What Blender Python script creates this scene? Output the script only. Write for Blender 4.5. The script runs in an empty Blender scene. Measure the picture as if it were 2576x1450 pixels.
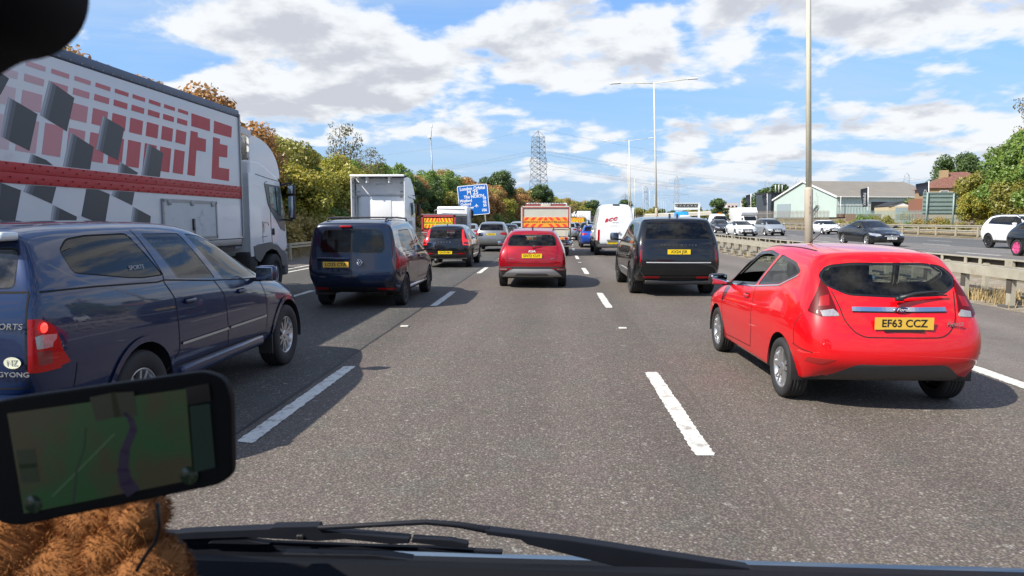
import bpy, bmesh, math, random
from mathutils import Vector, Matrix
from mathutils.bvhtree import BVHTree
from mathutils.interpolate import poly_3d_calc
S = bpy.context.scene
C = S.collection
R = math.radians
PI = math.pi
# ---------------------------------------------------------------- camera
cam_d = bpy.data.cameras.new('camera'); cam = bpy.data.objects.new('camera', cam_d); C.objects.link(cam)
cam.location = (0, 0, 1.78)
cam.rotation_euler = (R(90 - 5.53), 0, R(3.269))
cam_d.sensor_width = 36; cam_d.lens = 1760 / 2576 * 36
cam_d.clip_start = .02; cam_d.clip_end = 6000
cam_d.dof.use_dof = True; cam_d.dof.focus_distance = 14; cam_d.dof.aperture_fstop = 13
S.camera = cam
# ---------------------------------------------------------------- light
SUNV = Vector((-.85, -.58, 1)).normalized()          # direction towards the sun
EL = math.asin(SUNV.z); AZ = math.atan2(SUNV.x, SUNV.y)
sl = bpy.data.lights.new('sun', 'SUN'); sun = bpy.data.objects.new('sun', sl); C.objects.link(sun)
sl.energy = 4.4; sl.angle = R(.53); sl.color = (1, .93, .82)
sun.rotation_euler = SUNV.to_track_quat('Z', 'Y').to_euler()
W = bpy.data.worlds.new('World'); S.world = W; W.use_nodes = True
S.view_settings.view_transform = 'Standard'; S.view_settings.look = 'None'
S.view_settings.exposure = .72; S.view_settings.gamma = 1; S.view_settings.use_curve_mapping = False
S.render.engine = 'CYCLES'
S.cycles.use_denoising = True
S.cycles.max_bounces = 8; S.cycles.transparent_max_bounces = 24
S.cycles.diffuse_bounces = 3; S.cycles.glossy_bounces = 3; S.cycles.transmission_bounces = 4
S.cycles.caustics_reflective = False; S.cycles.caustics_refractive = False
S.cycles.sample_clamp_indirect = 6

class NB:
    """tiny node builder"""
    def __init__(s, tree): s.t = tree; s.n = tree.nodes; s.l = tree.links
    def new(s, ty, **kw):
        n = s.n.new(ty)
        for k, v in kw.items(): setattr(n, k, v)
        return n
    def put(s, sock, v):
        if hasattr(v, 'node'): s.l.new(v, sock)
        elif v is not None: sock.default_value = v
    def m(s, op, a, b=None, c=None, clamp=False):
        n = s.new('ShaderNodeMath', operation=op); n.use_clamp = clamp
        s.put(n.inputs[0], a)
        if b is not None: s.put(n.inputs[1], b)
        if c is not None: s.put(n.inputs[2], c)
        return n.outputs[0]
    def ss(s, x, a, b, lo=0., hi=1.):
        n = s.new('ShaderNodeMapRange', interpolation_type='SMOOTHSTEP')
        s.put(n.inputs[0], x); s.put(n.inputs[1], a); s.put(n.inputs[2], b); s.put(n.inputs[3], lo); s.put(n.inputs[4], hi)
        return n.outputs[0]
    def mix(s, f, a, b, blend='MIX'):
        n = s.new('ShaderNodeMix', data_type='RGBA', blend_type=blend)
        s.put(n.inputs[0], f); s.put(n.inputs[6], c4(a)); s.put(n.inputs[7], c4(b))
        return n.outputs[2]
    def noise(s, vec, scale, detail=2, rough=.5, dist=0., dim='3D'):
        n = s.new('ShaderNodeTexNoise', noise_dimensions=dim)
        if vec is not None: s.l.new(vec, n.inputs['Vector'])
        n.inputs['Scale'].default_value = scale; n.inputs['Detail'].default_value = detail
        n.inputs['Roughness'].default_value = rough; n.inputs['Distortion'].default_value = dist
        return n.outputs[0]
    def xyz(s, x, y, z=0.):
        n = s.new('ShaderNodeCombineXYZ'); s.put(n.inputs[0], x); s.put(n.inputs[1], y); s.put(n.inputs[2], z); return n.outputs[0]
def c4(v):
    if hasattr(v, 'node') or v is None: return v
    return (v[0], v[1], v[2], 1.)
# ---------------------------------------------------------------- sky with cumulus clouds
def build_world():
    b = NB(W.node_tree); b.n.clear()
    tc = b.new('ShaderNodeTexCoord'); sp = b.new('ShaderNodeSeparateXYZ'); b.l.new(tc.outputs['Generated'], sp.inputs[0])
    x, y, z = sp.outputs
    sky = b.new('ShaderNodeTexSky', sky_type='NISHITA'); sky.sun_disc = False
    sky.sun_elevation = EL; sky.sun_rotation = AZ; sky.air_density = 1.25; sky.dust_density = .7; sky.ozone_density = 1.6
    zz = b.m('MAXIMUM', z, 0.)
    den = b.m('ADD', zz, .10)
    px = b.m('DIVIDE', x, den); py = b.m('DIVIDE', y, den)
    az = b.m('ARCTAN2', x, y); el = b.m('ARCSINE', z)
    # where the cumulus banks and the clear gaps stand: azimuth, elevation, half sizes, weight
    banks = [(-.40, .245, .19, .050, .19), (-.42, .165, .18, .030, .21), (-.45,.20,.1,.01,-.05), (-.24, .165, .12, .028, .10), (-.14, .12, .07, .012, .14), (-.22, .215, .16, .05, .12), (-.28,.17,.08,.02,.06), (.03, .25, .17, .055, .15), (.05, .18, .12, .035, .12),
             (.26, .27, .12, .05, .12), (.44, .255, .12, .05, .16), (.60, .22, .15, .06, .10), (-.16, .29, .05, .03, -.20), (.175, .25, .025, .035, -.16), (-.53, .24, .06, .09, -.14), (-.14, .165, .05, .02, -.10), (-.10, .09, .2, .035, -.13), (.20, .165, .30, .022, -.16), (.47, .19, .14, .022, -.15),
             (.16, .118, .16, .014, .10), (.36, .120, .20, .020, .14), (.52, .135, .12, .016, .10), (.22, .085, .16, .010, .10), (.42, .080, .20, .014, .12), (.05, .062, .12, .008, .10), (.30, .050, .25, .010, .07), (.10, .145, .10, .010, -.08)]
    bias = None
    for (a0, e0, sa, se, w) in banks:
        da = b.m('DIVIDE', b.m('SUBTRACT', az, a0), sa); de = b.m('DIVIDE', b.m('SUBTRACT', el, e0), se)
        r2 = b.m('ADD', b.m('MULTIPLY', da, da), b.m('MULTIPLY', de, de))
        g = b.m('MULTIPLY', b.m('EXPONENT', b.m('MULTIPLY', r2, -1.)), w)
        bias = g if bias is None else b.m('ADD', bias, g)
    def dens(dz, det=10):
        d2 = b.m('ADD', zz, .24 + dz)
        v = b.xyz(b.m('DIVIDE', x, d2), b.m('DIVIDE', y, d2), 3.3)
        n1 = b.noise(v, 4.2, det, .55, .15)
        n2 = b.noise(v, 1.5, 2, .5)
        d = b.m('ADD', b.m('SUBTRACT', n1, .5), b.m('MULTIPLY', b.m('SUBTRACT', n2, .5), .35))
        return b.m('ADD', d, bias)
    d0 = dens(0.); d1 = dens(.024, 5)
    cov = b.ss(d0, -.035, .11)
    shade = b.m('MULTIPLY', b.ss(b.m('ADD', d1, b.m('MULTIPLY', b.m('SUBTRACT', d1, d0), .8)), .02, .36), b.ss(d0, -.02, .12))
    # thin streaks of high cloud
    v = b.xyz(b.m('MULTIPLY', b.m('ADD', px, b.m('MULTIPLY', py, .8)), .30), b.m('MULTIPLY', b.m('SUBTRACT', py, b.m('MULTIPLY', px, .35)), 1.0), 1.)
    ci = b.ss(b.noise(v, 1.3, 7, .6, .5), .42, .78, 0., .62)
    fade = b.ss(el, .0, .05)
    ccol = b.mix(shade, (.57, .59, .61), (.375, .39, .435))
    skc = b.new('ShaderNodeMix', data_type='RGBA', blend_type='MULTIPLY'); skc.inputs[0].default_value = 1
    b.l.new(sky.outputs[0], skc.inputs[6]); skc.inputs[7].default_value = (.080, .098, .128, 1)
    a = b.mix(b.ss(el, .42, .0, .0, .85), skc.outputs[2], b.mix(b.ss(el, .0, .30), (.26, .38, .54), (.105, .265, .56)))
    a = b.mix(b.m('MULTIPLY', ci, fade), a, (.36, .45, .56))
    a = b.mix(b.m('MULTIPLY', cov, fade), a, ccol)
    a = b.mix(b.ss(el, .0, .09, .55, 0.), a, (.30, .40, .53))
    bg = b.new('ShaderNodeBackground'); b.l.new(a, bg.inputs[0]); bg.inputs[1].default_value = 1.0
    out = b.new('ShaderNodeOutputWorld'); b.l.new(bg.outputs[0], out.inputs[0])
build_world()
W.cycles.sampling_method = "MANUAL"; W.cycles.sample_map_resolution = 512
# ================================================================ materials
_M = {}
def mat(name, col=(.5, .5, .5), rough=.6, metal=0., coat=0., var=0., vscale=4., bump=0., bscale=40., spec=.5, emit=None, estr=0., back=None, coord='Object', col2=None, c2t=(.45, .6)):
    if name in _M: return _M[name]
    m = bpy.data.materials.new(name); m.use_nodes = True; _M[name] = m
    b = NB(m.node_tree); p = b.n['Principled BSDF']
    p.inputs['Base Color'].default_value = c4(col); p.inputs['Roughness'].default_value = rough
    p.inputs['Metallic'].default_value = metal; p.inputs['Coat Weight'].default_value = coat; p.inputs['Coat Roughness'].default_value = .03
    p.inputs['Specular IOR Level'].default_value = spec
    if emit: p.inputs['Emission Color'].default_value = c4(emit); p.inputs['Emission Strength'].default_value = estr
    out = c4(col)
    if var or bump or col2:
        tc = b.new('ShaderNodeTexCoord'); v = tc.outputs[coord]
        if col2:
            f = b.ss(b.noise(v, vscale * 1.7, 5, .65), c2t[0], c2t[1]); out = b.mix(f, out, col2)
        if var:
            f = b.noise(v, vscale, 5, .6)
            n = b.new('ShaderNodeHueSaturation'); b.put(n.inputs['Color'], out); b.l.new(b.m('MULTIPLY_ADD', f, var * 2, 1 - var), n.inputs['Value']); out = n.outputs[0]
            b.l.new(b.m('ADD', b.m('MULTIPLY', f, .25), rough - .12), p.inputs['Roughness'])
        if bump:
            bn = b.new('ShaderNodeBump'); bn.inputs['Strength'].default_value = bump; bn.inputs['Distance'].default_value = .01
            b.l.new(b.noise(v, bscale, 4, .6), bn.inputs['Height']); b.l.new(bn.outputs[0], p.inputs['Normal'])
    if back:
        g = b.new('ShaderNodeNewGeometry'); out = b.mix(g.outputs['Backfacing'], out, back)
        b.put(p.inputs['Coat Weight'], b.m('MULTIPLY', b.m('SUBTRACT', 1., g.outputs['Backfacing']), coat))
    if hasattr(out, 'node'): b.l.new(out, p.inputs['Base Color'])
    return m
def paint(name, col, metal=0., rough=.32, dust=.12, dcol=(.30, .27, .23), bot=0.):
    """car paint: base + clear coat + road film that gathers low on the body and on up-facing panels"""
    if name in _M: return _M[name]
    m = bpy.data.materials.new(name); m.use_nodes = True; _M[name] = m
    b = NB(m.node_tree); p = b.n['Principled BSDF']
    tc = b.new('ShaderNodeTexCoord'); v = tc.outputs['Object']
    sp = b.new('ShaderNodeSeparateXYZ'); b.l.new(v, sp.inputs[0])
    n = b.noise(v, 2.3, 6, .65); n2 = b.noise(v, 23., 3, .6)
    low = b.ss(sp.outputs[2], .75, .25)
    d = b.m('MULTIPLY', b.m('ADD', b.m('MULTIPLY', low, 1.3), b.m('MULTIPLY', b.ss(n, .42, .72), .75)), dust)
    d = b.m('ADD', d, b.m('MULTIPLY', b.ss(n2, .62, .8), dust * .35), clamp=True)
    g = b.new('ShaderNodeNewGeometry')
    a = b.mix(d, col, dcol); a = b.mix(g.outputs['Backfacing'], a, (.025, .025, .027))
    b.l.new(a, p.inputs['Base Color']); p.inputs['Metallic'].default_value = metal
    b.l.new(b.m('ADD', rough, b.m('MULTIPLY', d, .5)), p.inputs['Roughness'])
    b.put(p.inputs['Coat Weight'], b.m('MULTIPLY', b.m('SUBTRACT', 1., g.outputs['Backfacing']), b.m('SUBTRACT', 1., d)))
    p.inputs['Coat Roughness'].default_value = .035; p.inputs['Specular IOR Level'].default_value = .22
    return m
def glass(name, tint, rough=.0, dirt=.05, ior=1.5, refl=.85):
    if name in _M: return _M[name]
    m = bpy.data.materials.new(name); m.use_nodes = True; _M[name] = m
    b = NB(m.node_tree); b.n.clear()
    t = b.new('ShaderNodeBsdfTransparent'); t.inputs[0].default_value = c4(tint)
    g = b.new('ShaderNodeBsdfGlossy'); g.inputs['Roughness'].default_value = rough; g.inputs[0].default_value = (refl, refl, refl, 1)
    gg = b.new('ShaderNodeNewGeometry'); fr = b.new('ShaderNodeFresnel'); b.l.new(b.m('MULTIPLY_ADD', gg.outputs['Backfacing'], 1 / ior - ior, ior), fr.inputs[0])
    mx = b.new('ShaderNodeMixShader'); b.l.new(fr.outputs[0], mx.inputs[0]); b.l.new(t.outputs[0], mx.inputs[1]); b.l.new(g.outputs[0], mx.inputs[2])
    df = b.new('ShaderNodeBsdfDiffuse'); df.inputs[0].default_value = (.32, .30, .27, 1)
    tc = b.new('ShaderNodeTexCoord'); f = b.m('MULTIPLY', b.ss(b.noise(tc.outputs['Object'], 5., 6, .7), .35, .8), dirt)
    m2 = b.new('ShaderNodeMixShader'); b.l.new(f, m2.inputs[0]); b.l.new(mx.outputs[0], m2.inputs[1]); b.l.new(df.outputs[0], m2.inputs[2])
    o = b.new('ShaderNodeOutputMaterial'); b.l.new(m2.outputs[0], o.inputs[0])
    return m
G_CLEAR = glass('clear_car_glass', (.62, .70, .68)); G_TINT = glass('tinted_car_glass', (.16, .18, .19)); G_PRIV = glass('privacy_car_glass', (.05, .055, .06))
BLACK = mat('black_plastic', (.018, .018, .019), .45, var=.2, vscale=6)
GLOSSB = mat('gloss_black_trim', (.01, .01, .011), .12)
DARKGREY = mat('dark_grey_plastic', (.045, .045, .047), .6, var=.25, vscale=5, bump=.05, bscale=150)
SEAM = mat('panel_gap', (.006, .006, .006), .9)
RUBBER = mat('tyre_rubber', (.022, .021, .021), .78, var=.35, vscale=9, bump=.2, bscale=30)
ALLOY = mat('alloy_silver', (.55, .56, .57), .32, .85, var=.15, vscale=8)
DALLOY = mat('dark_alloy', (.06, .06, .065), .35, .7)
CHROME = mat('chrome', (.75, .76, .78), .12, 1.)
REDLENS = mat('red_lamp_lens', (.30, .002, .006), .3, coat=.45, spec=.2)
REDLIT = mat('lit_brake_lamp', (.6, .01, .01), .2, coat=1., emit=(1, .03, .02), estr=2.2)
CLEARLENS = mat('clear_lamp_lens', (.36, .34, .33), .15, .3, coat=1., var=.5, vscale=45)
AMBER = mat('amber_lens', (.8, .25, .02), .2)
YPLATE = mat('yellow_plate', (.80, .56, .01), .35, var=.06); WPLATE = mat('white_plate', (.72, .72, .70), .35)
INK = mat('plate_ink', (.01, .01, .012), .5)
SEATF = mat('seat_fabric', (.022, .022, .025), .9); DASH = mat('dash_plastic', (.03, .03, .032), .7)
HEADLAMP = mat('headlamp_glass', (.5, .52, .55), .08, .6, coat=1.)
DRL = mat('lit_headlamp', (.9, .9, .9), .2, emit=(1, .97, .9), estr=5.)
SILVERP = mat('silver_plastic', (.62, .63, .64), .4, .3)
WHITEP = mat('white_plastic', (.7, .7, .68), .5)
TWHITE = mat('lorry_white', (.62, .64, .66), .38, coat=.4, var=.08, vscale=1.2, col2=(.50, .51, .50), c2t=(.62, .82))
TWHITE2 = mat('clean_lorry_white', (.76, .77, .77), .35, coat=.4, var=.05, vscale=1.5)
CHASSIS = mat('chassis_black', (.02, .02, .021), .7, var=.4, vscale=3)
STEEL = mat('dull_steel', (.30, .31, .32), .45, .7, var=.3, vscale=3)

# ================================================================ mesh building
def link(o): C.objects.link(o); return o
def P(o, parent):
    if parent is not None: o.parent = parent
    return o
def tag(o, label=None, cat=None, group=None, kind=None):
    if label: o['label'] = label
    if cat: o['category'] = cat
    if group: o['group'] = group
    if kind: o['kind'] = kind
    return o
def empty(name, loc=(0, 0, 0), rz=0., label=None, cat=None, group=None):
    o = link(bpy.data.objects.new(name, None)); o.location = loc; o.rotation_euler = (0, 0, rz); o.empty_display_size = .2
    return tag(o, label, cat, group)
def obj(name, me, parent=None, loc=None, rot=None):
    o = link(bpy.data.objects.new(name, me)); P(o, parent)
    if loc is not None: o.location = loc
    if rot is not None: o.rotation_euler = rot
    return o
class MB:
    def __init__(s): s.v = []; s.f = []; s.mi = []; s.mats = []; s.sm = []
    def mid(s, m):
        if m not in s.mats: s.mats.append(m)
        return s.mats.index(m)
    def add(s, vs, fs, m, smooth=False):
        o = len(s.v); s.v += [tuple(v) for v in vs]; k = s.mid(m)
        for f in fs: s.f.append([i + o for i in f]); s.mi.append(k); s.sm.append(smooth)
        return s
    def box(s, c, d, m, rot=None, taper=1.):
        """c centre, d full sizes"""
        vs = []
        for z in (-.5, .5):
            t = taper if z > 0 else 1.
            for x, y in ((-.5, -.5), (.5, -.5), (.5, .5), (-.5, .5)):
                v = Vector((x * d[0] * t, y * d[1] * t, z * d[2]))
                if rot is not None: v = rot @ v
                vs.append((v.x + c[0], v.y + c[1], v.z + c[2]))
        return s.add(vs, [(0, 3, 2, 1), (4, 5, 6, 7), (0, 1, 5, 4), (1, 2, 6, 5), (2, 3, 7, 6), (3, 0, 4, 7)], m)
    def quad(s, a, b, c, d, m): return s.add([a, b, c, d], [(0, 1, 2, 3)], m)
    def rbox(s, c, d, m, r=.02, rot=None):
        """box with chamfered vertical + horizontal edges (superellipse-ish)"""
        bm = bmesh.new(); bmesh.ops.create_cube(bm, size=1.)
        for v in bm.verts: v.co = Vector((v.co.x * d[0], v.co.y * d[1], v.co.z * d[2]))
        bmesh.ops.bevel(bm, geom=bm.edges[:] , offset=min(r, min(d) * .45), segments=2, profile=.6, affect='EDGES')
        vs = []
        for v in bm.verts:
            q = rot @ v.co if rot is not None else v.co
            vs.append((q.x + c[0], q.y + c[1], q.z + c[2]))
        bm.verts.index_update(); fs = [[v.index for v in f.verts] for f in bm.faces]; bm.free()
        return s.add(vs, fs, m, True)
    def bar(s, a, b, w, h, m, up=Vector((0, 0, 1))):
        a = Vector(a); b = Vector(b); d = (b - a)
        x = d.cross(up); 
        if x.length < 1e-6: x = d.cross(Vector((1, 0, 0)))
        x.normalize(); u = x.cross(d).normalized(); vs = []
        for p in (a, b):
            for sx, sz in ((-1, -1), (1, -1), (1, 1), (-1, 1)): vs.append(p + x * (sx * w / 2) + u * (sz * h / 2))
        return s.add(vs, [(0, 1, 2, 3), (7, 6, 5, 4), (0, 4, 5, 1), (1, 5, 6, 2), (2, 6, 7, 3), (3, 7, 4, 0)], m)
    def tube(s, pts, r, m, n=8, cap=True):
        pts = [Vector(p) for p in pts]; rs = r if isinstance(r, (list, tuple)) else [r] * len(pts); vs = []; fs = []
        up = Vector((0, 0, 1))
        for i, p in enumerate(pts):
            d = (pts[min(i + 1, len(pts) - 1)] - pts[max(i - 1, 0)]).normalized()
            x = d.cross(up)
            if x.length < 1e-3: x = d.cross(Vector((0, 1, 0)))
            x.normalize(); u = x.cross(d).normalized()
            for k in range(n):
                a = 2 * PI * k / n; vs.append(p + x * (math.cos(a) * rs[i]) + u * (math.sin(a) * rs[i]))
        for i in range(len(pts) - 1):
            for k in range(n):
                k2 = (k + 1) % n; fs.append((i * n + k, i * n + k2, (i + 1) * n + k2, (i + 1) * n + k))
        if cap: fs.append(tuple(range(n))[::-1]); fs.append(tuple((len(pts) - 1) * n + k for k in range(n)))
        return s.add(vs, fs, m, True)
    def lathe(s, prof, m, n=32, axis='x', c=(0, 0, 0), smooth=True, closed=False):
        """prof: (axial, radius)"""
        vs = []; fs = []; L = len(prof)
        for a, r in prof:
            for k in range(n):
                t = 2 * PI * k / n; u, w = math.cos(t) * r, math.sin(t) * r
                q = {'x': (a, u, w), 'y': (u, a, w), 'z': (u, w, a)}[axis]
                vs.append((q[0] + c[0], q[1] + c[1], q[2] + c[2]))
        for i in range(L - 1 if not closed else L):
            j = (i + 1) % L
            for k in range(n):
                k2 = (k + 1) % n; fs.append((i * n + k, i * n + k2, j * n + k2, j * n + k))
        return s.add(vs, fs, m, smooth)
    def prism(s, poly, d0, d1, m, plane='yz', smooth=False):
        """poly in the plane, extruded between d0 and d1 along the third axis"""
        n = len(poly)
        def q(p, d): return {'yz': (d, p[0], p[1]), 'xz': (p[0], d, p[1]), 'xy': (p[0], p[1], d)}[plane]
        vs = [q(p, d0) for p in poly] + [q(p, d1) for p in poly]
        fs = [tuple(range(n))[::-1], tuple(range(n, 2 * n))] + [(i, (i + 1) % n, (i + 1) % n + n, i + n) for i in range(n)]
        return s.add(vs, fs, m, smooth)
    def mesh(s, name):
        me = bpy.data.meshes.new(name); me.from_pydata(s.v, [], s.f)
        for m in s.mats: me.materials.append(m)
        me.polygons.foreach_set('material_index', s.mi); me.polygons.foreach_set('use_smooth', s.sm)
        me.update()
        bm = bmesh.new(); bm.from_mesh(me); 
        if len(bm.faces) < 60000: bmesh.ops.recalc_face_normals(bm, faces=bm.faces)
        bm.to_mesh(me); bm.free()
        return me
    def build(s, name, parent=None, loc=None, rot=None, bevel=0.):
        o = obj(name, s.mesh(name), parent, loc, rot)
        if name in ('panel_gaps', 'window_chrome', 'wheel_arch_lips', 'rivets', 'bumper_lines', 'red_bars', 'red_block_print', 'bolt_row', 'cladding_ribs', 'signal_bars', 'chequered_flag_print'): o['kind'] = 'stuff'
        if bevel:
            md = o.modifiers.new('bevel', 'BEVEL'); md.width = bevel; md.segments = 2; md.limit_method = 'ANGLE'
        return o
_TX = {}
def text_mesh(t, size, m, ext=.002, sx=1., shear=0., bold=0., space=1.):
    key = (t, size, m.name, ext, sx, shear, bold, space)
    if key in _TX: return _TX[key]
    cu = bpy.data.curves.new('lettering', 'FONT'); cu.body = t; cu.size = size; cu.extrude = ext; cu.align_x = 'CENTER'; cu.align_y = 'CENTER'
    cu.shear = shear; cu.offset = bold; cu.space_character = space; cu.resolution_u = 3
    o = link(bpy.data.objects.new('lettering', cu)); dg = bpy.context.evaluated_depsgraph_get()
    me = bpy.data.meshes.new_from_object(o.evaluated_get(dg)); bpy.data.objects.remove(o)
    for v in me.vertices: v.co.x *= sx
    me.materials.clear(); me.materials.append(m); _TX[key] = me
    return me
def text(name, t, size, m, parent, loc, face='rear', sx=1., ext=.002, tilt=0., lean=0., body=None, **k):
    me = text_mesh(t, size, m, ext, sx, **k)
    if body is not None: loc = (loc[0], body.snap(loc[0], loc[2], max(v.co.x for v in me.vertices), size * .3) - ext - .001, loc[2])
    rz = {'rear': 0, 'front': PI, 'right': PI / 2, 'left': -PI / 2}[face]
    o = obj(name, me, parent, loc); o.rotation_euler = (Matrix.Rotation(rz, 4, 'Z') @ Matrix.Rotation(PI / 2 + lean, 4, 'X') @ Matrix.Rotation(tilt, 4, 'Z')).to_euler()
    return o
def smoothpoly(pts, r=.03, n=3):
    """round the corners of a polygon"""
    out = []; N = len(pts)
    for i in range(N):
        a, b, c = Vector(pts[i - 1]), Vector(pts[i]), Vector(pts[(i + 1) % N])
        rr = min(r, (a - b).length * .45, (c - b).length * .45)
        p0 = b + (a - b).normalized() * rr; p1 = b + (c - b).normalized() * rr
        for k in range(n + 1):
            t = k / n; out.append(tuple(p0 * (1 - t) ** 2 + b * 2 * t * (1 - t) + p1 * t * t))
    return out
def inset(pts, d):
    """move a polygon's edges inwards by d"""
    N = len(pts); ar = sum(pts[i][0] * pts[(i + 1) % N][1] - pts[(i + 1) % N][0] * pts[i][1] for i in range(N)); s = 1 if ar > 0 else -1
    out = []
    for i in range(N):
        a, b, c = Vector(pts[i - 1]), Vector(pts[i]), Vector(pts[(i + 1) % N])
        e0 = (b - a); e1 = (c - b)
        if e0.length < 1e-6 or e1.length < 1e-6: out.append(tuple(b)); continue
        n0 = Vector((-e0.y, e0.x)).normalized() * s; n1 = Vector((-e1.y, e1.x)).normalized() * s
        n = (n0 + n1); 
        if n.length < 1e-3: n = n0
        n.normalize(); k = d / max(.5, n.dot(n0)); out.append((b.x + n.x * k, b.y + n.y * k))
    return out
def inside(pt, poly):
    x, y = pt; c = False; n = len(poly); j = n - 1
    for i in range(n):
        xi, yi = poly[i][0], poly[i][1]; xj, yj = poly[j][0], poly[j][1]
        if (yi > y) != (yj > y) and x < (xj - xi) * (y - yi) / (yj - yi) + xi: c = not c
        j = i
    return c

# ================================================================ car bodies
AX = {'side': (1, 2), 'rear': (0, 2), 'front': (0, 2), 'top': (0, 1)}
class Body:
    """A car body: a quad cage, smoothed, then cut along window, lamp and panel outlines."""
    FR = (-1., -.62, 0., .62, 1.)
    def __init__(s, cols, paintm, level=3, crease=(), bulge=(.10, .12), crown=.03, extra=None):
        s.FRc = s.FR
        vs = []; idx = {}
        def put(k, co): idx[k] = len(vs); vs.append(co)
        N = len(cols); s.N = N
        for i, col in enumerate(cols):
            for r in range(5):
                y, z, w = col[r]
                if r in (0, 4) or i in (0, N - 1):
                    for j, t in enumerate(s.FR):
                        k = 1 - t * t; dy = 0.; dz = 0.
                        if i == 0: dy = -bulge[0] * k
                        if i == N - 1: dy = bulge[1] * k
                        if r == 4: dz = crown * k
                        put((i, r, j), (w * t, y + dy, z + dz))
                else:
                    put((i, r, 0), (-w, y, z)); put((i, r, 4), (w, y, z))
        fs = []
        for i in range(N - 1):
            for j in (0, 4):
                for r in range(4): fs.append([idx[i, r, j], idx[i + 1, r, j], idx[i + 1, r + 1, j], idx[i, r + 1, j]])
            for j in range(4):
                for r in (0, 4): fs.append([idx[i, r, j], idx[i, r, j + 1], idx[i + 1, r, j + 1], idx[i + 1, r, j]])
        for i in (0, N - 1):
            for r in range(4):
                for j in range(4): fs.append([idx[i, r, j], idx[i, r, j + 1], idx[i, r + 1, j + 1], idx[i, r + 1, j]])
        me = bpy.data.meshes.new('body'); me.from_pydata(vs, [], fs)
        bm = bmesh.new(); bm.from_mesh(me); bmesh.ops.recalc_face_normals(bm, faces=bm.faces)
        cl = bm.edges.layers.float.new('crease_edge'); bm.verts.ensure_lookup_table()
        def cr(a, b, v):
            e = bm.edges.get((bm.verts[idx[a]], bm.verts[idx[b]]))
            if e: e[cl] = v
        for c in crease:
            if c[0] == 'row':
                for i in range(c[2], c[3]):
                    for j in (0, 4): cr((i, c[1], j), (i + 1, c[1], j), c[4])
            elif c[0] == 'rim':
                i = 0 if c[1] == 0 else N - 1
                for r in range(c[2], c[3]):
                    for j in (0, 4): cr((i, r, j), (i, r + 1, j), c[4])
            elif c[0] == 'cap':
                i = 0 if c[1] == 0 else N - 1
                for j in range(4): cr((i, c[2], j), (i, c[2], j + 1), c[3])
            elif c[0] == 'across':
                for j in range(4): cr((c[1], 4, j), (c[1], 4, j + 1), c[2])
            elif c[0] == 'col':
                for r in range(c[2], c[3]):
                    for j in (0, 4): cr((c[1], r, j), (c[1], r + 1, j), c[4])
        bm.to_mesh(me); bm.free()
        o = link(bpy.data.objects.new('body', me)); md = o.modifiers.new('s', 'SUBSURF'); md.levels = level; md.render_levels = level
        dg = bpy.context.evaluated_depsgraph_get(); me2 = bpy.data.meshes.new_from_object(o.evaluated_get(dg)); bpy.data.objects.remove(o)
        me2.calc_loop_triangles()
        s.tv = [v.co.copy() for v in me2.vertices]; s.tn = [v.normal.copy() for v in me2.vertices]
        s.tri = [tuple(t.vertices) for t in me2.loop_triangles]
        s.bvh = BVHTree.FromPolygons(s.tv, s.tri)
        s.bm = bmesh.new(); s.bm.from_mesh(me2); bpy.data.meshes.remove(me2)
        cd = s.bm.edges.layers.float.get('crease_edge')
        if cd: s.bm.edges.layers.float.remove(cd)
        s.mats = [paintm, BLACK]
        for f in s.bm.faces:
            f.smooth = True; f.material_index = 1 if f.normal.z < -.75 and f.calc_center_median().z < .5 else 0
        s.root = None
    def nrm(s, co):
        loc, n, i, d = s.bvh.find_nearest(co)
        if i is None: return Vector((0, 0, 1))
        t = s.tri[i]; w = poly_3d_calc([s.tv[k] for k in t], loc)
        return (s.tn[t[0]] * w[0] + s.tn[t[1]] * w[1] + s.tn[t[2]] * w[2]).normalized()
    def mid(s, m):
        if m not in s.mats: s.mats.append(m)
        return s.mats.index(m)
    def sel(s, plane, poly, bm=None, lim=None, sgn=0):
        bm = bm or s.bm; a, b = AX[plane]
        x0 = min(p[0] for p in poly); x1 = max(p[0] for p in poly); y0 = min(p[1] for p in poly); y1 = max(p[1] for p in poly); out = []
        for f in bm.faces:
            n = f.normal
            if plane == 'side' and (abs(n.x) < .2 or (sgn and n.x * sgn < 0)): continue
            if plane == 'rear' and n.y > -.12: continue
            if plane == 'front' and n.y < .12: continue
            if plane == 'top' and n.z < .15: continue
            c = f.verts[0].co
            if lim and not lim(f.calc_center_median()): continue
            us = [v.co[a] for v in f.verts]; ws = [v.co[b] for v in f.verts]
            if max(us) < x0 or min(us) > x1 or max(ws) < y0 or min(ws) > y1: continue
            out.append(f)
        return out
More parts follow.
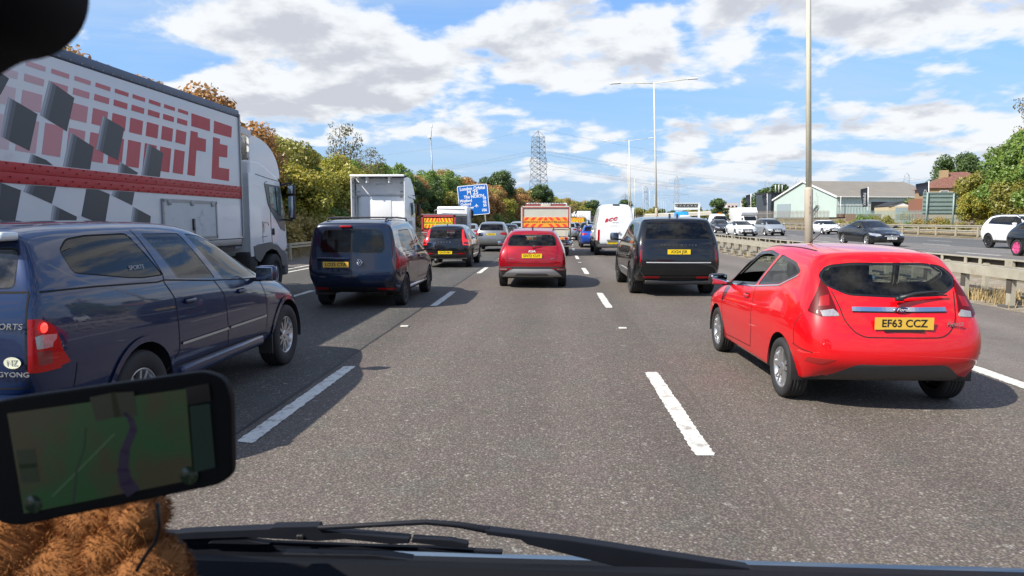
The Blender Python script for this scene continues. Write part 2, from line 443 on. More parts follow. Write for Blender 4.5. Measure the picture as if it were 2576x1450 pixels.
    def cut(s, plane, poly, bm=None, lim=None, sgn=0):
        bm = bm or s.bm; a, b = AX[plane]; N = len(poly)
        fset = s.sel(plane, poly, bm, lim, sgn)
        for i in range(N):
            p, q = poly[i], poly[(i + 1) % N]
            dx, dy = q[0] - p[0], q[1] - p[1]
            if abs(dx) + abs(dy) < 1e-6: continue
            no = Vector((0, 0, 0)); no[a] = dy; no[b] = -dx; no.normalize(); co = Vector((0, 0, 0)); co[a] = p[0]; co[b] = p[1]
            e = .004; x0 = min(p[0], q[0]) - e; x1 = max(p[0], q[0]) + e; y0 = min(p[1], q[1]) - e; y1 = max(p[1], q[1]) + e
            cand = []
            for f in fset:
                if not f.is_valid: continue
                us = [v.co[a] for v in f.verts]; ws = [v.co[b] for v in f.verts]
                if max(us) < x0 or min(us) > x1 or max(ws) < y0 or min(ws) > y1: continue
                cand.append(f)
            if not cand: continue
            es = set(); vv = set()
            for f in cand: es.update(f.edges); vv.update(f.verts)
            cs = set(cand); rest = [f for f in fset if f not in cs]
            r = bmesh.ops.bisect_plane(bm, geom=cand + list(es) + list(vv), dist=1e-5, plane_co=co, plane_no=no)
            fset = rest + [g for g in r['geom'] if isinstance(g, bmesh.types.BMFace)]
        bm.normal_update()
        return [f for f in s.sel(plane, poly, bm, lim, sgn) if inside(((lambda c: (c[a], c[b]))(f.calc_center_median())), poly)]
    def color(s, plane, poly, m, lim=None, sgn=0):
        k = s.mid(m)
        for f in s.cut(plane, poly, None, lim, sgn): f.material_index = k
    def take(s, faces):
        """lift faces out of the body into a bmesh of their own"""
        nb = bmesh.new(); mp = {}
        for f in faces:
            vs = []
            for v in f.verts:
                if v not in mp: mp[v] = nb.verts.new(v.co)
                vs.append(mp[v])
            try: g = nb.faces.new(vs); g.smooth = True
            except ValueError: pass
        bmesh.ops.delete(s.bm, geom=faces, context='FACES'); nb.normal_update()
        return nb
    def finish(s, bm, name, mats, parent, off=0., thick=0.):
        if off:
            for v in bm.verts: v.co += s.nrm(v.co) * off
        ns = {v.index: None for v in bm.verts}
        bm.verts.index_update(); base = [s.nrm(v.co) for v in bm.verts]; nb = len(base)
        if thick:
            be = [e for e in bm.edges if e.is_boundary]
            r = bmesh.ops.extrude_edge_only(bm, edges=be)
            for v in [g for g in r['geom'] if isinstance(g, bmesh.types.BMVert)]: v.co -= s.nrm(v.co) * thick
            for f in [g for g in r['geom'] if isinstance(g, bmesh.types.BMFace)]: f.smooth = False
        me = bpy.data.meshes.new(name); bm.to_mesh(me); 
        for m in mats: me.materials.append(m)
        smooth = [p.use_smooth for p in me.polygons]
        nl = [None] * len(me.loops)
        for p in me.polygons:
            for li in p.loop_indices:
                vi = me.loops[li].vertex_index
                if smooth[p.index]:
                    nl[li] = base[vi] if vi < nb else s.nrm(me.vertices[vi].co)
                    if nl[li].dot(p.normal) < .2: nl[li] = p.normal.copy()
                else: nl[li] = p.normal.copy()
        me.normals_split_custom_set([tuple(n) for n in nl])
        bm.free()
        return obj(name, me, parent)
    def window(s, name, plane, poly, g, root, frame=.03, trim=None, lim=None, sgn=0, r=.05, gname=None, off=-.004):
        poly = smoothpoly(poly, r)
        fs = s.cut(plane, poly, None, lim, sgn)
        if not fs: return None
        bm = s.take(fs)
        if frame:
            inn = inset(poly, frame); fi = s.cut(plane, inn, bm, None, 0); fi = set(fi); mats = [trim or GLOSSB, g]
            for f in bm.faces: f.material_index = 1 if f in fi else 0
        else: mats = [g]
        return s.finish(bm, name, mats, root, off)
    def lamp(s, name, plane, poly, m, root, lim=None, sgn=0, off=.006, r=.012, inner=()):
        poly = smoothpoly(poly, r) if r else poly
        fs = s.cut(plane, poly, None, lim, sgn)
        if not fs: return None
        bm = s.take(fs); mats = [m]
        for (ip, im) in inner:
            mats.append(im)
            for f in s.cut(plane, ip, bm): f.material_index = len(mats) - 1
        return s.finish(bm, name, mats, root, off, .03)
    def hit(s, plane, u, w, side=1):
        if plane == 'side': o, d = Vector((3 * side, u, w)), Vector((-side, 0, 0))
        elif plane == 'rear': o, d = Vector((u, -5, w)), Vector((0, 1, 0))
        elif plane == 'front': o, d = Vector((u, 9, w)), Vector((0, -1, 0))
        else: o, d = Vector((u, w, 5)), Vector((0, 0, -1))
        loc, n, i, dd = s.bvh.ray_cast(o, d)
        return (loc, s.nrm(loc)) if loc is not None else (None, None)
    def seam(s, mb, plane, pts, w=.010, sides=(1,), m=None, off=.0016, closed=False, step=.035):
        m = m or SEAM; pts = list(pts) + ([pts[0]] if closed else [])
        for sd in sides:
            L = []
            for a, b in zip(pts[:-1], pts[1:]):
                d = math.hypot(b[0] - a[0], b[1] - a[1]); n = max(1, int(d / step))
                for k in range(n): L.append((a[0] + (b[0] - a[0]) * k / n, a[1] + (b[1] - a[1]) * k / n))
            L.append(pts[-1]); H = [s.hit(plane, p[0], p[1], sd) for p in L]
            prev = None
            for i, (h, n) in enumerate(H):
                if h is None: prev = None; continue
                j = min(i + 1, len(H) - 1); k = max(i - 1, 0)
                if H[j][0] is None or H[k][0] is None: prev = None; continue
                t = (H[j][0] - H[k][0])
                if t.length < 1e-6 or t.length > .25: prev = None; continue
                sdv = t.cross(n).normalized() * (w / 2); a, b = h + n * off + sdv, h + n * off - sdv
                if prev: mb.add([prev[0], prev[1], b, a], [(0, 1, 2, 3)], m)
                prev = (a, b)
    def arch(s, yc, zc, r, m=None, wid=0.):
        """open a wheel arch; optional dark cladding ring of width wid first"""
        def circ(rr): return [(yc + rr * math.cos(2 * PI * k / 24), zc + rr * math.sin(2 * PI * k / 24)) for k in range(24)]
        if m: s.color('side', circ(r + wid), m)
        fs = s.cut('side', circ(r))
        bmesh.ops.delete(s.bm, geom=fs, context='FACES')
        low = [f for f in s.bm.faces if f.normal.z < -.5 and f.calc_center_median().z < .6 and abs(f.calc_center_median().y - yc) < r * .95]
        # open the floor outboard so the wheel well is clear
        bmesh.ops.delete(s.bm, geom=[f for f in low if abs(f.calc_center_median().x) > s.hw - .34], context='FACES')
    def snap(s, x, z, hw=.1, hh=.03, plane='rear'):
        ys = [h.y for h in (s.hit(plane, x + a, z + c)[0] for a in (-hw, -hw / 2, 0, hw / 2, hw) for c in (-hh, hh)) if h is not None]
        return min(ys) if plane == 'rear' else max(ys)
    def done(s, root, name='body'): return s.finish(s.bm, name, s.mats, root)

def lerp(a, b, t): return a + (b - a) * t
def cage(p, ov=None):
    """hatchback / estate / van style cage from a few measures (metres, rear bumper at y=0)"""
    L, w, H = p['L'], p['W'] / 2, p['H']; zb = p.get('zb', .27); zm = p.get('zm', .75); z1 = p.get('z1', .48)
    br, bf = p['beltR'], p['beltF']; yg0, yg1 = p['gy0'], p['gy1']; rz = p['roofR']; yrf, yc = p['roofF'], p['cowl']
    rw = p.get('rw', .72); bw = p.get('bw', .93); hz, hf = p['hood'], p['hoodF']; rwr = p.get('rwr', rw - .04)
    def belt(y): return lerp(br, bf, max(0, min(1, y / yc)))
    cols = [
        [(.14, zb + .02, .82 * w), (.03, z1, .90 * w), (.03, zm, .92 * w), (yg0, br, .885 * w), (yg1, rz, rwr * w)],
        [(.36, zb - .03, .93 * w), (.32, z1, .985 * w), (.34, zm, .99 * w), (yg0 + .28, br + .0, bw * w), (yg1 + .26, H - .02, (rw) * w)],
    ]
    for t in (.22, .48, .76):
        y = lerp(.4, yc - .1, t); yr = lerp(yg1 + .3, yrf, (t - .05) / .71 if t < .76 else 1.)
        cols.append([(y, zb - .05, .95 * w), (y, z1, 1. * w), (y, zm, 1. * w), (y + .04, belt(y), (bw + .015) * w), (yr, H - (.0 if t < .6 else .03), rw * w)])
    cols.append([(yc - .05, zb - .05, .95 * w), (yc - .05, z1, 1. * w), (yc - .05, zm, .995 * w), (yc, bf - .01, bw * w), (yc + .08, hz + .02, .74 * w)])
    yh = lerp(yc, L, .48)
    cols.append([(yh, zb - .05, .94 * w), (yh, z1, 1. * w), (yh, zm * .96, .985 * w), (yh, lerp(bf, hf, .4) - .05, .90 * w), (yh, lerp(hz, hf, .35), .62 * w)])
    cols.append([(L - .26, zb - .04, .90 * w), (L - .24, z1, .955 * w), (L - .26, zm * .9, .93 * w), (L - .30, hf - .07, .84 * w), (L - .32, hf, .56 * w)])
    fz = p.get('fz', hf - .12)
    cols.append([(L - .14, zb + .0, .74 * w), (L - .07, z1 - .05, .80 * w), (L - .08, lerp(z1, fz, .55), .80 * w), (L - .12, fz - .02, .76 * w), (L - .18, fz + .06, .56 * w)])
    for (i, r), v in (ov or {}).items(): cols[i][r] = (v[0], v[1], v[2] * w)
    return cols

_WH = {}
def wheel_meshes(r, wd, rr, style, rimm):
    k = (r, wd, rr, style, rimm.name)
    if k in _WH: return _WH[k]
    t = MB(); h = wd / 2
    prof = [(-h * .80, rr), (-h * .97, rr + .02), (-h, r * .86), (-h * .93, r * .955), (-h * .75, r * .99)]
    g = []
    for q in (-.5, -.18, .18, .5): g += [((q - .045) * h, r), ((q - .035) * h, r - .009), ((q + .035) * h, r - .009), ((q + .045) * h, r)]
    prof = prof + g + [(-a, b) for a, b in prof[::-1]]
    t.lathe(prof, RUBBER, 40, 'x')
    tm = t.mesh('tyre')
    m = MB(); m.lathe([(h * .80, rr + .004), (h * .84, rr - .004), (h * .80, rr - .014), (h * .3, rr - .03), (-h * .8, rr - .02)], rimm, 36, 'x')
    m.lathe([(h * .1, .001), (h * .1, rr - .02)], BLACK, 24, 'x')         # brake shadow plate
    m.lathe([(h * .18, .03), (h * .18, rr * .55), (h * .12, rr * .56)], DALLOY, 24, 'x')
    n, wo, wi, dbl = style
    for i in range(n):
        a0 = 2 * PI * i / n + .3
        for da in ((-.5, .5) if dbl else (0,)):
            a = a0 + da * dbl; a2 = a0 + da * dbl * 1.25
            def pt(rad, ang, off, x): return (x, math.cos(ang) * rad - math.sin(ang) * off, math.sin(ang) * rad + math.cos(ang) * off)
            r0, r1 = .045, rr - .004
            vs = [pt(r0, a, -wi / 2, h * .66), pt(r0, a, wi / 2, h * .66), pt(r1, a2, wo / 2, h * .80), pt(r1, a2, -wo / 2, h * .80),
                  pt(r0, a, -wi / 2, h * .35), pt(r0, a, wi / 2, h * .35), pt(r1, a2, wo / 2, h * .5), pt(r1, a2, -wo / 2, h * .5)]
            m.add(vs, [(0, 1, 2, 3), (4, 7, 6, 5), (0, 3, 7, 4), (1, 5, 6, 2), (0, 4, 5, 1)], rimm)
    m.lathe([(h * .70, .001), (h * .72, .03), (h * .66, .055), (h * .4, .06)], rimm, 18, 'x')
    _WH[k] = (tm, m.mesh('rim')); return _WH[k]
def wheels(root, pos, r, wd, rr, hw, style=(5, .05, .07, .35), rimm=None, steer=0.):
    tm, rm = wheel_meshes(r, wd, rr, style, rimm or ALLOY)
    for i, y in enumerate(pos):
        for sx in (1, -1):
            st = steer if i == len(pos) - 1 else 0
            w = obj('wheel', tm, root, (sx * (hw - wd / 2 - .015), y, r - .004), (0, 0, (0 if sx > 0 else PI) + st))
            obj('rim', rm, w)
def wells(root, pos, r, hw, z=None):
    for y in pos:
        for sx in (1, -1):
            m = MB(); n = 14; vs = []; x0, x1 = sx * (hw - .012), sx * (hw - .36)
            for x in (x0, x1):
                for k in range(n + 1):
                    a = PI * (1.12 * k / n - .06); vs.append((x, y + math.cos(a) * (r + .006), (z or .31) + math.sin(a) * (r + .006)))
            m.add(vs, [(k, k + 1, n + 2 + k, n + 1 + k) for k in range(n)] + [tuple(range(n + 1, 2 * n + 2))], BLACK, True); m.build('wheel_well', root)
def seats(root, y0, w, zs=.62, rows=((0, 2),), col=None, hr=True):
    """seat rows: (y offset, count)"""
    col = col or SEATF
    for (dy, n) in rows:
        xs = (-w * .44, w * .44) if n == 2 else (-w * .55, 0, w * .55)
        for x in xs:
            m = MB(); y = y0 + dy
            m.rbox((x, y + .25, zs - .22), (.46, .5, .16), col, .05)
            m.rbox((x, y - .02, zs + .1), (.46 if n == 2 else .38, .14, .62), col, .06, Matrix.Rotation(R(-12), 3, 'X'))
            if hr: m.rbox((x, y - .11, zs + .47), (.25, .09, .16), col, .04)
            m.build('seat', root)
def interior(root, y0, y1, w, zf=.32, zd=.95, wheel=True, parcel=None):
    m = MB(); m.box((0, (y0 + y1) / 2, zf), (w * 2 - .25, y1 - y0, .04), DASH)
    m.rbox((0, y1 - .18, zd - .16), (w * 2 - .34, .42, .30), DASH, .08)
    if parcel: m.box((0, parcel[0], parcel[1]), (w * 2 - .5, .45, .03), DASH)
    m.build('interior_trim', root)
    if wheel:
        m = MB(); c = Vector((w * .46, y1 - .52, zd + .0)); rt = Matrix.Rotation(R(-25), 3, 'X')
        pts = [c + rt @ Vector((math.cos(a) * .18, 0, math.sin(a) * .18)) for a in [2 * PI * k / 20 for k in range(21)]]
        m.tube(pts, .014, DASH, 6, False); m.bar(c + rt @ Vector((-.17, 0, 0)), c + rt @ Vector((.17, 0, 0)), .03, .05, DASH)
        m.build('steering_wheel', root)
def plate(root, x, y, z, txt, m=None, face='rear', lean=0., w=.52, h=.111, rim=True, body=None):
    if body is not None: y = body.snap(x, z, w / 2, h / 2) - .006
    m = m or YPLATE; mb = MB(); s = -1 if face == 'rear' else 1
    mb.box((0, 0, 0), (w, .006, h), m)
    o = mb.build('number_plate', root, (x, y, z), (lean * -s * -1, 0, 0))
    text('lettering', txt, h * .86, INK, o, (0, s * .0045, 0), face, sx=w * .9 / (len(txt) * h * .86 * .62), ext=.0012, bold=.0012)
    return o
def mirror(root, x, y, z, m, s=1, w=.20, h=.15, front=False, stalk=True):
    """door mirror with its glass facing the rear"""
    mb = MB(); sx = 1 if x > 0 else -1
    mb.rbox((0, .03, 0), (w, .12, h), m, .05)
    o = mb.build('door_mirror', root, (x, y, z), (0, 0, sx * -R(8)))
    g = MB(); g.rbox((0, -.034, 0), (w * .86, .006, h * .80), mat('mirror_glass', (.5, .55, .6), .02, 1.), .003); g.build('mirror_glass', o)
    if stalk: k = MB(); k.box((-sx * w * .55, .03, -h * .42), (w * .5, .06, .04), BLACK); k.build('mirror_stalk', o)
    return o
def handles(body, root, pts, m, sides=(1, -1), ln=.17):
    for (y, z) in pts:
        for sd in sides:
            h, n = body.hit('side', y, z, sd)
            if h is None: continue
            mb = MB(); mb.rbox((0, 0, 0), (.03, ln, .032), m, .012)
            mb.box((-.016 * sd, 0, 0), (.012, ln * .8, .05), SEAM)
            mb.build('door_handle', root, (h.x + sd * .018, h.y, h.z))
# ================================================================ road line and ground
def cx(y):
    """sideways bend of the road: straight to y=25, then a steady right-hand curve"""
    if y < 25: return 0.
    if y < 250: return 4.2e-4 * (y - 25) ** 2
    return 4.2e-4 * 225 ** 2 + .189 * (y - 250)
def interp(x, tab):
    if x <= tab[0][0]: return tab[0][1]
    for (a, p), (b, q) in zip(tab[:-1], tab[1:]):
        if x <= b: return p + (q - p) * (x - a) / (b - a)
    return tab[-1][1]
GZ = [(-400, 5.), (-34, 5.2), (-26, 3.9), (-20, 2.3), (-16, .9), (-13.2, .10), (-12.0, -.03), (9.0, -.03), (10.4, .06), (12.0, .30), (12.6, .33), (32.6, .33), (33.4, .50), (36, 1.0), (41, 1.6), (60, 2.5), (110, 3.0), (900, 3.0)]
def gz(X, y): return interp(X - cx(y), GZ)
YS = [-25, -12, -4] + [i * 4. for i in range(0, 18)] + [72 + i * 8. for i in range(28)] + [300, 340, 400, 500, 650, 800, 1000, 1400, 2200]
def tile(name, vfun, xs, ys, m, kind='structure'):
    vs = [vfun(x, y) for y in ys for x in xs]; n = len(xs); fs = [(j * n + i, j * n + i + 1, (j + 1) * n + i + 1, (j + 1) * n + i) for j in range(len(ys) - 1) for i in range(n - 1)]
    mb = MB(); mb.add(vs, fs, m, True); o = mb.build(name); o['kind'] = kind; return o
def asphalt(name, c1, c2, rough=.82, stones=.9, tint=(.12, .085, .085), wear=.35, sc=62.):
    m = bpy.data.materials.new(name); m.use_nodes = True; _M[name] = m
    b = NB(m.node_tree); p = b.n['Principled BSDF']
    tc = b.new('ShaderNodeTexCoord'); v = tc.outputs['Object']
    vo = b.new('ShaderNodeTexVoronoi', feature='F1'); b.l.new(v, vo.inputs['Vector']); vo.inputs['Scale'].default_value = sc
    v2 = b.new('ShaderNodeTexVoronoi', feature='F1'); b.l.new(v, v2.inputs['Vector']); v2.inputs['Scale'].default_value = sc * .45
    sc_ = b.new('ShaderNodeSeparateColor'); b.l.new(vo.outputs['Color'], sc_.inputs[0])
    sd_ = b.new('ShaderNodeSeparateColor'); b.l.new(v2.outputs['Color'], sd_.inputs[0])
    gap = b.ss(vo.outputs['Distance'], .34, .62)                                  # gaps between chippings
    a = b.mix(b.m('MULTIPLY_ADD', sc_.outputs[0], .7, .15), c1, c2)
    a = b.mix(b.ss(sc_.outputs[1], .62, .9, 0., .65), a, tint)
    a = b.mix(b.ss(sc_.outputs[2], .95, .98, 0., stones * .5), a, (.40, .38, .34))
    hn = b.noise(v, 1.6, 3, .6); a = b.mix(b.ss(hn, .50, .68, 0., .35), a, (.17, .125, .12)); a = b.mix(b.ss(hn, .46, .30, 0., .3), a, (.11, .125, .105))
    a = b.mix(b.ss(sd_.outputs[0], .993, .996, 0., stones * .5), a, (.42, .40, .36))
    a = b.mix(b.m('MULTIPLY', gap, .52), a, (.02, .019, .018))
    mp = b.new('ShaderNodeMapping'); b.l.new(v, mp.inputs[0]); mp.inputs['Scale'].default_value = (1., .05, 1.)
    trk = b.noise(mp.outputs[0], 1.1, 4, .55); big = b.noise(v, .35, 5, .6); med = b.noise(v, 3., 4, .6)
    k = b.m('ADD', b.m('MULTIPLY', b.m('SUBTRACT', trk, .5), wear * 1.6), b.m('MULTIPLY', b.m('SUBTRACT', big, .5), wear * 1.1))
    k = b.m('ADD', k, b.m('MULTIPLY', b.m('SUBTRACT', med, .5), wear * .6))
    sx = b.new('ShaderNodeSeparateXYZ'); b.l.new(v, sx.inputs[0])          # polished wheel tracks, two to a lane
    k = b.m('ADD', k, b.m('MULTIPLY', b.m('COSINE', b.m('MULTIPLY', b.m('ADD', sx.outputs[0], 2.46), 4 * PI / 3.62)), -.07))
    hs = b.new('ShaderNodeHueSaturation'); b.put(hs.inputs['Color'], a); b.l.new(b.m('ADD', 1., k), hs.inputs['Value'])
    b.l.new(hs.outputs[0], p.inputs['Base Color']); p.inputs['Roughness'].default_value = rough; p.inputs['Specular IOR Level'].default_value = .35
    h = b.m('ADD', b.m('MULTIPLY', gap, -1.), b.m('MULTIPLY', sc_.outputs[0], .5))
    bn = b.new('ShaderNodeBump'); bn.inputs['Strength'].default_value = .42; bn.inputs['Distance'].default_value = .006
    b.l.new(h, bn.inputs['Height']); b.l.new(bn.outputs[0], p.inputs['Normal'])
    return m
A_MAIN = asphalt('chipped_asphalt', (.122, .103, .083), (.188, .162, .132))
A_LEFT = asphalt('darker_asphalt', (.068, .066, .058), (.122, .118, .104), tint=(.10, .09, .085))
A_RIGHT = asphalt('brown_asphalt', (.130, .109, .087), (.198, .170, .138))
A_SHOULD = asphalt('smooth_shoulder_asphalt', (.19, .165, .142), (.24, .21, .182), wear=.30, stones=.4, tint=(.2, .17, .16), sc=95.)
A_OPP = asphalt('pale_asphalt', (.20, .19, .18), (.27, .26, .24), wear=.25, stones=.4, tint=(.16, .14, .14))
A_OPP2 = asphalt('bluish_asphalt', (.12, .125, .125), (.18, .185, .185), wear=.25, stones=.3, tint=(.1, .1, .1))
GRND = mat('ground_earth', (.20, .155, .095), .95, var=.35, vscale=.4, col2=(.12, .10, .05), bump=.3, bscale=3, c2t=(.4, .65))
xs = [-600, -200, -60, -34, -30, -26, -23, -20, -18, -16, -14.5, -13.2, -12.6, -12.0, -4, 4, 9.0, 9.7, 10.4, 11.2, 12.0, 12.6, 22, 32.6, 33.4, 34.6, 36, 38.5, 41, 50, 60, 85, 110, 200, 500, 1200, 2500]
def gv(x, y):
    rnd = .18 * math.sin(x * 1.7 + y * .43) * math.sin(y * .31 + x) if (x < -13.5 or x > 34) else 0
    return (x + cx(y), y, interp(x, GZ) + rnd * (1 if abs(x) < 70 else 3))
tile('ground', gv, xs, YS, GRND)
def strip(name, x0, x1, z, m, z1=None):
    z1 = z if z1 is None else z1; n = max(1, int((x1 - x0) / 1.5))
    return tile(name, lambda x, y: (x + cx(y), y, z + (z1 - z) * (x - x0) / (x1 - x0)), [x0 + (x1 - x0) * i / n for i in range(n + 1)], YS, m)
strip('hard_shoulder', -12.0, -9.75, .0, A_SHOULD)
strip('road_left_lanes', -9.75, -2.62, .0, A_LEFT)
strip('road_middle_lane', -2.62, 1.42, .0, A_MAIN)
strip('road_right_lane', 1.42, 5.25, .0, A_RIGHT)
strip('central_hard_strip', 5.25, 9.05, .0, A_SHOULD)
DIRT = mat('median_dirt', (.19, .16, .12), .95, var=.35, vscale=2.5, col2=(.26, .22, .16), bump=.5, bscale=25)
strip('central_reservation', 9.05, 10.4, .004, DIRT, .10)
strip('opposite_carriageway_hard_strip', 12.6, 14.2, .36, A_OPP)
strip('opposite_carriageway', 14.2, 22.2, .36, A_OPP); strip('opposite_carriageway_outer_lanes', 22.2, 31.6, .36, A_OPP2); strip('opposite_road_edge', 31.6, 32.7, .358, A_SHOULD)
strip('opposite_median_edge', 10.4, 12.6, .10, DIRT, .355)
# painted markings, slightly raised, worn at the edges
def paintm(name, c, wear=.5):
    m = bpy.data.materials.new(name); m.use_nodes = True; b = NB(m.node_tree); p = b.n['Principled BSDF']
    tc = b.new('ShaderNodeTexCoord'); v = tc.outputs['Object']
    n1 = b.noise(v, 9., 6, .7); n2 = b.noise(v, 60., 3, .7)
    f = b.ss(b.m('ADD', n1, b.m('MULTIPLY', n2, .35)), .52 + .25 * (1 - wear), .86, 0., .8)
    b.l.new(b.mix(f, c, (.22, .20, .17)), p.inputs['Base Color']); p.inputs['Roughness'].default_value = .7
    bn = b.new('ShaderNodeBump'); bn.inputs['Strength'].default_value = .4; bn.inputs['Distance'].default_value = .004; b.l.new(n2, bn.inputs['Height']); b.l.new(bn.outputs[0], p.inputs['Normal'])
    return m
LINE = paintm('road_paint', (.60, .59, .54))
random.seed(5)
def dash(mb, x, y0, y1, w, z, rag=.008):
    n = max(2, int((y1 - y0) / (.035 if y0 < 12 else .2))); n = min(n, 90); vs = []
    for i in range(n + 1):
        y = y0 + (y1 - y0) * i / n; k = rag if y0 < 30 else 0
        e = .02 if i in (0, n) and k else 0
        vs.append((x - w / 2 + cx(y) + random.uniform(-k, k) + e * .5, y + random.uniform(-e, e), z)); vs.append((x + w / 2 + cx(y) + random.uniform(-k, k) - e * .5, y + random.uniform(-e, e), z))
    mb.add(vs, [(2 * i, 2 * i + 1, 2 * i + 3, 2 * i + 2) for i in range(n)], LINE)
def dashes(name, x, start, per, ln, w, z, n):
    for k in range(n):
        mb = MB(); y = start + k * per; dash(mb, x, y, y + ln, w, z); o = mb.build(name); o['kind'] = 'structure'
dashes('lane_dash', 1.17, 5.22, 9.02, 2.95, .155, .006, 30)
dashes('lane_dash', -2.46, 5.34, 9.02, 2.95, .150, .006, 30)
dashes('lane_dash', -6.06, 5.4, 9.02, 2.95, .15, .006, 22)
def solid(name, x, y0, y1, w, z):
    mb = MB(); y = y0
    while y < y1:
        d = 1.5 if y < 30 else 6.; dash(mb, x, y, min(y + d, y1), w, z); y += d
    o = mb.build(name); o['kind'] = 'structure'
solid('edge_line', 5.10, -3, 400, .20, .005); solid('edge_line', -9.63, 2, 300, .14, .005); solid('edge_line', -9.05, 2, 300, .14, .005)
solid('edge_line', 31.15, 10, 300, .22, .366); solid('edge_line', 14.4, 10, 300, .18, .366)
for x, s0 in ((18.0, 2.2), (22.4, 5.0), (26.5, 3.6)): dashes('opposite_lane_dash', x, s0, 9., 3.1, .18, .366, 26)
# reflective studs beside the dashes, a loose chip or two, the joint between the two surfacings
for k in range(9):
    for x in (1.17, -2.46):
        y = 11.5 + 18.04 * k; m = MB(); m.rbox((x + cx(y), y, .012), (.13, .10, .022), mat('road_stud', (.55, .55, .5), .4), .006); tag(m.build('road_stud'), 'small pale reflective stud set between the white lane dashes', 'road stud', 'road studs along the lane lines')
mb = MB(); dash(mb, -2.63, 1, 34, .035, .004); mb.mats = [mat('tar_joint', (.02, .02, .02), .7)]; o = mb.build('tar_joint'); o['kind'] = 'structure'
mb = MB(); dash(mb, 1.44, 1, 40, .016, .004, .012); mb.mats = [mat('soft_joint', (.085, .073, .060), .8)]; o = mb.build('tar_joint'); o['kind'] = 'structure'

def crack(x0, y0, x1, y1, w, seed):
    r2 = random.Random(seed); n = 26; mb = MB(); vs = []
    for i in range(n + 1):
        t = i / n; x = x0 + (x1 - x0) * t + r2.uniform(-.03, .03); y = y0 + (y1 - y0) * t; ww = w * r2.uniform(.5, 1.3); vs += [(x - ww / 2, y, .0035), (x + ww / 2, y + r2.uniform(-.02, .02), .0035)]
    mb.add(vs, [(2 * i, 2 * i + 1, 2 * i + 3, 2 * i + 2) for i in range(n)], _M['tar_joint']); o = mb.build('sealed_crack'); o['kind'] = 'structure'
# ================================================================ central barrier
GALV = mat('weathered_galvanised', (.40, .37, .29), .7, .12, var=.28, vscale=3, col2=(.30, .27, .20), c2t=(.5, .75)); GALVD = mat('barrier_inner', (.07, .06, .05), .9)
def rail_seg(mb, x, y0, y1, z0, z1, w, m, zo=0.):
    a = (x + cx(y0), y0, (z0 + z1) / 2 + zo); c = (x + cx(y1), y1, (z0 + z1) / 2 + zo); mb.bar(a, c, w, z1 - z0, m)
def central_barrier():
    root = empty('central_crash_barrier', (9.5, 8, 0), 0, 'weathered steel box beam crash barrier along the central reservation', 'crash barrier')
    off = Vector((9.5, 8, 0))
    def put(mb, name, par=root):
        mb.v = [tuple(Vector(v) - off) for v in mb.v]; return mb.build(name, par)
    pm = MB(); pm.box((0, 0, .31), (.11, .13, .62), GALV); pm.box((-.056, 0, .46), (.012, .15, .30), GALVD); pm.box((0, 0, .03), (.30, .34, .06), CHASSIS2); pmesh = pm.mesh('post')  # dark upper plate: the shade on the post web is painted in
    pf = MB(); pf.box((0, 0, .42), (.09, .12, .66), GALV); pf.box((0, 0, .12), (.26, .3, .05), CHASSIS2); pfm = pf.mesh('post')
    y = 4.55; i = 0
    while y < 250:
        b = MB(); L = 4.8 if y < 80 else 14.4
        rail_seg(b, 9.28, y + .004, y + L - .004, .60, .80, .11, GALV); put(b, 'beam')
        b = MB(); x = 10.0                                         # far beam: channel open towards us
        rail_seg(b, x, y + .004, y + L - .004, .90, .925, .12, GALV); rail_seg(b, x, y + .004, y + L - .004, .745, .77, .12, GALV); rail_seg(b, x + .05, y, y + L, .77, .90, .012, GALVD)  # back plate in the dark tone: shade inside the channel put into colour
        if y < 80:
            for k in range(6):
                yy = y + .15 + k * .8 + (.12 if k % 2 else -.1); rail_seg(b, x - .045, yy, yy + .10, .768, .902, .02, GALV)
            rail_seg(b, x - .03, y + 1.55, y + 1.80, .768, .902, .07, GALV)
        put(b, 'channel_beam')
        st = 1.6 if y < 80 else 4.8
        for k in range(3):
            yy = y + .55 + k * st
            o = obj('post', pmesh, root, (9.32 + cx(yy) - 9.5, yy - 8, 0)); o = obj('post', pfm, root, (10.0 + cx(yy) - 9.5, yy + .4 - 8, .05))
        y += L
    m = MB()
    for k in range(9): m.box((9.34, 14.35 + k * .045, .585), (.05, .022, .02), GALVD)
    put(m, 'bolt_row')
CHASSIS2 = mat('base_plate', (.10, .095, .085), .8, var=.3)
central_barrier()
def guard_rail(label, x, y0, y1, base, rails, step=3.2, side=-1, m=None):
    """side barrier: rails on posts"""
    m = m or GALV; root = empty('guard_rail', (x + cx(y0), y0, base), 0, label, 'crash barrier'); off = Vector((x + cx(y0), y0, base))
    pm = MB(); pm.box((0, 0, .36), (.09, .12, .80), m); pmesh = pm.mesh('post'); y = y0
    while y < y1:
        L = step * 3
        for z in rails:
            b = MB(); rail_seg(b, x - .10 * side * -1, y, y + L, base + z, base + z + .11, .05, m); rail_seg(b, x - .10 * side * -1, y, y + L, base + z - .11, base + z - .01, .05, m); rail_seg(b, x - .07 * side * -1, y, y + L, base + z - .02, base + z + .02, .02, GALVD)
            b.v = [tuple(Vector(v) - off) for v in b.v]; b.build('rail', root)
        for k in range(3):
            yy = y + .4 + k * step; obj('post', pmesh, root, (x + cx(yy) - off.x, yy - off.y, 0))
        y += L
guard_rail('grey steel guard rail at the foot of the wooded left embankment', -11.75, 8, 150, 0, (.64,), 3.2, -1)
guard_rail('double height guard rail beyond the opposite carriageway', 33.0, 28, 150, .50, (.38, .78), 3.2, 1)

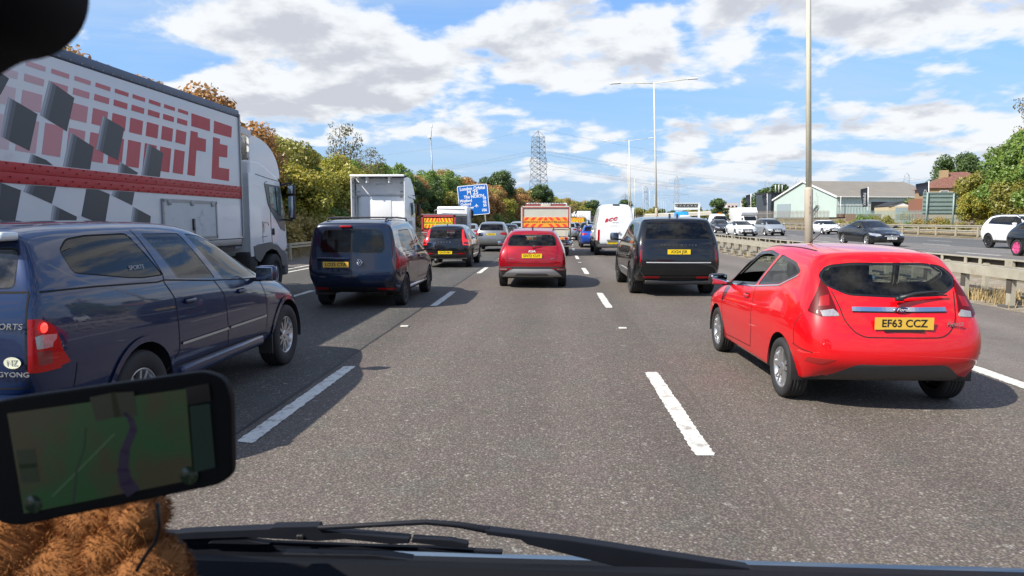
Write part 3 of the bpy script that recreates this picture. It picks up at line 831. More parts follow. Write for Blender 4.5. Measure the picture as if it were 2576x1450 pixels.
# ================================================================ lamp columns
LEAN = R(2.3)
POLE = mat('galvanised_pole', (.66, .62, .48), .7, 0., var=.18, vscale=1.2); POLEB = mat('pole_base', (.42, .36, .28), .7, var=.2, vscale=2); LANT = mat('lantern_grey', (.72, .73, .72), .5)
def lamp_column(i, y, label, ground=.05, x=9.62, h=15.2, twin=True, grp='twin arm lamp columns along the central reservation'):
    root = empty('lamp_column', (x + cx(y), y, ground), 0, label, 'street lamp', grp); root.rotation_euler = (0, -LEAN, -math.atan(.00084 * max(0, min(y, 250) - 25)))
    m = MB(); m.tube([(0, 0, 2.9), (0, 0, 9), (0, 0, h)], [.105, .085, .055], POLE, 12 if i < 3 else 6); m.build('column', root)
    m = MB(); m.tube([(0, 0, 0), (0, 0, 2.85), (0, 0, 2.95)], [.15, .15, .108], POLEB, 12 if i < 3 else 6); m.build('column_base', root)
    for sx in (-1, 1):
        m = MB(); m.tube([(0, 0, h - .06), (sx * 3.3, 0, h + .12)], [.045, .035], POLE, 6); m.build('arm', root)
        m = MB(); m.rbox((sx * 3.75, 0, h + .15), (1.0, .34, .15), LANT, .05); m.build('lantern', root)
    return root
Y_L = [26.8, 71, 121, 175, 226, 274, 322, 368, 416, 465, 515, 565]
for i, y in enumerate(Y_L):
    lb = ['thick pale lamp column rising behind the red hatchback to the top of the frame', 'tall twin arm lamp column above the black luxury SUV', 'third lamp column of the row, its arms just below the tall one'][i] if i < 3 else ('fourth lamp column of the row along the median' if i == 3 else 'distant twin arm lamp column far along the bending motorway')
    r = lamp_column(i, y, lb)
    if i == 0: text('column_number', '1\n1\n0\nF', .19, mat('number_ink', (.25, .22, .17), .6), r, (0, -.156, 2.28), ext=.001, sx=.9)

# ================================================================ M25 distance sign
def big_sign():
    SB = mat('motorway_sign_blue', (.0, .13, .52), .45, var=.04); SW = mat('sign_white', (.80, .81, .80), .5)
    y = 92.; x = -9.95; root = empty('motorway_distance_sign', (x, y, .18), 0, 'blue motorway distance sign reading London Orbital M25 on the left verge', 'sign'); root.rotation_euler = (0, -R(5.0), 0)
    w, h = 4.0, 3.95; zc = 4.25
    m = MB(); m.prism(smoothpoly([(-w / 2, zc - h / 2), (w / 2, zc - h / 2), (w / 2, zc + h / 2), (-w / 2, zc + h / 2)], .2), -.03, .03, SW, 'xz'); pl = m.build('sign_plate', root)
    m = MB(); m.prism(smoothpoly([(-w / 2 + .09, zc - h / 2 + .09), (w / 2 - .09, zc - h / 2 + .09), (w / 2 - .09, zc + h / 2 - .09), (-w / 2 + .09, zc + h / 2 - .09)], .16), -.036, -.031, SB, 'xz'); m.build('blue_face', pl)
    def t(s, sz, px, pz, sx=.92): text('lettering', s, sz * 1.08, SW, pl, (px, -.042, zc + pz), ext=.002, sx=sx, bold=.018)
    t('London Orbital', .56, .0, 1.52, .88); t('M 25', .74, -.02, .98); t('The NORTH', .50, .12, .45); t('Watford', .46, -1.0, -.02); t('18', .46, 1.45, .13); t('Oxford', .46, -1.05, -.48); t('42', .46, 1.45, -.34); t('55', .46, 1.45, -.80); t('106', .46, 1.30, -1.42); t('Heathrow', .44, -.95, -.94); t('Bristol', .44, -1.05, -1.42)
    m = MB(); m.prism([(.30, zc - .98), (.36, zc - 1.0), (.36, zc - .80), (.60, zc - .90), (.60, zc - .84), (.38, zc - .66), (.36, zc - .52), (.33, zc - .48), (.30, zc - .52), (.28, zc - .66), (.06, zc - .84), (.06, zc - .90), (.30, zc - .80)], -.040, -.037, SW, 'xz'); m.build('aeroplane_symbol', pl)
    for px in (-1.4, 1.35):
        m = MB(); m.tube([(px, .08, 0), (px, .08, zc + 1.6)], .08, POLE, 8); m.build('post', root)
big_sign()
def cctv():
    root = empty('camera_mast', (-18.2, 108, 3.2), 0, 'slim mast with a camera above the left tree line', 'mast'); root.rotation_euler = (0, -LEAN, 0)
    m = MB(); m.tube([(0, 0, 0), (0, 0, 11.3)], [.13, .08], STEEL, 8); m.build('mast', root)
    m = MB(); m.rbox((-.15, 0, 11.3), (.5, .4, .4), LANT, .05); m.tube([(.1, 0, 11.4), (.25, 0, 13.0)], .04, STEEL, 6); m.rbox((.25, 0, 12.9), (.2, .2, .5), LANT, .05); m.build('camera_head', root)
cctv()

# ================================================================ pylons and wires
STEELP = mat('pylon_steel', (.20, .22, .24), .7, .1); STEELF = mat('far_pylon_steel', (.36, .40, .45), .8)  # far steel paler and bluer: distance haze put into the colour
def pylon(x, y, z, H, label, W0=9.5, arms=((.80, 5.2), (.66, 7.0), (.945, 3.2)), rz=0., r=.16, fine=True, lean=None):
    root = empty('electricity_pylon', (x, y, z), rz, label, 'pylon', 'electricity pylons'); root.rotation_euler = (0, -(R(1.) if lean is None else lean), rz)
    def w(t): return (W0 * (1 - t) + 2.6 * t if t < .55 else W0 * .45 + 2.6 * .55 - (t - .55) * 3.0) / 2 if t < .95 else .6
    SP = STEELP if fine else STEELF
    m = MB(); lv = [0, .10, .20, .29, .37, .45, .52, .58, .64, .70, .76, .82, .88, .93, 1.] if fine else [0, .2, .37, .52, .66, .8, .93, 1.]
    for a, b in zip(lv[:-1], lv[1:]):
        wa, wb = w(a), w(b) if b < 1 else .05; za, zb = a * H, b * H
        ca = [(-wa, -wa, za), (wa, -wa, za), (wa, wa, za), (-wa, wa, za)]; cb = [(-wb, -wb, zb), (wb, -wb, zb), (wb, wb, zb), (-wb, wb, zb)]
        for k in range(4):
            m.bar(ca[k], cb[k], r * 1.5, r * 1.5, SP)
            if b < 1:
                m.bar(ca[k], cb[(k + 1) % 4], r, r, SP); m.bar(ca[(k + 1) % 4], cb[k], r, r, SP)
                if fine: m.bar(cb[k], cb[(k + 1) % 4], r * .8, r * .8, SP)
    m.build('lattice', root)
    for t, al in arms:
        if not al: continue
        m = MB(); zz = t * H; wt = w(t)
        for sx in (-1, 1):
            for yy in (-wt, wt):
                m.bar((sx * wt, yy, zz), (sx * al, 0, zz + .6), r, r, SP); m.bar((sx * wt, yy, zz + 2.2), (sx * al, 0, zz + .6), r, r, SP)
            m.bar((sx * al, 0, zz + .6), (sx * al, 0, zz - 3.2 * (H / 50)), r * 1.3, r * 1.3, SP)
        m.build('cross_arm', root)
    return root
pylon(-7.2, 389, 1, 49.5, 'tall lattice electricity pylon beyond the trees ahead', 10.5, ((.82, 4.6), (.66, 5.6)), R(35), .14)
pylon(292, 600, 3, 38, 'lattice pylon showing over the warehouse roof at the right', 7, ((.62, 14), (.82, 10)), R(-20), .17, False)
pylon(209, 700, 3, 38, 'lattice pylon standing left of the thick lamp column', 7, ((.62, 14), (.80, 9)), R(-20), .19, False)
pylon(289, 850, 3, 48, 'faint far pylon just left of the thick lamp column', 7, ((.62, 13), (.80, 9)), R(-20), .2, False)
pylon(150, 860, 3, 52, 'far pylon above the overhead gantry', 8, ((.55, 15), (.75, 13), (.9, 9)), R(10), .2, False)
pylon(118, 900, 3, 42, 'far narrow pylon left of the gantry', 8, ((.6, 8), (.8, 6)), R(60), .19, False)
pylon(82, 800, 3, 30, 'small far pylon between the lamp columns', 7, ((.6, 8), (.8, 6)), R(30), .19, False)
def wires():
    root = empty('overhead_power_lines', (-7.2, 389, 40), 0, 'thin overhead power lines strung from the pylon across the sky', 'power line'); o0 = Vector((-7.2, 389, 40))
    wm = mat('wire_grey', (.18, .20, .24), .6)
    for (x0, z0, x1, z1) in ((-4.6, 38.5, -10, 30), (4.6, 38.5, 10, 30), (-5.6, 30.5, -14, 23), (5.6, 30.5, 14, 23), (0, 50.5, 0, 41), (-4.6, 38., -9, 29.2), (4.6, 38., 9, 29.2)):
        m = MB()
        for (ex, ey, ez, sag) in ((292 + x1, 600, z1 + 3, 8.), (-340, 430, z0 - 6, 14.)):
            pts = [Vector((-7.2 + x0 + (ex + 7.2 - x0) * t, 389 + (ey - 389) * t, z0 + 1 + (ez - z0 - 1) * t - 4 * sag * t * (1 - t))) - o0 for t in [k / 16 for k in range(17)]]
            m.tube(pts, .034, wm, 4, False)
        m.build('wire', root)
wires()

# ================================================================ trees
import numpy as np
def leafmat(name, cols, trans=.38, rough=.6):
    m = bpy.data.materials.new(name); m.use_nodes = True; b = NB(m.node_tree); b.n.clear()
    g = b.new('ShaderNodeNewGeometry'); rp = b.new('ShaderNodeValToRGB'); cr = rp.color_ramp; cr.interpolation = 'LINEAR'
    tc = b.new('ShaderNodeTexCoord'); nz = b.noise(tc.outputs['Object'], .55, 3, .5)
    f = b.m('ADD', b.m('MULTIPLY', g.outputs['Random Per Island'], .55), b.m('MULTIPLY', b.ss(nz, .3, .7), .45)); b.l.new(f, rp.inputs[0])
    while len(cr.elements) < len(cols): cr.elements.new(.5)
    for i, c in enumerate(cols): cr.elements[i].position = i / (len(cols) - 1); cr.elements[i].color = c4(c)
    d = b.new('ShaderNodeBsdfDiffuse'); t = b.new('ShaderNodeBsdfTranslucent'); gl = b.new('ShaderNodeBsdfGlossy'); gl.inputs['Roughness'].default_value = .45; gl.inputs[0].default_value = (1, 1, 1, 1)
    b.l.new(rp.outputs[0], d.inputs[0]); b.l.new(rp.outputs[0], t.inputs[0])
    mx = b.new('ShaderNodeMixShader'); mx.inputs[0].default_value = trans; b.l.new(d.outputs[0], mx.inputs[1]); b.l.new(t.outputs[0], mx.inputs[2])
    m2 = b.new('ShaderNodeMixShader'); m2.inputs[0].default_value = .035; b.l.new(mx.outputs[0], m2.inputs[1]); b.l.new(gl.outputs[0], m2.inputs[2])
    o = b.new('ShaderNodeOutputMaterial'); b.l.new(m2.outputs[0], o.inputs[0]); return m
LM = dict(
    green=leafmat('leaf_green', [(0.087, 0.146, 0.032), (0.146, 0.234, 0.042), (0.204, 0.306, 0.058), (0.291, 0.351, 0.074)]),
    olive=leafmat('leaf_olive', [(0.131, 0.146, 0.032), (0.233, 0.241, 0.047), (0.335, 0.306, 0.063), (0.437, 0.351, 0.084)]),
    dark=leafmat('leaf_dark', [(0.051, 0.088, 0.029), (0.081, 0.131, 0.037), (0.109, 0.175, 0.047), (0.146, 0.204, 0.053)]),
    yellow=leafmat('leaf_yellow', [(0.190, 0.204, 0.032), (0.320, 0.321, 0.047), (0.437, 0.394, 0.063), (0.524, 0.380, 0.084)]),
    rust=leafmat('leaf_rust', [(0.218, 0.146, 0.053), (0.378, 0.204, 0.068), (0.524, 0.277, 0.095), (0.495, 0.364, 0.105)]),
    tan=leafmat('leaf_tan', [(0.204, 0.175, 0.053), (0.335, 0.263, 0.079), (0.437, 0.321, 0.105), (0.350, 0.351, 0.074)]),
    bare=leafmat('leaf_sparse', [(0.087, 0.088, 0.032), (0.174, 0.146, 0.053), (0.233, 0.189, 0.074), (0.146, 0.161, 0.042)]))
BARK = mat('bark', (.10, .085, .065), .9, var=.4, vscale=5, bump=.5, bscale=15)
def crown_mesh(seed, col, n=5200, leaf=.20, blobs=22, R0=(2.6, 2.6, 2.9), zc=4.0, flat=.0, shell=.5, br=(.7, 1.35)):
    """leaf-sized quads scattered over the shells of many small clumps that make up one uneven crown"""
    rg = np.random.default_rng(seed); rx, ry, rz = R0
    d = rg.normal(size=(blobs, 3)); d /= np.linalg.norm(d, axis=1)[:, None]; rr = rg.uniform(.25, 1., blobs) ** .6
    bc = d * rr[:, None] * np.array([rx, ry, rz]) * .78; bc[:, 2] += zc; bc[:, 2] = np.maximum(bc[:, 2], .5)
    bs = rg.uniform(br[0], br[1], blobs) * (.75 + .25 * (1 - rr))
    k = rg.choice(blobs, n, p=bs ** 2 / (bs ** 2).sum()); q = rg.normal(size=(n, 3)); q /= np.linalg.norm(q, axis=1)[:, None]
    rad = bs[k] * (shell + (1 - shell) * rg.uniform(0, 1, n) ** .5) * rg.uniform(.9, 1.12, n)
    c = bc[k] + q * rad[:, None] * np.array([1, 1, .82])
    nn = q * .7 + rg.normal(size=(n, 3)) * .55 + np.array([0, 0, .35]); nn /= np.linalg.norm(nn, axis=1)[:, None]
    a = np.cross(nn, rg.normal(size=(n, 3))); a /= np.linalg.norm(a, axis=1)[:, None]; b = np.cross(nn, a)
    s = leaf * rg.uniform(.6, 1.35, n)[:, None]
    v = np.stack([c - a * s * .5, c - b * s * .32, c + a * s * .5, c + b * s * .32], 1).reshape(-1, 3)
    me = bpy.data.meshes.new('crown'); me.vertices.add(len(v)); me.vertices.foreach_set('co', v.astype('f4').ravel())
    me.loops.add(4 * n); me.loops.foreach_set('vertex_index', np.arange(4 * n, dtype='i4')); me.polygons.add(n)
    me.polygons.foreach_set('loop_start', np.arange(0, 4 * n, 4, dtype='i4')); me.update(calc_edges=True); me.materials.append(LM[col])
    tr = MB(); rr_ = random.Random(seed)
    tr.tube([(0, 0, -.6), (rr_.uniform(-.2, .2), .1, zc * .5), (rr_.uniform(-.3, .3), 0, zc)], [.17, .12, .07], BARK, 6)
    for i in range(min(blobs, 12)):
        e = bc[i]; tr.tube([(0, 0, zc * rr_.uniform(.15, .6)), (e[0] * .5, e[1] * .5, e[2] * .75), (e[0], e[1], e[2] + .3)], [.07, .04, .012], BARK, 4, False)
    return me, tr.mesh('trunk')
_T = {}
def tree(kind, x, y, s=1., label=None, group=None, rz=None, z=None, sz=None, name='tree', cat='tree'):
    if kind not in _T:
        sd, col, kw = TK[kind]; _T[kind] = crown_mesh(sd, col, **kw)
    cm, tm = _T[kind]; zz = gz(x, y) if z is None else z
    r = empty(name, (x, y, zz - .05), rnd.uniform(0, 6.28) if rz is None else rz, label, cat, group); r.scale = (s, s, sz or s)
    obj('crown', cm, r); obj('trunk', tm, r); return r
TK = {}
for i, c in enumerate(('green', 'olive', 'yellow', 'rust', 'tan', 'dark')):
    TK[c + '_a'] = (10 + i, c, dict(n=15000, leaf=.22, blobs=34, R0=(2.9, 2.9, 3.2), zc=3.6, shell=.35)); TK[c + '_b'] = (30 + i, c, dict(n=15000, leaf=.22, blobs=36, R0=(3.3, 3.3, 2.8), zc=3.2, shell=.35))
TK['sparse'] = (50, 'bare', dict(n=1300, leaf=.16, blobs=26, R0=(2.0, 2.0, 3.4), zc=5.0, br=(.4, .9)))
TK['shrub_g'] = (61, 'green', dict(n=2200, leaf=.15, blobs=12, R0=(1.2, 1.2, .9), zc=.9, br=(.4, .8))); TK['shrub_o'] = (62, 'olive', dict(n=2200, leaf=.15, blobs=12, R0=(1.4, 1.2, .9), zc=.9, br=(.4, .8)))
TK['shrub_r'] = (63, 'rust', dict(n=1800, leaf=.15, blobs=10, R0=(1.0, 1.0, 1.3), zc=1.3, br=(.35, .7))); TK['shrub_t'] = (64, 'tan', dict(n=2000, leaf=.15, blobs=12, R0=(1.4, 1.2, .9), zc=.9, br=(.4, .8)))
TK['far'] = (70, 'dark', dict(n=2600, leaf=.42, blobs=18, R0=(3.2, 3.2, 2.8), zc=3.6)); TK['far_o'] = (71, 'olive', dict(n=2600, leaf=.42, blobs=18, R0=(3.4, 3.4, 2.4), zc=3.2))
rnd = random.Random(11)
LAB = dict(green='leafy green tree', olive='olive green tree', yellow='yellowing tree', rust='rust brown autumn tree', tan='dry tan tree', dark='dark green tree')
def bank_label(c, y, row):
    zs = ((26, 'hidden behind the long box lorry'), (34, 'rising above the front of the box lorry'), (42, 'just right of the lorry cab'), (52, 'between the lorry cab and the small van'), (64, 'above the roof of the small van'), (78, 'left of the white tractor unit'), (95, 'over the white tractor unit'), (115, 'right of the white tractor unit'), (140, 'left of the blue distance sign'), (175, 'behind the blue distance sign'), (215, 'right of the blue distance sign'), (260, 'left of the cream tipper'), (999, 'at the far end of the bank'))
    return LAB[c] + ' in the ' + ('front', 'middle', 'back')[row] + ' row ' + next(t for k, t in zs if y < k)
def left_bank():
    y = 8.
    while y < 330:
        for row in range(3):
            yy = y + rnd.uniform(-1.3, 1.3)
            X = (-15.6, -18.4, -22.2)[row] + rnd.uniform(-.5, .5) - (1.2 if yy < 26 and row == 0 else 0)
            if row == 0 and (58 < yy < 94 or rnd.random() < (.8 if 24 < yy < 60 else .12)): continue
            # what stands where, as in the photograph: rust near the lorry, olive/green in the middle, rust again by the sign
            if yy < 38: w = ('rust', 'tan', 'rust', 'rust')
            elif yy < 46: w = ('olive', 'tan', 'olive', 'yellow', 'green')
            elif yy < 78: w = ('green', 'yellow', 'green', 'yellow', 'green', 'olive')
            elif yy < 112: w = ('green', 'green', 'olive', 'dark', 'rust')
            elif yy < 180: w = ('rust', 'rust', 'tan', 'yellow', 'rust', 'olive')
            else: w = ('olive', 'tan', 'olive', 'yellow', 'tan')
            c = rnd.choice(w); hs = {0: .74, 1: .92, 2: 1.0}[row] * rnd.uniform(.88, 1.12)
            base = interp(X, GZ)
            tgt = (9.6 if yy < 35 else 8.4 if yy < 48 else 7.9 if yy < 70 else 8.6 if yy < 100 else 10. if yy < 180 else 10.6)
            top = tgt * (.72, .93, 1.0)[row] * rnd.uniform(.93, 1.05); s = max(.55, (top - base) / 6.7)
            tree(c + rnd.choice(('_a', '_b')), X + cx(yy), yy, s * rnd.uniform(.95, 1.15), bank_label(c, yy, row), 'trees on the left embankment', sz=s * 1.08)
        y += 3.1 if y < 60 else 4.2 if y < 120 else 5.5
left_bank()
tree('sparse', -18.5, 62, 1.0, 'thin half bare treetop standing above the left embankment', z=2.8, sz=1.12); tree('sparse', -17.2, 66, .9, 'small wispy tree beside the thin half bare treetop', z=2.6)
tree('dark_a', -12.0, 150, 1.5, 'taller dark green tree behind the blue motorway sign', z=3.5); tree('dark_b', -3., 185, 1.4, 'round dark green tree just right of the blue motorway sign', z=3.5)
for i, (x, y, k, s, lb) in enumerate(((-13.3, 25.5, 'shrub_r', .9, 'rust brown sapling behind the lorry mirrors'), (-13.6, 34, 'shrub_t', 1.2, 'dry shrub on the bank left of the white tractor unit'), (-13.4, 40, 'shrub_o', 1.1, 'low olive shrub at the foot of the bank'), (-14.2, 29.5, 'shrub_o', 1.5, 'olive shrub above the dry grass by the lorry cab'))):
    tree(k, x, y, s, lb, name='shrub', cat='shrub')

def scrub():
    for k in range(74):
        y = 20 + k * 1.9 + rnd.uniform(-.6, .6); X = -14.5 + rnd.uniform(-1.6, .5); kd = rnd.choice(('shrub_t', 'shrub_o', 'shrub_t', 'shrub_g', 'shrub_r') if y > 45 else ('shrub_t', 'shrub_t', 'shrub_o'))
        s = rnd.uniform(.8, 1.5) * (.8 if y < 45 else 1.1)
        if 60 < y < 94: X -= 1.2; s *= .8
        tree(kd, X + cx(y), y, s, dict(t='dry tan', o='olive', g='green', r='rust brown')[kd[-1]] + ' scrub bush ' + bank_label('tan', y, 0).split(' row ')[1], 'scrub bushes low on the left bank', name='shrub', cat='shrub')
scrub()
# dry grass on the left bank, and in the median
def grass_tufts(name, spots, n, h, m, seed, spread=.5, kind='stuff', zf=None):
    rg = np.random.default_rng(seed); k = rg.integers(0, len(spots), n); sp = np.array(spots)[k]
    c = sp + np.concatenate([rg.normal(size=(n, 2)) * spread, np.zeros((n, 1))], 1)
    if zf is not None: c[:, 2] = [zf(a, b) for a, b in c[:, :2]]
    hh = h * rg.uniform(.4, 1.2, n); az = rg.uniform(0, 2 * PI, n); ln = rg.uniform(.1, .8, n) * hh; w = .008 + .006 * rg.random(n)
    dx, dy = np.cos(az), np.sin(az); t = np.stack([c[:, 0] + dx * ln, c[:, 1] + dy * ln, c[:, 2] + hh], 1)
    a = np.stack([c[:, 0] - dy * w, c[:, 1] + dx * w, c[:, 2] - .02], 1); b = np.stack([c[:, 0] + dy * w, c[:, 1] - dx * w, c[:, 2] - .02], 1)
    v = np.stack([a, b, t], 1).reshape(-1, 3); me = bpy.data.meshes.new(name); me.vertices.add(3 * n); me.vertices.foreach_set('co', v.astype('f4').ravel())
    me.loops.add(3 * n); me.loops.foreach_set('vertex_index', np.arange(3 * n, dtype='i4')); me.polygons.add(n); me.polygons.foreach_set('loop_start', np.arange(0, 3 * n, 3, dtype='i4')); me.update(calc_edges=True); me.materials.append(m)
    return obj(name, me)
STRAW = mat('straw', (.42, .31, .15), .9, var=.3, vscale=3, col2=(.30, .24, .12))
spots = [(-12.6 - rnd.random() * 4.5, rnd.uniform(10, 75), 0) for _ in range(700)]
tag(grass_tufts('dry_grass', spots, 26000, .5, STRAW, 3, .25, zf=lambda a, b: gz(a, b)), 'dry straw coloured grass covering the lower left bank', 'grass', kind='stuff')
spots = [(9.75 + rnd.uniform(-.3, .3), y + rnd.uniform(-.2, .2), .03) for y in (15.4, 15.7, 15.9, 16.1, 16.3)] + [(9.8, 14.3, .03), (9.6, 13.5, .03)]
tag(grass_tufts('dry_grass', spots, 1100, .30, STRAW, 4, .13), 'tuft of dry yellow grass between the central barrier posts', 'grass', kind='stuff')
spots = [(9.7 + rnd.uniform(-.3, .4) + cx(y), y, .05) for y in [12 + k * .9 for k in range(60)]]
tag(grass_tufts('dry_weeds', spots, 1800, .16, STRAW, 5, .3), 'sparse dry weeds along the central reservation', 'grass', kind='stuff')
spots = [(34 + rnd.random() * 5 + cx(y), y, 0) for y in [30 + k * .25 for k in range(400)]]
tag(grass_tufts('verge_grass', spots, 16000, .35, STRAW, 6, .4, zf=gz), 'dry grass verge behind the far guard rail', 'grass', kind='stuff')

# ================================================================ right-hand side
RL = dict(green='big leafy green tree', olive='olive leaved tree', yellow='yellow green tree', rust='orange brown autumn tree', dark='dark green tree', tan='tan tree')
for i, (x, y, k, s) in enumerate(((40.0, 67, 'olive_b', 1.0), (38.6, 60, 'green_b', 1.15), (43.2, 67, 'green_a', 1.3), (47.8, 73, 'olive_a', 1.45), (41.6, 62, 'yellow_b', 1.3), (46.5, 69, 'rust_b', 1.3), (50, 74, 'yellow_a', 1.5), (37.4, 64.5, 'yellow_b', .62), (39.0, 65, 'green_b', .8), (37.2, 58, 'olive_b', .8), (39.6, 58, 'yellow_a', 1.2), (40.5, 59, 'green_a', 1.35), (36.6, 54, 'green_a', 1.0))):
    tree(k, x, y, s, RL[k.split('_')[0]] + (' at the left end of the clump by the sign back', ' low behind the guard rail in the right clump', ' at the heart of the right hand clump', ' tall at the back of the right hand clump', ' lit in front of the right hand clump', ' at the top of the right hand clump', ' behind the tall one in the right clump', ' overhanging the back of the road sign', ' beside the grey green sign posts', ' nearest the far guard rail in the clump', ' by the white crossover', ' above the white crossover', ' at the very edge above the black car')[i], 'trees clumped at the right edge')
tree('sparse', 46.5, 71, 1.2, 'bare topped tree rising above the right hand clump', z=4.6, sz=1.5); tree('dark_a', 60.5, 108, 1.45, 'dark green round tree behind the brick house', z=3.)
tree('dark_b', 56, 104, 1.0, 'dark tree left of the brick house roof', z=3.)
for i, (x, y, k, s, lb) in enumerate(((36.6, 84, 'shrub_g', .95, 'tall green shrub in front of the warehouse'), (38.3, 83, 'shrub_o', .7, 'small shrub right of the tall green shrub'), (65, 130, 'shrub_g', 1.9, 'dark bush at the warehouse corner by the shed'), (42, 86, 'shrub_t', .8, 'dry shrub before the palisade fence'))):
    tree(k, x, y, s, lb, name='shrub', cat='shrub')
for k in range(46):
    y = 40 + k * 2.1; x = 34.9 + rnd.uniform(-.3, .6) + cx(y); s = rnd.uniform(.45, .8)
    kd = rnd.choice(('shrub_g', 'shrub_o', 'shrub_t', 'shrub_o')); px = 1389 + 1760 * x / y
    tree(kd, x, y, s, 'low ' + dict(g='green', o='olive', t='dry tan')[kd[-1]] + ' bush behind the far guard rail ' + next(t for k2, t in ((1980, 'left of the thick lamp column'), (2080, 'above the white hatchback'), (2190, 'left of the black coupe roof'), (2310, 'right of the black coupe roof'), (2400, 'below the grey green sign back'), (2500, 'before the big right hand trees'), (9999, 'behind the white crossover')) if px < k2), 'bushes behind the far guard rail', name='shrub', cat='shrub')
# back of a road sign
def back_sign():
    root = empty('sign_seen_from_behind', (37.0, 68.5, 1.2), R(-3), 'grey green back of a large road sign before the brick house', 'sign'); gm = mat('sign_back_grey', (.24, .32, .30), .6, .2, var=.1)
    m = MB(); m.box((0, 0, 2.15), (4.2, .04, 2.1), gm); m.build('sign_plate', root)
    m = MB()
    for z in (1.25, 1.6, 1.95, 2.35, 2.75, 3.1): m.box((0, -.05, z), (4.2, .06, .05), mat('sign_rib', (.16, .21, .20), .6))
    m.build('rib', root)
    for x in (-1.75, .6): m = MB(); m.tube([(x, -.12, -.3), (x, -.12, 3.2)], .085, gm, 8); m.build('post', root)
back_sign()
def flag_pole(x, y, z, h, label, txt='', fw=1.0, fh=2.6):
    root = empty('feather_flag', (x, y, z), 0, label, 'flag', 'black banner flags on white poles'); root.rotation_euler = (0, -LEAN, 0)
    m = MB(); m.tube([(0, 0, 0), (0, 0, h)], .05, WHITEP, 6); m.build('pole', root)
    n = 8; vs = []
    for i in range(n + 1):
        t = i / n; wv = .14 * math.sin(t * 5); vs += [(-.05, wv * .3, h - .08 - t * fh), (-.05 - fw * (.95 - .25 * t), wv, h - .25 - t * fh * .97)]
    m = MB(); m.add(vs, [(2 * i, 2 * i + 1, 2 * i + 3, 2 * i + 2) for i in range(n)], mat('flag_black', (.02, .025, .04), .8), True); m.add([(a, b + .03, c) for a, b, c in vs], [(2 * i, 2 * i + 2, 2 * i + 3, 2 * i + 1) for i in range(n)], _M['flag_black'], True); f = m.build('banner', root)
    if txt: t = text('lettering', txt, .42, WHITEP, f, (-.5, -.16, h - 1.5), tilt=-PI / 2, ext=.002)
flag_pole(39.3, 90, 1.6, 4.3, 'black banner flag in front of the warehouse door', 'PEMINIX', .9, 2.3)
flag_pole(36.0, 120, 1.6, 4.6, 'small black banner flag left of the warehouse', '', .8, 1.8); flag_pole(33.3, 120, 1.6, 4.6, 'leftmost banner flag behind the white box truck', '', .8, 1.8)
flag_pole(44.0, 85, 1.8, 4.5, 'black banner flag beside the brick house', 'IDEAL', 1.5, 1.5)
# warehouse
def warehouse():
    cl = mat('pale_green_cladding', (.43, .52, .48), .55, var=.08, vscale=.5); rf = mat('grey_brown_roof', (.20, .18, .15), .8, var=.25, vscale=.6); dk = mat('dark_opening', (.02, .02, .022), .9); dg = mat('roller_grey', (.26, .32, .34), .6)
    root = empty('warehouse', (54.8, 150, 2.4), R(12), 'pale green clad warehouse with grey pitched roof beyond the fence', 'building')
    # local: x along the long wall, y away; gable faces -x
    Lx, Wy, He, Hr = 24.5, 25., 4.3, 8.0
    root.location = (59.0, 150, 2.4)
    m = MB(); m.add([(0, 0, 0), (0, Wy, 0), (0, Wy, He), (0, Wy / 2, Hr), (0, 0, He), (Lx, 0, 0), (Lx, Wy, 0), (Lx, Wy, He), (Lx, Wy / 2, Hr), (Lx, 0, He)],
                     [(0, 1, 2, 3, 4), (5, 9, 8, 7, 6), (0, 4, 9, 5), (1, 6, 7, 2)], cl); wl = m.build('wall', root)
    m = MB()
    for s in (0, 1):
        y0, y1 = (-.5, Wy / 2) if s == 0 else (Wy + .5, Wy / 2); z0 = He - .15
        m.bar((-.3, (y0 + y1) / 2, (z0 + Hr) / 2 + .12), (Lx + .3, (y0 + y1) / 2, (z0 + Hr) / 2 + .12), math.hypot(y1 - y0, Hr - z0), .12, rf, up=Vector((0, (Hr - z0) * (-1 if s == 0 else 1), abs(y1 - y0))))
    m.build('roof', root)
    m = MB(); m.bar((-.32, -.5, He - .1), (-.32, Wy / 2, Hr + .1), .12, .35, WHITEP); m.bar((-.32, Wy + .5, He - .1), (-.32, Wy / 2, Hr + .1), .12, .35, WHITEP); m.bar((-.3, -.5, He - .05), (Lx, -.5, He - .05), .15, .2, WHITEP); m.build('gutter', root)
    m = MB(); m.box((-.06, 20.5, 1.6), (.1, 6.0, 3.2), dg); m.build('roller_door', root)
    m = MB(); m.box((9.8, -.08, 1.6), (3.8, .14, 3.2), dk); m.build('loading_opening', root)
    m = MB()
    for k in range(36):
        x = .5 + k * .66
        if 7.8 < x < 11.8: continue
        m.box((x, -.03, 2.1), (.06, .06, 4.0), cl)
    for z in (2.5,): m.box((3.9, -.06, z), (7.6, .08, .12), WHITEP)
    m.box((3.9, -.05, .35), (7.6, .1, .7), mat('brick_plinth', (.22, .14, .10), .8)); m.build('cladding_ribs', root)
    m = MB()
    m.bar((-.5, 9.2, 0), (-.5, 6, 2.6), .6, .08, STEEL); m.bar((-1.1, 9.2, .9), (-1.1, 6, 3.5), .05, .05, STEEL); m.build('outside_stair', root)
    m = MB(); m.tube([(.5, -.6, 0), (.5, -.6, He)], .06, WHITEP, 6); m.tube([(-.6, 6.5, 0), (-.6, 6.5, He + 1)], .05, STEEL, 6); m.build('downpipe', root)
warehouse()
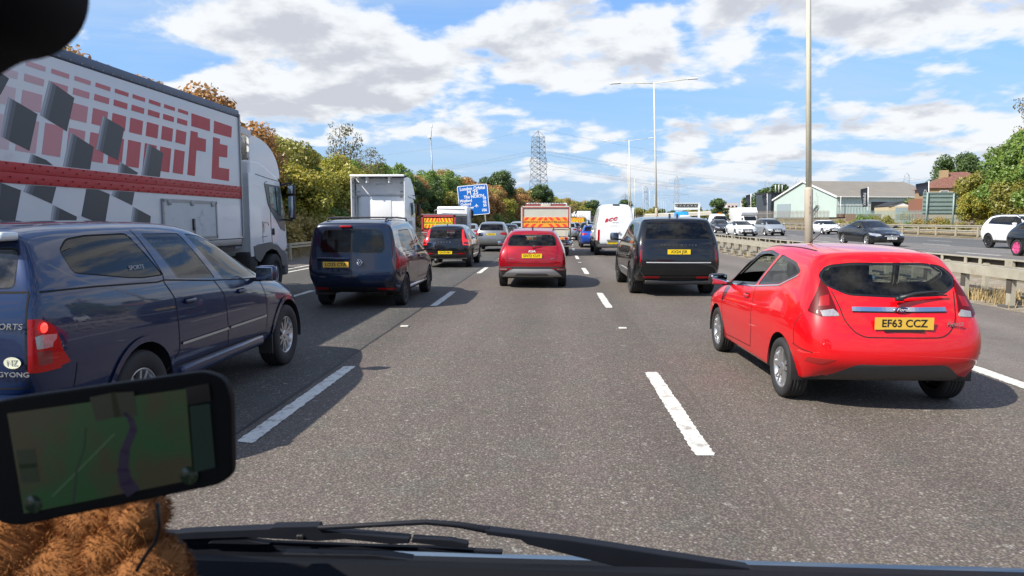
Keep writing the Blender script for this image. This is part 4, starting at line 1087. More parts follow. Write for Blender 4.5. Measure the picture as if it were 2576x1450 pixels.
def black_block():
    root = empty('dark_industrial_unit', (54.5, 178, 2.6), R(20), 'dark grey flat roofed unit left of the warehouse', 'building')
    m = MB(); m.box((3, 3, 2.9), (7, 6, 5.8), mat('anthracite_cladding', (.05, .06, .07), .5)); m.build('wall', root)
    m = MB(); m.box((3, 3, 5.9), (7.3, 6.3, .25), CHASSIS); m.build('roof', root)
    m = MB()
    for k in range(3): m.tube([(1.5 + k, 1, 6), (1.4 + k, 1, 8.0)], .09, WHITEP, 6)
    m.build('white_flue', root)
    m = MB()
    for k in range(7): m.box((-.2 + k, -.03, 2.9), (.05, .05, 5.6), CHASSIS)
    m.build('panel_joint', root)
black_block()
def shed():
    br = mat('buff_brick', (.50, .42, .27), .8, var=.15, vscale=3); root = empty('brick_garage', (51.0, 110, 2.0), R(-8), 'small buff brick garage with white gable and grey door', 'building')
    m = MB(); m.add([(0, 0, 0), (3.6, 0, 0), (3.6, 7, 0), (0, 7, 0), (0, 0, 1.9), (3.6, 0, 1.9), (3.6, 7, 1.9), (0, 7, 1.9)], [(0, 1, 5, 4), (1, 2, 6, 5), (2, 3, 7, 6), (3, 0, 4, 7)], br); m.build('wall', root)
    m = MB(); m.add([(0, 0, 1.9), (3.6, 0, 1.9), (1.8, 0, 2.55)], [(0, 1, 2)], WHITEP); m.build('gable', root)
    m = MB(); m.bar((.85, -.2, 2.28), (.85, 7.1, 2.28), 2.05, .06, CHASSIS, Vector((-.65, 0, 1.8))); m.bar((2.75, -.2, 2.28), (2.75, 7.1, 2.28), 2.05, .06, CHASSIS, Vector((.65, 0, 1.8))); m.build('roof', root)
    m = MB(); m.box((1.9, -.04, .85), (1.9, .06, 1.7), mat('roller_grey', (.26, .32, .34), .6)); m.build('garage_door', root)
    r2 = empty('low_brick_wall', (46, 112, 1.7), 0, 'low reddish brick wall between warehouse and garage', 'wall'); m = MB(); m.box((2.2, 0, .5), (5.4, .22, 1.1), mat('brown_wall', (.22, .16, .11), .8, var=.2)); m.build('wall', r2)
shed()
def house():
    bk = mat('yellow_brick', (.34, .24, .13), .85, var=.2, vscale=4); tl = mat('red_roof_tiles', (.15, .060, .042), .85, var=.3, vscale=3, col2=(.20, .10, .07))
    root = empty('brick_house', (49.2, 95, 2.), R(-14), 'yellow brick house with red hipped roof half hidden by the right hand trees', 'house')
    m = MB(); m.box((4, 4, 2.0), (8, 8, 4.0), bk); m.build('wall', root)
    m = MB(); m.add([(-.3, -.3, 3.95), (8.3, -.3, 3.95), (8.3, 8.3, 3.95), (-.3, 8.3, 3.95), (3.2, 4, 6.2), (5.2, 4, 6.2)], [(0, 1, 5, 4), (1, 2, 5), (2, 3, 4, 5), (3, 0, 4), (3, 2, 1, 0)], tl)
    rf = m.build('roof', root); m = MB(); m.box((2.2, 3.0, 5.6), (.9, .9, 1.6), bk); m.build('chimney', rf)
    for x in (1.6, 4.2, 6.5): m = MB(); m.box((x, -.03, 3.1), (1.0, .08, 1.0), WHITEP); f = m.build('window', root); m = MB(); m.box((x, -.08, 3.1), (.84, .03, .84), mat('house_glass', (.03, .04, .05), .05)); m.build('pane', f)
    m = MB(); m.box((-.9, 2, 1.3), (1.4, 4, 2.6), mat('red_brick', (.25, .11, .07), .85)); m.build('outbuilding', root)
house()
def palisade(x0, x1, y0, y1, z, label, col, n, h=1.5):
    pm = mat(col[0], col[1], .6, .3); root = empty('palisade_fence', (x0, y0, z), 0, label, 'fence'); t = MB(); t.prism([(-.035, 0), (.035, 0), (.035, h), (0, h + .12), (-.035, h)], -.01, .01, pm, 'xz'); pale = t.mesh('pale')
    for i in range(n): k = i / n; obj('pale', pale, root, ((x1 - x0) * k, (y1 - y0) * k, .0))
    for zz in (.35, h - .25): m = MB(); m.bar((0, .03, zz), (x1 - x0, y1 - y0 + .03, zz), .04, .06, pm); m.build('rail', root)
palisade(36.2, 45.0, 86, 80, 1.35, 'pale green palisade fence behind the far guard rail', ('palisade_green', (.30, .42, .40)), 72)
palisade(28.5, 36.6, 100, 95, 1.2, 'grey brown palisade fence left of the thick lamp column', ('palisade_grey', (.34, .30, .26)), 56, 1.8)
# gantry, flyover and the far tree line
def gantry():
    root = empty('overhead_gantry', (40.2, 230, .3), R(-10), 'white overhead signal gantry across the far carriageway', 'gantry'); gw = mat('gantry_white', (.62, .66, .66), .5)
    m = MB(); m.box((3.2, 0, 6.9), (8.0, .8, .25), gw); m.box((3.2, 0, 5.2), (8.0, .8, .7), gw); m.box((3.2, .3, 6.1), (8.0, .1, 1.5), gw); m.build('beam', root)
    for k in range(6):
        m = MB(); m.box((0. + k * 1.15, -.45, 6.2), (.95, .15, 1.0), mat('signal_dark', (.05, .045, .04), .5)); s = m.build('signal', root)
        m = MB(); m.bar((-.3 + k * 1.15, -.54, 6.5), (.0 + k * 1.15, -.54, 5.9), .06, .08, gw); m.bar((.3 + k * 1.15, -.54, 6.5), (.0 + k * 1.15, -.54, 5.9), .06, .08, gw); m.build('signal_bars', s)  # signal strokes in plain gantry white, no emission
    m = MB(); m.box((6.9, 0, 2.6), (.7, .7, 8.9), gw); m.build('leg', root); m = MB(); m.box((-14, 0, 2.6), (.7, .7, 6), gw); m.build('leg', root)
gantry()
def blue_truck():
    root = empty('blue_curtain_truck', (36.0, 204, .36), PI, 'blue topped lorry passing under the gantry', 'lorry')
    m = MB(); m.rbox((0, 5, 2.3), (2.5, 8, 2.9), mat('truck_bright_blue', (.02, .30, .75), .5), .08); m.build('box_body', root)
    m = MB(); m.rbox((0, 10.2, 1.6), (2.4, 2.0, 2.4), TWHITE2, .1); m.build('cab', root)
    m = MB(); m.box((0, 11.22, 2.0), (2.1, .04, .8), GLOSSB); m.build('windscreen', root)
    for y in (2.5, 9.8):
        for sx in (1, -1): m = MB(); m.lathe([(-.14, .45), (.14, .45)], RUBBER, 16, 'x', (sx * 1.05, y, .47)); m.lathe([(.14 * sx, .001), (.14 * sx, .45)], RUBBER, 16, 'x', (sx * 1.05, y, .47)); m.build('wheel', root)
blue_truck()
def flyover():
    root = empty('flyover_bridge', (30, 300, 0), 0, 'low concrete flyover crossing in the distance behind the gantry', 'bridge'); cn = mat('bridge_concrete', (.42, .40, .34), .8, var=.1, vscale=.2)
    a, b, c = Vector((-8, 0, 2.6)), Vector((42, -22, 4.6)), Vector((92, -40, 6.6))
    m = MB(); m.bar(a, b, 9, 1.0, cn); m.bar(b, c, 9, 1.0, cn); m.build('deck', root)
    m = MB()
    for p, q in ((a, b), (b, c)): m.bar(p + Vector((0, -4.5, .9)), q + Vector((0, -4.5, .9)), .2, .5, mat('parapet', (.55, .53, .45), .7))
    m.build('parapet', root)
    for t in (.1, .35, .6, .85):
        p = a.lerp(b, t * 2) if t < .5 else b.lerp(c, t * 2 - 1); m = MB(); m.box((p.x, p.y, p.z / 2 - .5), (1.2, 5, p.z), cn); m.build('pier', root)
flyover()
for i in range(60):
    px = 1440 + i * 9.2 + rnd.uniform(-3, 3); y = rnd.uniform(330, 520) if px < 1700 else rnd.uniform(300, 460)
    x = (px - 1389) / 1760 * y; h = rnd.uniform(.95, 1.5)
    if cx(y) - 8 < x < cx(y) + 34: y = 620; x = (px - 1389) / 1760 * y; h *= 1.3
    if cx(y) - 8 < x < cx(y) + 34 and i % 3: continue
    kd = rnd.choice(('far', 'far_o'))
    tree(kd, x, y, h, ('dark' if kd == 'far' else 'olive') + ' distant tree on the skyline ' + next(t for k2, t in ((1500, 'right of the cream tipper'), (1600, 'behind the tall white van'), (1700, 'between the white van and the gantry'), (1800, 'behind the gantry'), (1900, 'behind the white box truck'), (9999, 'left of the warehouse')) if px < k2), 'distant trees on the skyline', z=1.0)
for (px, y, k, s, lb) in ((1490, 250, 'far', 1.35, 'dark rounded tree at the end of the left embankment'), (1452, 262, 'far_o', 1.2, 'olive tree at the end of the left embankment'), (1795, 215, 'far', 1.25, 'broad crowned tree between the gantry and the box truck'), (1905, 190, 'far', 1.3, 'dark tree left of the dark grey unit'), (1940, 185, 'far', 1.5, 'green tree beside the dark grey unit'), (1870, 230, 'far', 1.2, 'round tree behind the white box truck'), (1570, 420, 'far', 2.2, 'lone tree showing over the tall white van'), (1640, 300, 'far_o', 1.3, 'tree behind the lamp columns left of the gantry'), (2110, 200, 'far', 1.4, 'treetop showing behind the warehouse roof'), (1740, 330, 'far_o', 1.5, 'tree beyond the gantry'), (1600, 290, 'far_o', 1.2, 'bushy tree right of the tall white van')):
    x = (px - 1389) / 1760 * y; tree(k, x, y, s, lb, z=(1. if px < 1800 else 2.2))
for (px, y, w, h, lb) in ((1829, 600, 9, 14, 'pale far building block on the skyline'), (1862, 620, 6, 17, 'narrower pale far building on the skyline')):
    r = empty('distant_building', ((px - 1389) / 1760 * y, y, 2), 0, lb, 'building'); m = MB(); m.box((0, 0, h / 2), (w, 8, h), mat('far_building', (.55, .48, .44), .8)); m.build('wall', r)
    m = MB()
    for k in range(3): m.box((-w / 3 + k * w / 3, -4.05, h * .8), (w / 6, .1, h * .1), GLOSSB)
    m.build('window', r)
# ================================================================ the red hatchback
def mir(p): return [(-a, b) for a, b in p][::-1]
RED = paint('red_paint', (.60, .0, .004), 0., .36, .035, (.50, .12, .11))
def red_hatchback():
    root = empty('red_hatchback', (3.17, 6.50, 0), R(1.2), 'bright red three door hatchback with yellow rear plate and faded roof', 'car')
    p = dict(L=3.95, W=1.73, H=1.50, zb=.27, z1=.52, zm=.78, beltR=1.08, beltF=.93, gy0=.14, gy1=.56, roofR=1.40, roofF=2.25, cowl=3.02, hood=1.0, hoodF=.80, rw=.69, rwr=.74, bw=.90)
    ov = {(0, 1): (.00, .50, .93), (0, 2): (.02, .78, .95), (0, 3): (.20, 1.10, .86), (0, 4): (.50, 1.445, .71), (1, 3): (.50, 1.10, .90), (2, 3): (1.0, 1.06, .915)}
    b = Body(cage(p, ov), RED, 3, [('row', 3, 1, 6, .55), ('rim', 0, 3, 4, .35), ('cap', 0, 4, .75), ('cap', 0, 1, .35), ('cap', 0, 3, .3), ('row', 4, 0, 5, .25), ('row', 0, 0, 8, .5)], (.13, .16), .035); b.hw = .865
    up = lambda c: c.z > .8
    b.color('rear', smoothpoly([(-.66, .24), (-.60, .34), (-.40, .475), (.40, .475), (.60, .34), (.66, .24), (.66, .1), (-.66, .1)], .05), mat('diffuser_grey', (.07, .068, .066), .6, var=.3, vscale=6), lambda c: c.y < .5)
    b.arch(.66, .31, .345); b.arch(3.15, .31, .345)
    b.window('rear_window', 'rear', [(-.635, 1.25), (-.60, 1.17), (-.43, 1.085), (0, 1.07), (.43, 1.085), (.60, 1.17), (.635, 1.25), (.55, 1.35), (.32, 1.38), (-.32, 1.38), (-.55, 1.35)], glass('hatch_rear_glass', (.52, .56, .55), dirt=.07, refl=.6), root, .022, lim=lambda c: c.y < .9, r=.06)
    # side glass: front door window (open), rear quarter window
    fd = [(1.72, 1.035), (1.40, 1.405), (1.75, 1.44), (2.15, 1.405), (2.60, 1.225), (2.88, 1.02), (2.86, .955)]
    qd = [(1.66, 1.045), (.98, 1.115), (.66, 1.225), (.60, 1.275), (.82, 1.355), (1.33, 1.41)]
    for sd in (-1, 1):
        b.window('rear_side_window', 'side', qd, glass('hatch_side_glass', (.60, .66, .65), dirt=.04, refl=.7), root, .03, sgn=sd, r=.05)
        fs = b.cut('side', smoothpoly(fd, .05), None, None, sd); nb = b.take(fs)
        fi = set(b.cut('side', inset(smoothpoly(fd, .05), .035), nb)); mats = [GLOSSB, G_CLEAR]
        for f in nb.faces: f.material_index = 1 if f in fi else 0
        if sd < 0:
            bmesh.ops.delete(nb, geom=list(fi), context='FACES')       # the driver has the passenger-side window down
            b.finish(nb, 'door_window_frame', mats, root, -.003)
        else: b.finish(nb, 'door_window', mats, root, -.003)
    b.window('windscreen', 'front', [(-.60, 1.02), (-.50, 1.37), (.50, 1.37), (.60, 1.02)], G_CLEAR, root, .04, lim=lambda c: 1.9 < c.y < 3.05 and c.z > .98, r=.06)
    L = [(.60, 1.262), (.655, 1.15), (.735, 1.00), (.765, .93), (.69, .895), (.535, .905), (.555, 1.0), (.575, 1.1)]
    clr = [(.575, .965), (.68, .945), (.665, .88), (.50, .895)]
    innr = [(.585, 1.09), (.66, 1.07), (.685, .985), (.60, .995)]
    lensd = mat('dark_red_lens', (.10, .001, .003), .4, coat=.15, spec=.15)
    b.lamp('tail_lamp', 'rear', L, lensd, root, lambda c: c.y < .75, inner=[(clr, CLEARLENS), (innr, REDLENS)])
    b.lamp('tail_lamp', 'rear', mir(L), lensd, root, lambda c: c.y < .75, inner=[(mir(clr), CLEARLENS), (mir(innr), REDLENS)])
    for sd in (1, -1):
        rf = [(.78, .515), (.57, .515), (.68, .455), (.79, .465)]
        b.lamp('rear_reflector', 'rear', rf if sd > 0 else mir(rf), mat('bumper_reflector', (.33, .01, .01), .2, coat=1.), root, lambda c: c.y < .5, off=.003)
    s = MB()
    tg = [(-.575, 1.18), (-.52, .99), (-.50, .87), (-.42, .765), (-.34, .725), (.34, .725), (.42, .765), (.50, .87), (.52, .99), (.575, 1.18)]
    b.seam(s, 'rear', smoothpoly(tg, .06)[3:-3], .010)
    for sd in (1, -1):
        b.seam(s, 'side', [(1.70, 1.02), (1.62, .8), (1.58, .55), (1.66, .33), (2.78, .30), (2.86, .62), (2.93, .93)], .010, (sd,))
        b.seam(s, 'side', [(.30, .60), (.33, .78), (.24, .90)], .008, (sd,))
        b.seam(s, 'side', [(.33, .60), (.05, .56)], .008, (sd,))
    b.seam(s, 'top', [(.50, .70), (.53, 1.4), (.53, 2.2)], .022); b.seam(s, 'top', [(-.50, .70), (-.53, 1.4), (-.53, 2.2)], .022)
    s.build('panel_gaps', root)
    s = MB()
    for sd in (1, -1): b.seam(s, 'side', [(2.95, .945), (1.70, 1.025), (.95, 1.105), (.60, 1.235)], .014, (sd,), CHROME, .006)
    s.build('window_chrome', root)
    b.done(root)
    m = MB(); b.seam(m, 'rear', [(-.42, .968), (.42, .968)], .042, m=CHROME, off=.010); b.seam(m, 'rear', [(-.42, .945), (.42, .945)], .010, m=SEAM, off=.006); m.build('chrome_strip', root); st = empty('badge_mount', (0, 0, 0)); st.parent = root; YB = b.snap(0, .97, .06, .02)
    m = MB(); m.lathe([(0, .0001), (0, .95), (.012, 1.), (.02, 1.)], CHROME, 32, 'y'); m.lathe([(-.003, .0001), (-.003, .88)], mat('badge_blue', (.01, .02, .09), .15, coat=1.), 32, 'y')
    bpy.data.objects.remove(st); o = m.build('oval_badge', root, (0, YB - .022, .972)); o.scale = (.064, 1, .027)
    t = text('badge_lettering', 'Ford', .042, WHITEP, root, (0, YB - .0275, .972), ext=.001, shear=.35, sx=1.25)
    m = MB(); m.box((0, 0, 0), (.35, .02, .02), BLACK); m.build('plate_lip', root, (0, b.snap(0, .79, .17, .01) - .002, .79))
    plate(root, 0, -.125, .853, 'EF63 CCZ', mat('aged_yellow_plate', (.70, .42, .05), .4, var=.1), body=b)
    text('model_lettering', 'Fiesta', .065, CHROME, root, (.465, -.085, .845), shear=.4, ext=.002, tilt=.10, body=b)
    # rear wiper
    m = MB(); m.tube([(-.02, -.005, 1.075), (.12, .015, 1.115), (.30, .05, 1.13), (.44, .085, 1.125)], [.022, .016, .010, .006], BLACK, 8); m.rbox((-.02, -.0, 1.07), (.07, .05, .04), BLACK, .015)
    m.tube([(.0, .02, 1.10), (.2, .04, 1.10), (.45, .09, 1.095)], .007, RUBBER, 6); m.build('rear_wiper', root)
    m = MB(); m.tube([(-.10, 2.02, 1.49), (-.05, 1.72, 1.64), (.03, 1.45, 1.72)], [.006, .004, .003], BLACK, 6); m.build('roof_aerial', root)
    m = MB()
    for x in (-.28, .28): m.rbox((x, .50, 1.437), (.06, .03, .014), RED, .005)
    m.build('spoiler_bumps', root)
    handles(b, root, [(1.88, .90)], RED)
    mirror(root, -.95, 2.72, 1.02, mat('dark_mirror_shell', (.02, .02, .021), .3), w=.23, h=.145)
    mirror(root, .94, 2.72, 1.02, _M['dark_mirror_shell'], w=.20, h=.13)
    interior(root, .45, 2.95, .80, zd=.98, parcel=None)
    m = MB(); m.rbox((0, .95, .72), (1.15, .14, .5), SEATF, .06, Matrix.Rotation(R(-14), 3, 'X'))
    for x in (-.36, .36): m.rbox((x, .86, 1.02), (.25, .10, .13), SEATF, .05)
    m.build('rear_seat', root)
    seats(root, 1.75, .75, .76, ((0, 2),))
    wheels(root, (.66, 3.15), .302, .195, .205, .865, (5, .032, .046, .36), ALLOY)
    wells(root, (.66, 3.15), .345, .865)
red_hatchback()
NAVY = paint('navy_blue_paint', (.004, .017, .066), .3, .30, .07, (.09, .085, .085))
BLUEV = paint('dark_blue_van_paint', (.003, .009, .030), .25, .28, .03, (.10, .10, .11))
BLACKP = paint('black_paint', (.003, .004, .006), .1, .3, .02, (.12, .12, .12))
CRIMSON = paint('crimson_paint', (.36, .003, .012), .35, .3, .04, (.3, .15, .14))
SILV = paint('silver_grey_paint', (.24, .25, .26), .7, .35, .08)
LSILV = paint('light_silver_paint', (.42, .46, .48), .6, .35, .06)
WHITE = paint('white_paint', (.74, .76, .76), 0., .35, .07)
MBLUE = paint('mid_blue_paint', (.01, .07, .42), .3, .3, .05)
DKGREY = paint('dark_grey_paint', (.035, .04, .045), .5, .32, .06)
PUDDLE = mat('lettering_silver', (.5, .5, .5), .3, .8)

def roof_rails(root, x, y0, y1, z, m=BLACK, r=.016):
    for sx in (-1, 1):
        mb = MB(); mb.tube([(sx * x, y0, z - .05), (sx * x, y0 + .12, z + .025), (sx * x, (y0 + y1) / 2, z + .04), (sx * x, y1 - .14, z + .02), (sx * x, y1, z - .05)], [r * .8, r, r, r, r * .8], m, 8)
        mb.build('roof_rail', root)

# ---------------------------------------------------------------- dark blue pickup with a canopy, cut by the left edge of the frame
def blue_pickup():
    root = empty('blue_pickup', (-4.20, 4.08, 0), 0., 'dusty dark blue pickup with matching hardtop canopy, nearest vehicle on the left', 'pickup')
    p = dict(L=5.05, W=1.90, H=1.755, zb=.44, z1=.62, zm=.92, beltR=1.30, beltF=1.13, gy0=.10, gy1=.34, roofR=1.69, roofF=2.85, cowl=3.78, hood=1.16, hoodF=1.02, rw=.72, rwr=.80, bw=.945)
    b = Body(cage(p, {(0, 3): (.21, 1.31, .925), (1, 3): (.46, 1.30, .955), (0, 2): (.17, .95, .945), (0, 1): (.15, .66, .94), (0, 0): (.22, .46, .82), (0, 4): (.40, 1.70, .74), (1, 1): (.42, .62, .985), (1, 2): (.44, .92, .99)}), NAVY, 3,
             [('row', 3, 0, 6, .25), ('rim', 0, 1, 4, .45), ('cap', 0, 4, .5), ('row', 4, 0, 5, .2), ('row', 0, 0, 8, .6)], (.05, .16), .03); b.hw = .95
    def g(y, z, k=1.035): return ((y + 4.1) * k - 4.08, 1.78 - (1.78 - z) * k)
    cw = [g(.46, 1.42), g(.44, 1.58), g(.58, 1.655), g(.80, 1.675), g(1.30, 1.68), g(1.515, 1.325), g(1.2, 1.325), g(1.0, 1.345)]
    rd = [g(1.49, 1.67), g(2.08, 1.665), g(2.36, 1.235), g(1.71, 1.285)]
    fd = [g(2.18, 1.66), g(2.47, 1.635), g(2.87, 1.515), g(3.20, 1.33), g(3.38, 1.18), g(2.50, 1.215)]
    bluegl = glass('pickup_side_glass', (.20, .24, .26), dirt=.16)
    for sd in (1, -1):
        b.window('canopy_window', 'side', cw, glass('canopy_glass', (.03, .035, .045), dirt=.03), root, .012, sgn=sd, r=.045, trim=SEAM)
        b.window('rear_door_window', 'side', rd, bluegl, root, .03, sgn=sd, r=.03)
        b.window('front_door_window', 'side', fd, bluegl, root, .03, sgn=sd, r=.04)
    b.window('canopy_rear_window', 'rear', [(-.74, 1.335), (-.70, 1.60), (.70, 1.60), (.74, 1.335)], glass('canopy_back_glass', (.35, .45, .47), dirt=.4), root, .012, lim=lambda c: c.y < .6, r=.05)
    b.window('windscreen', 'front', [(-.68, 1.17), (-.58, 1.62), (.58, 1.62), (.68, 1.17)], G_CLEAR, root, .04, lim=lambda c: 2.4 < c.y < 3.9 and c.z > 1.1, r=.06)
    tl = [(.16, 1.14), (.22, 1.145), (.32, 1.09), (.36, .98), (.37, .92), (.43, .825), (.28, .81), (.16, .80)]
    redl = mat('pickup_red_lens', (.26, .002, .005), .25, coat=.5, spec=.2, emit=(1, .02, .01), estr=.04)
    for sd in (1, -1):
        b.lamp('tail_lamp', 'side', tl, redl, root, lambda c: c.y < .8, sgn=sd, off=.012, inner=[([(.19, 1.03), (.22, 1.04), (.335, 1.03), (.33, 1.0), (.30, .98), (.29, .95), (.19, .95)], CLEARLENS), ([(.19, .935), (.285, .935), (.28, .845), (.19, .845)], mat('clear_red_lens', (.22, .03, .03), .2, .2, coat=.6))])
    for sd in (1, -1): b.lamp('tail_lamp_edge', 'rear', [(sd * .875, .80), (sd * .875, 1.13), (sd * .99, 1.13), (sd * .99, .80)][::sd], redl, root, lambda c: c.y < .6, off=.012, r=0)
    m = MB(); h, n = b.hit('side', .235, 1.085, 1); m.lathe([(0, .0001), (.004, .03), (0, .034)], REDLIT, 14, 'x', (h.x + .016, .235, 1.085)); m.build('lit_bulb', root)
    b.arch(1.27, .38, .43); b.arch(4.33, .38, .43)
    s = MB()
    for sd in (1, -1):
        b.seam(s, 'side', [(.10, 1.318), (.8, 1.30), (1.60, 1.262), (1.72, 1.27), (2.5, 1.20), (3.45, 1.14)], .013, (sd,))
        b.seam(s, 'side', [g(1.42, 1.70, 1.03), g(1.51, 1.34), (1.70, 1.25), (1.80, 1.10), (1.80, .64), (1.62, .50)], .013, (sd,))
        b.seam(s, 'side', [(2.56, 1.20), (2.70, 1.05), (2.74, .52)], .012, (sd,))
        b.seam(s, 'side', [(3.62, 1.14), (3.70, .95), (3.70, .55)], .011, (sd,))
        b.seam(s, 'side', [(1.72, .515), (3.72, .50)], .012, (sd,))
        b.seam(s, 'side', [(.50, .80), (.46, .60)], .01, (sd,))
    b.seam(s, 'rear', [(-.86, 1.315), (.86, 1.315)], .016); b.seam(s, 'rear', [(-.83, 1.31), (-.83, .70), (.83, .70), (.83, 1.31)], .012)
    s.build('panel_gaps', root)
    lm = mat('pale_rubbing_strip', (.42, .40, .33), .5)
    for sd in (1, -1):
        for ya, yb in ((1.84, 2.72), (2.77, 3.66)): s = MB(); b.seam(s, 'side', [(ya, .70), (yb, .70)], .022, (sd,), lm, .012); s.build('rubbing_strip', root)
    s = MB()
    for sd in (1, -1):
        for k in range(14):
            a0, a1 = PI * (.02 + .96 * k / 14), PI * (.02 + .96 * (k + 1) / 14)
            for yc in (1.27, 4.33): b.seam(s, 'side', [(yc + .455 * math.cos(a0), .38 + .455 * math.sin(a0)), (yc + .455 * math.cos(a1), .38 + .455 * math.sin(a1))], .05, (sd,), NAVY, .014)
    s.build('wheel_arch_lips', root)
    b.done(root)
    for sx in (1, -1):
        m = MB(); m.rbox((sx * .90, 2.72, .435), (.10, 1.75, .11), NAVY, .03); m.build('side_sill', root)
        m = MB(); m.box((sx * .86, 3.84, .34), (.16, .03, .22), BLACK); m.build('mud_flap', root)
    m = MB(); m.rbox((0, .06, .58), (1.80, .24, .17), NAVY, .06); m.build('rear_bumper', root)
    m = MB(); m.rbox((0, .30, 1.675), (1.36, .14, .06), mat('pale_spoiler', (.55, .60, .62), .3, .3, coat=.6), .02); m.build('canopy_spoiler', root)
    handles(b, root, [(2.02, 1.06), (3.08, 1.04)], CHROME if False else NAVY)
    mirror(root, 1.06, 3.42, 1.20, NAVY, w=.23, h=.17); mirror(root, -1.06, 3.42, 1.20, NAVY, w=.23, h=.17)
    m = MB(); m.tube([(-.0, .95, 1.76), (-.09, .78, 1.90), (-.14, .66, 2.0)], [.012, .007, .005], BLACK, 6); m.build('roof_aerial', root)
    text('tailgate_lettering', 'SSANGYONG', .046, PUDDLE, root, (.70, -.035, .795), sx=1.25, ext=.003, body=b)
    text('tailgate_lettering', 'SPORTS', .055, PUDDLE, root, (.71, -.03, 1.10), sx=1.2, ext=.003, shear=.2, body=b)
    text('window_lettering', 'SPORTS', .05, mat('grey_print', (.35, .37, .38), .5), root, (b.hit('side', 1.60 - .22, 1.40, 1)[0].x + .004, 1.39, 1.40), 'right', sx=1.2, ext=.001, shear=.2, lean=-.33)
    m = MB(); m.lathe([(0, .001), (-.002, 1.)], mat('sticker_cream', (.70, .70, .52), .5), 28, 'y'); o = m.build('oval_sticker', root, (.755, b.snap(.755, .87, .06, .04) - .004, .87)); o.scale = (.058, 1, .038)
    text('sticker_lettering', 'NZ', .07, mat('sticker_grey', (.45, .46, .38), .5), o, (0, -.004, 0), ext=.001).scale = (13, 21, 1)
    m = MB(); m.rbox((.82, 3.98, .98), (.20, .05, .03), WHITEP, .01); 
    interior(root, 1.7, 3.75, .86, zf=.5, zd=1.13); seats(root, 2.75, .85, .95); seats(root, 1.95, .85, .95)
    wheels(root, (1.27, 4.33), .375, .24, .225, .95, (6, .026, .044, .34), ALLOY)
    wells(root, (1.27, 4.33), .43, .95, .38)
blue_pickup()

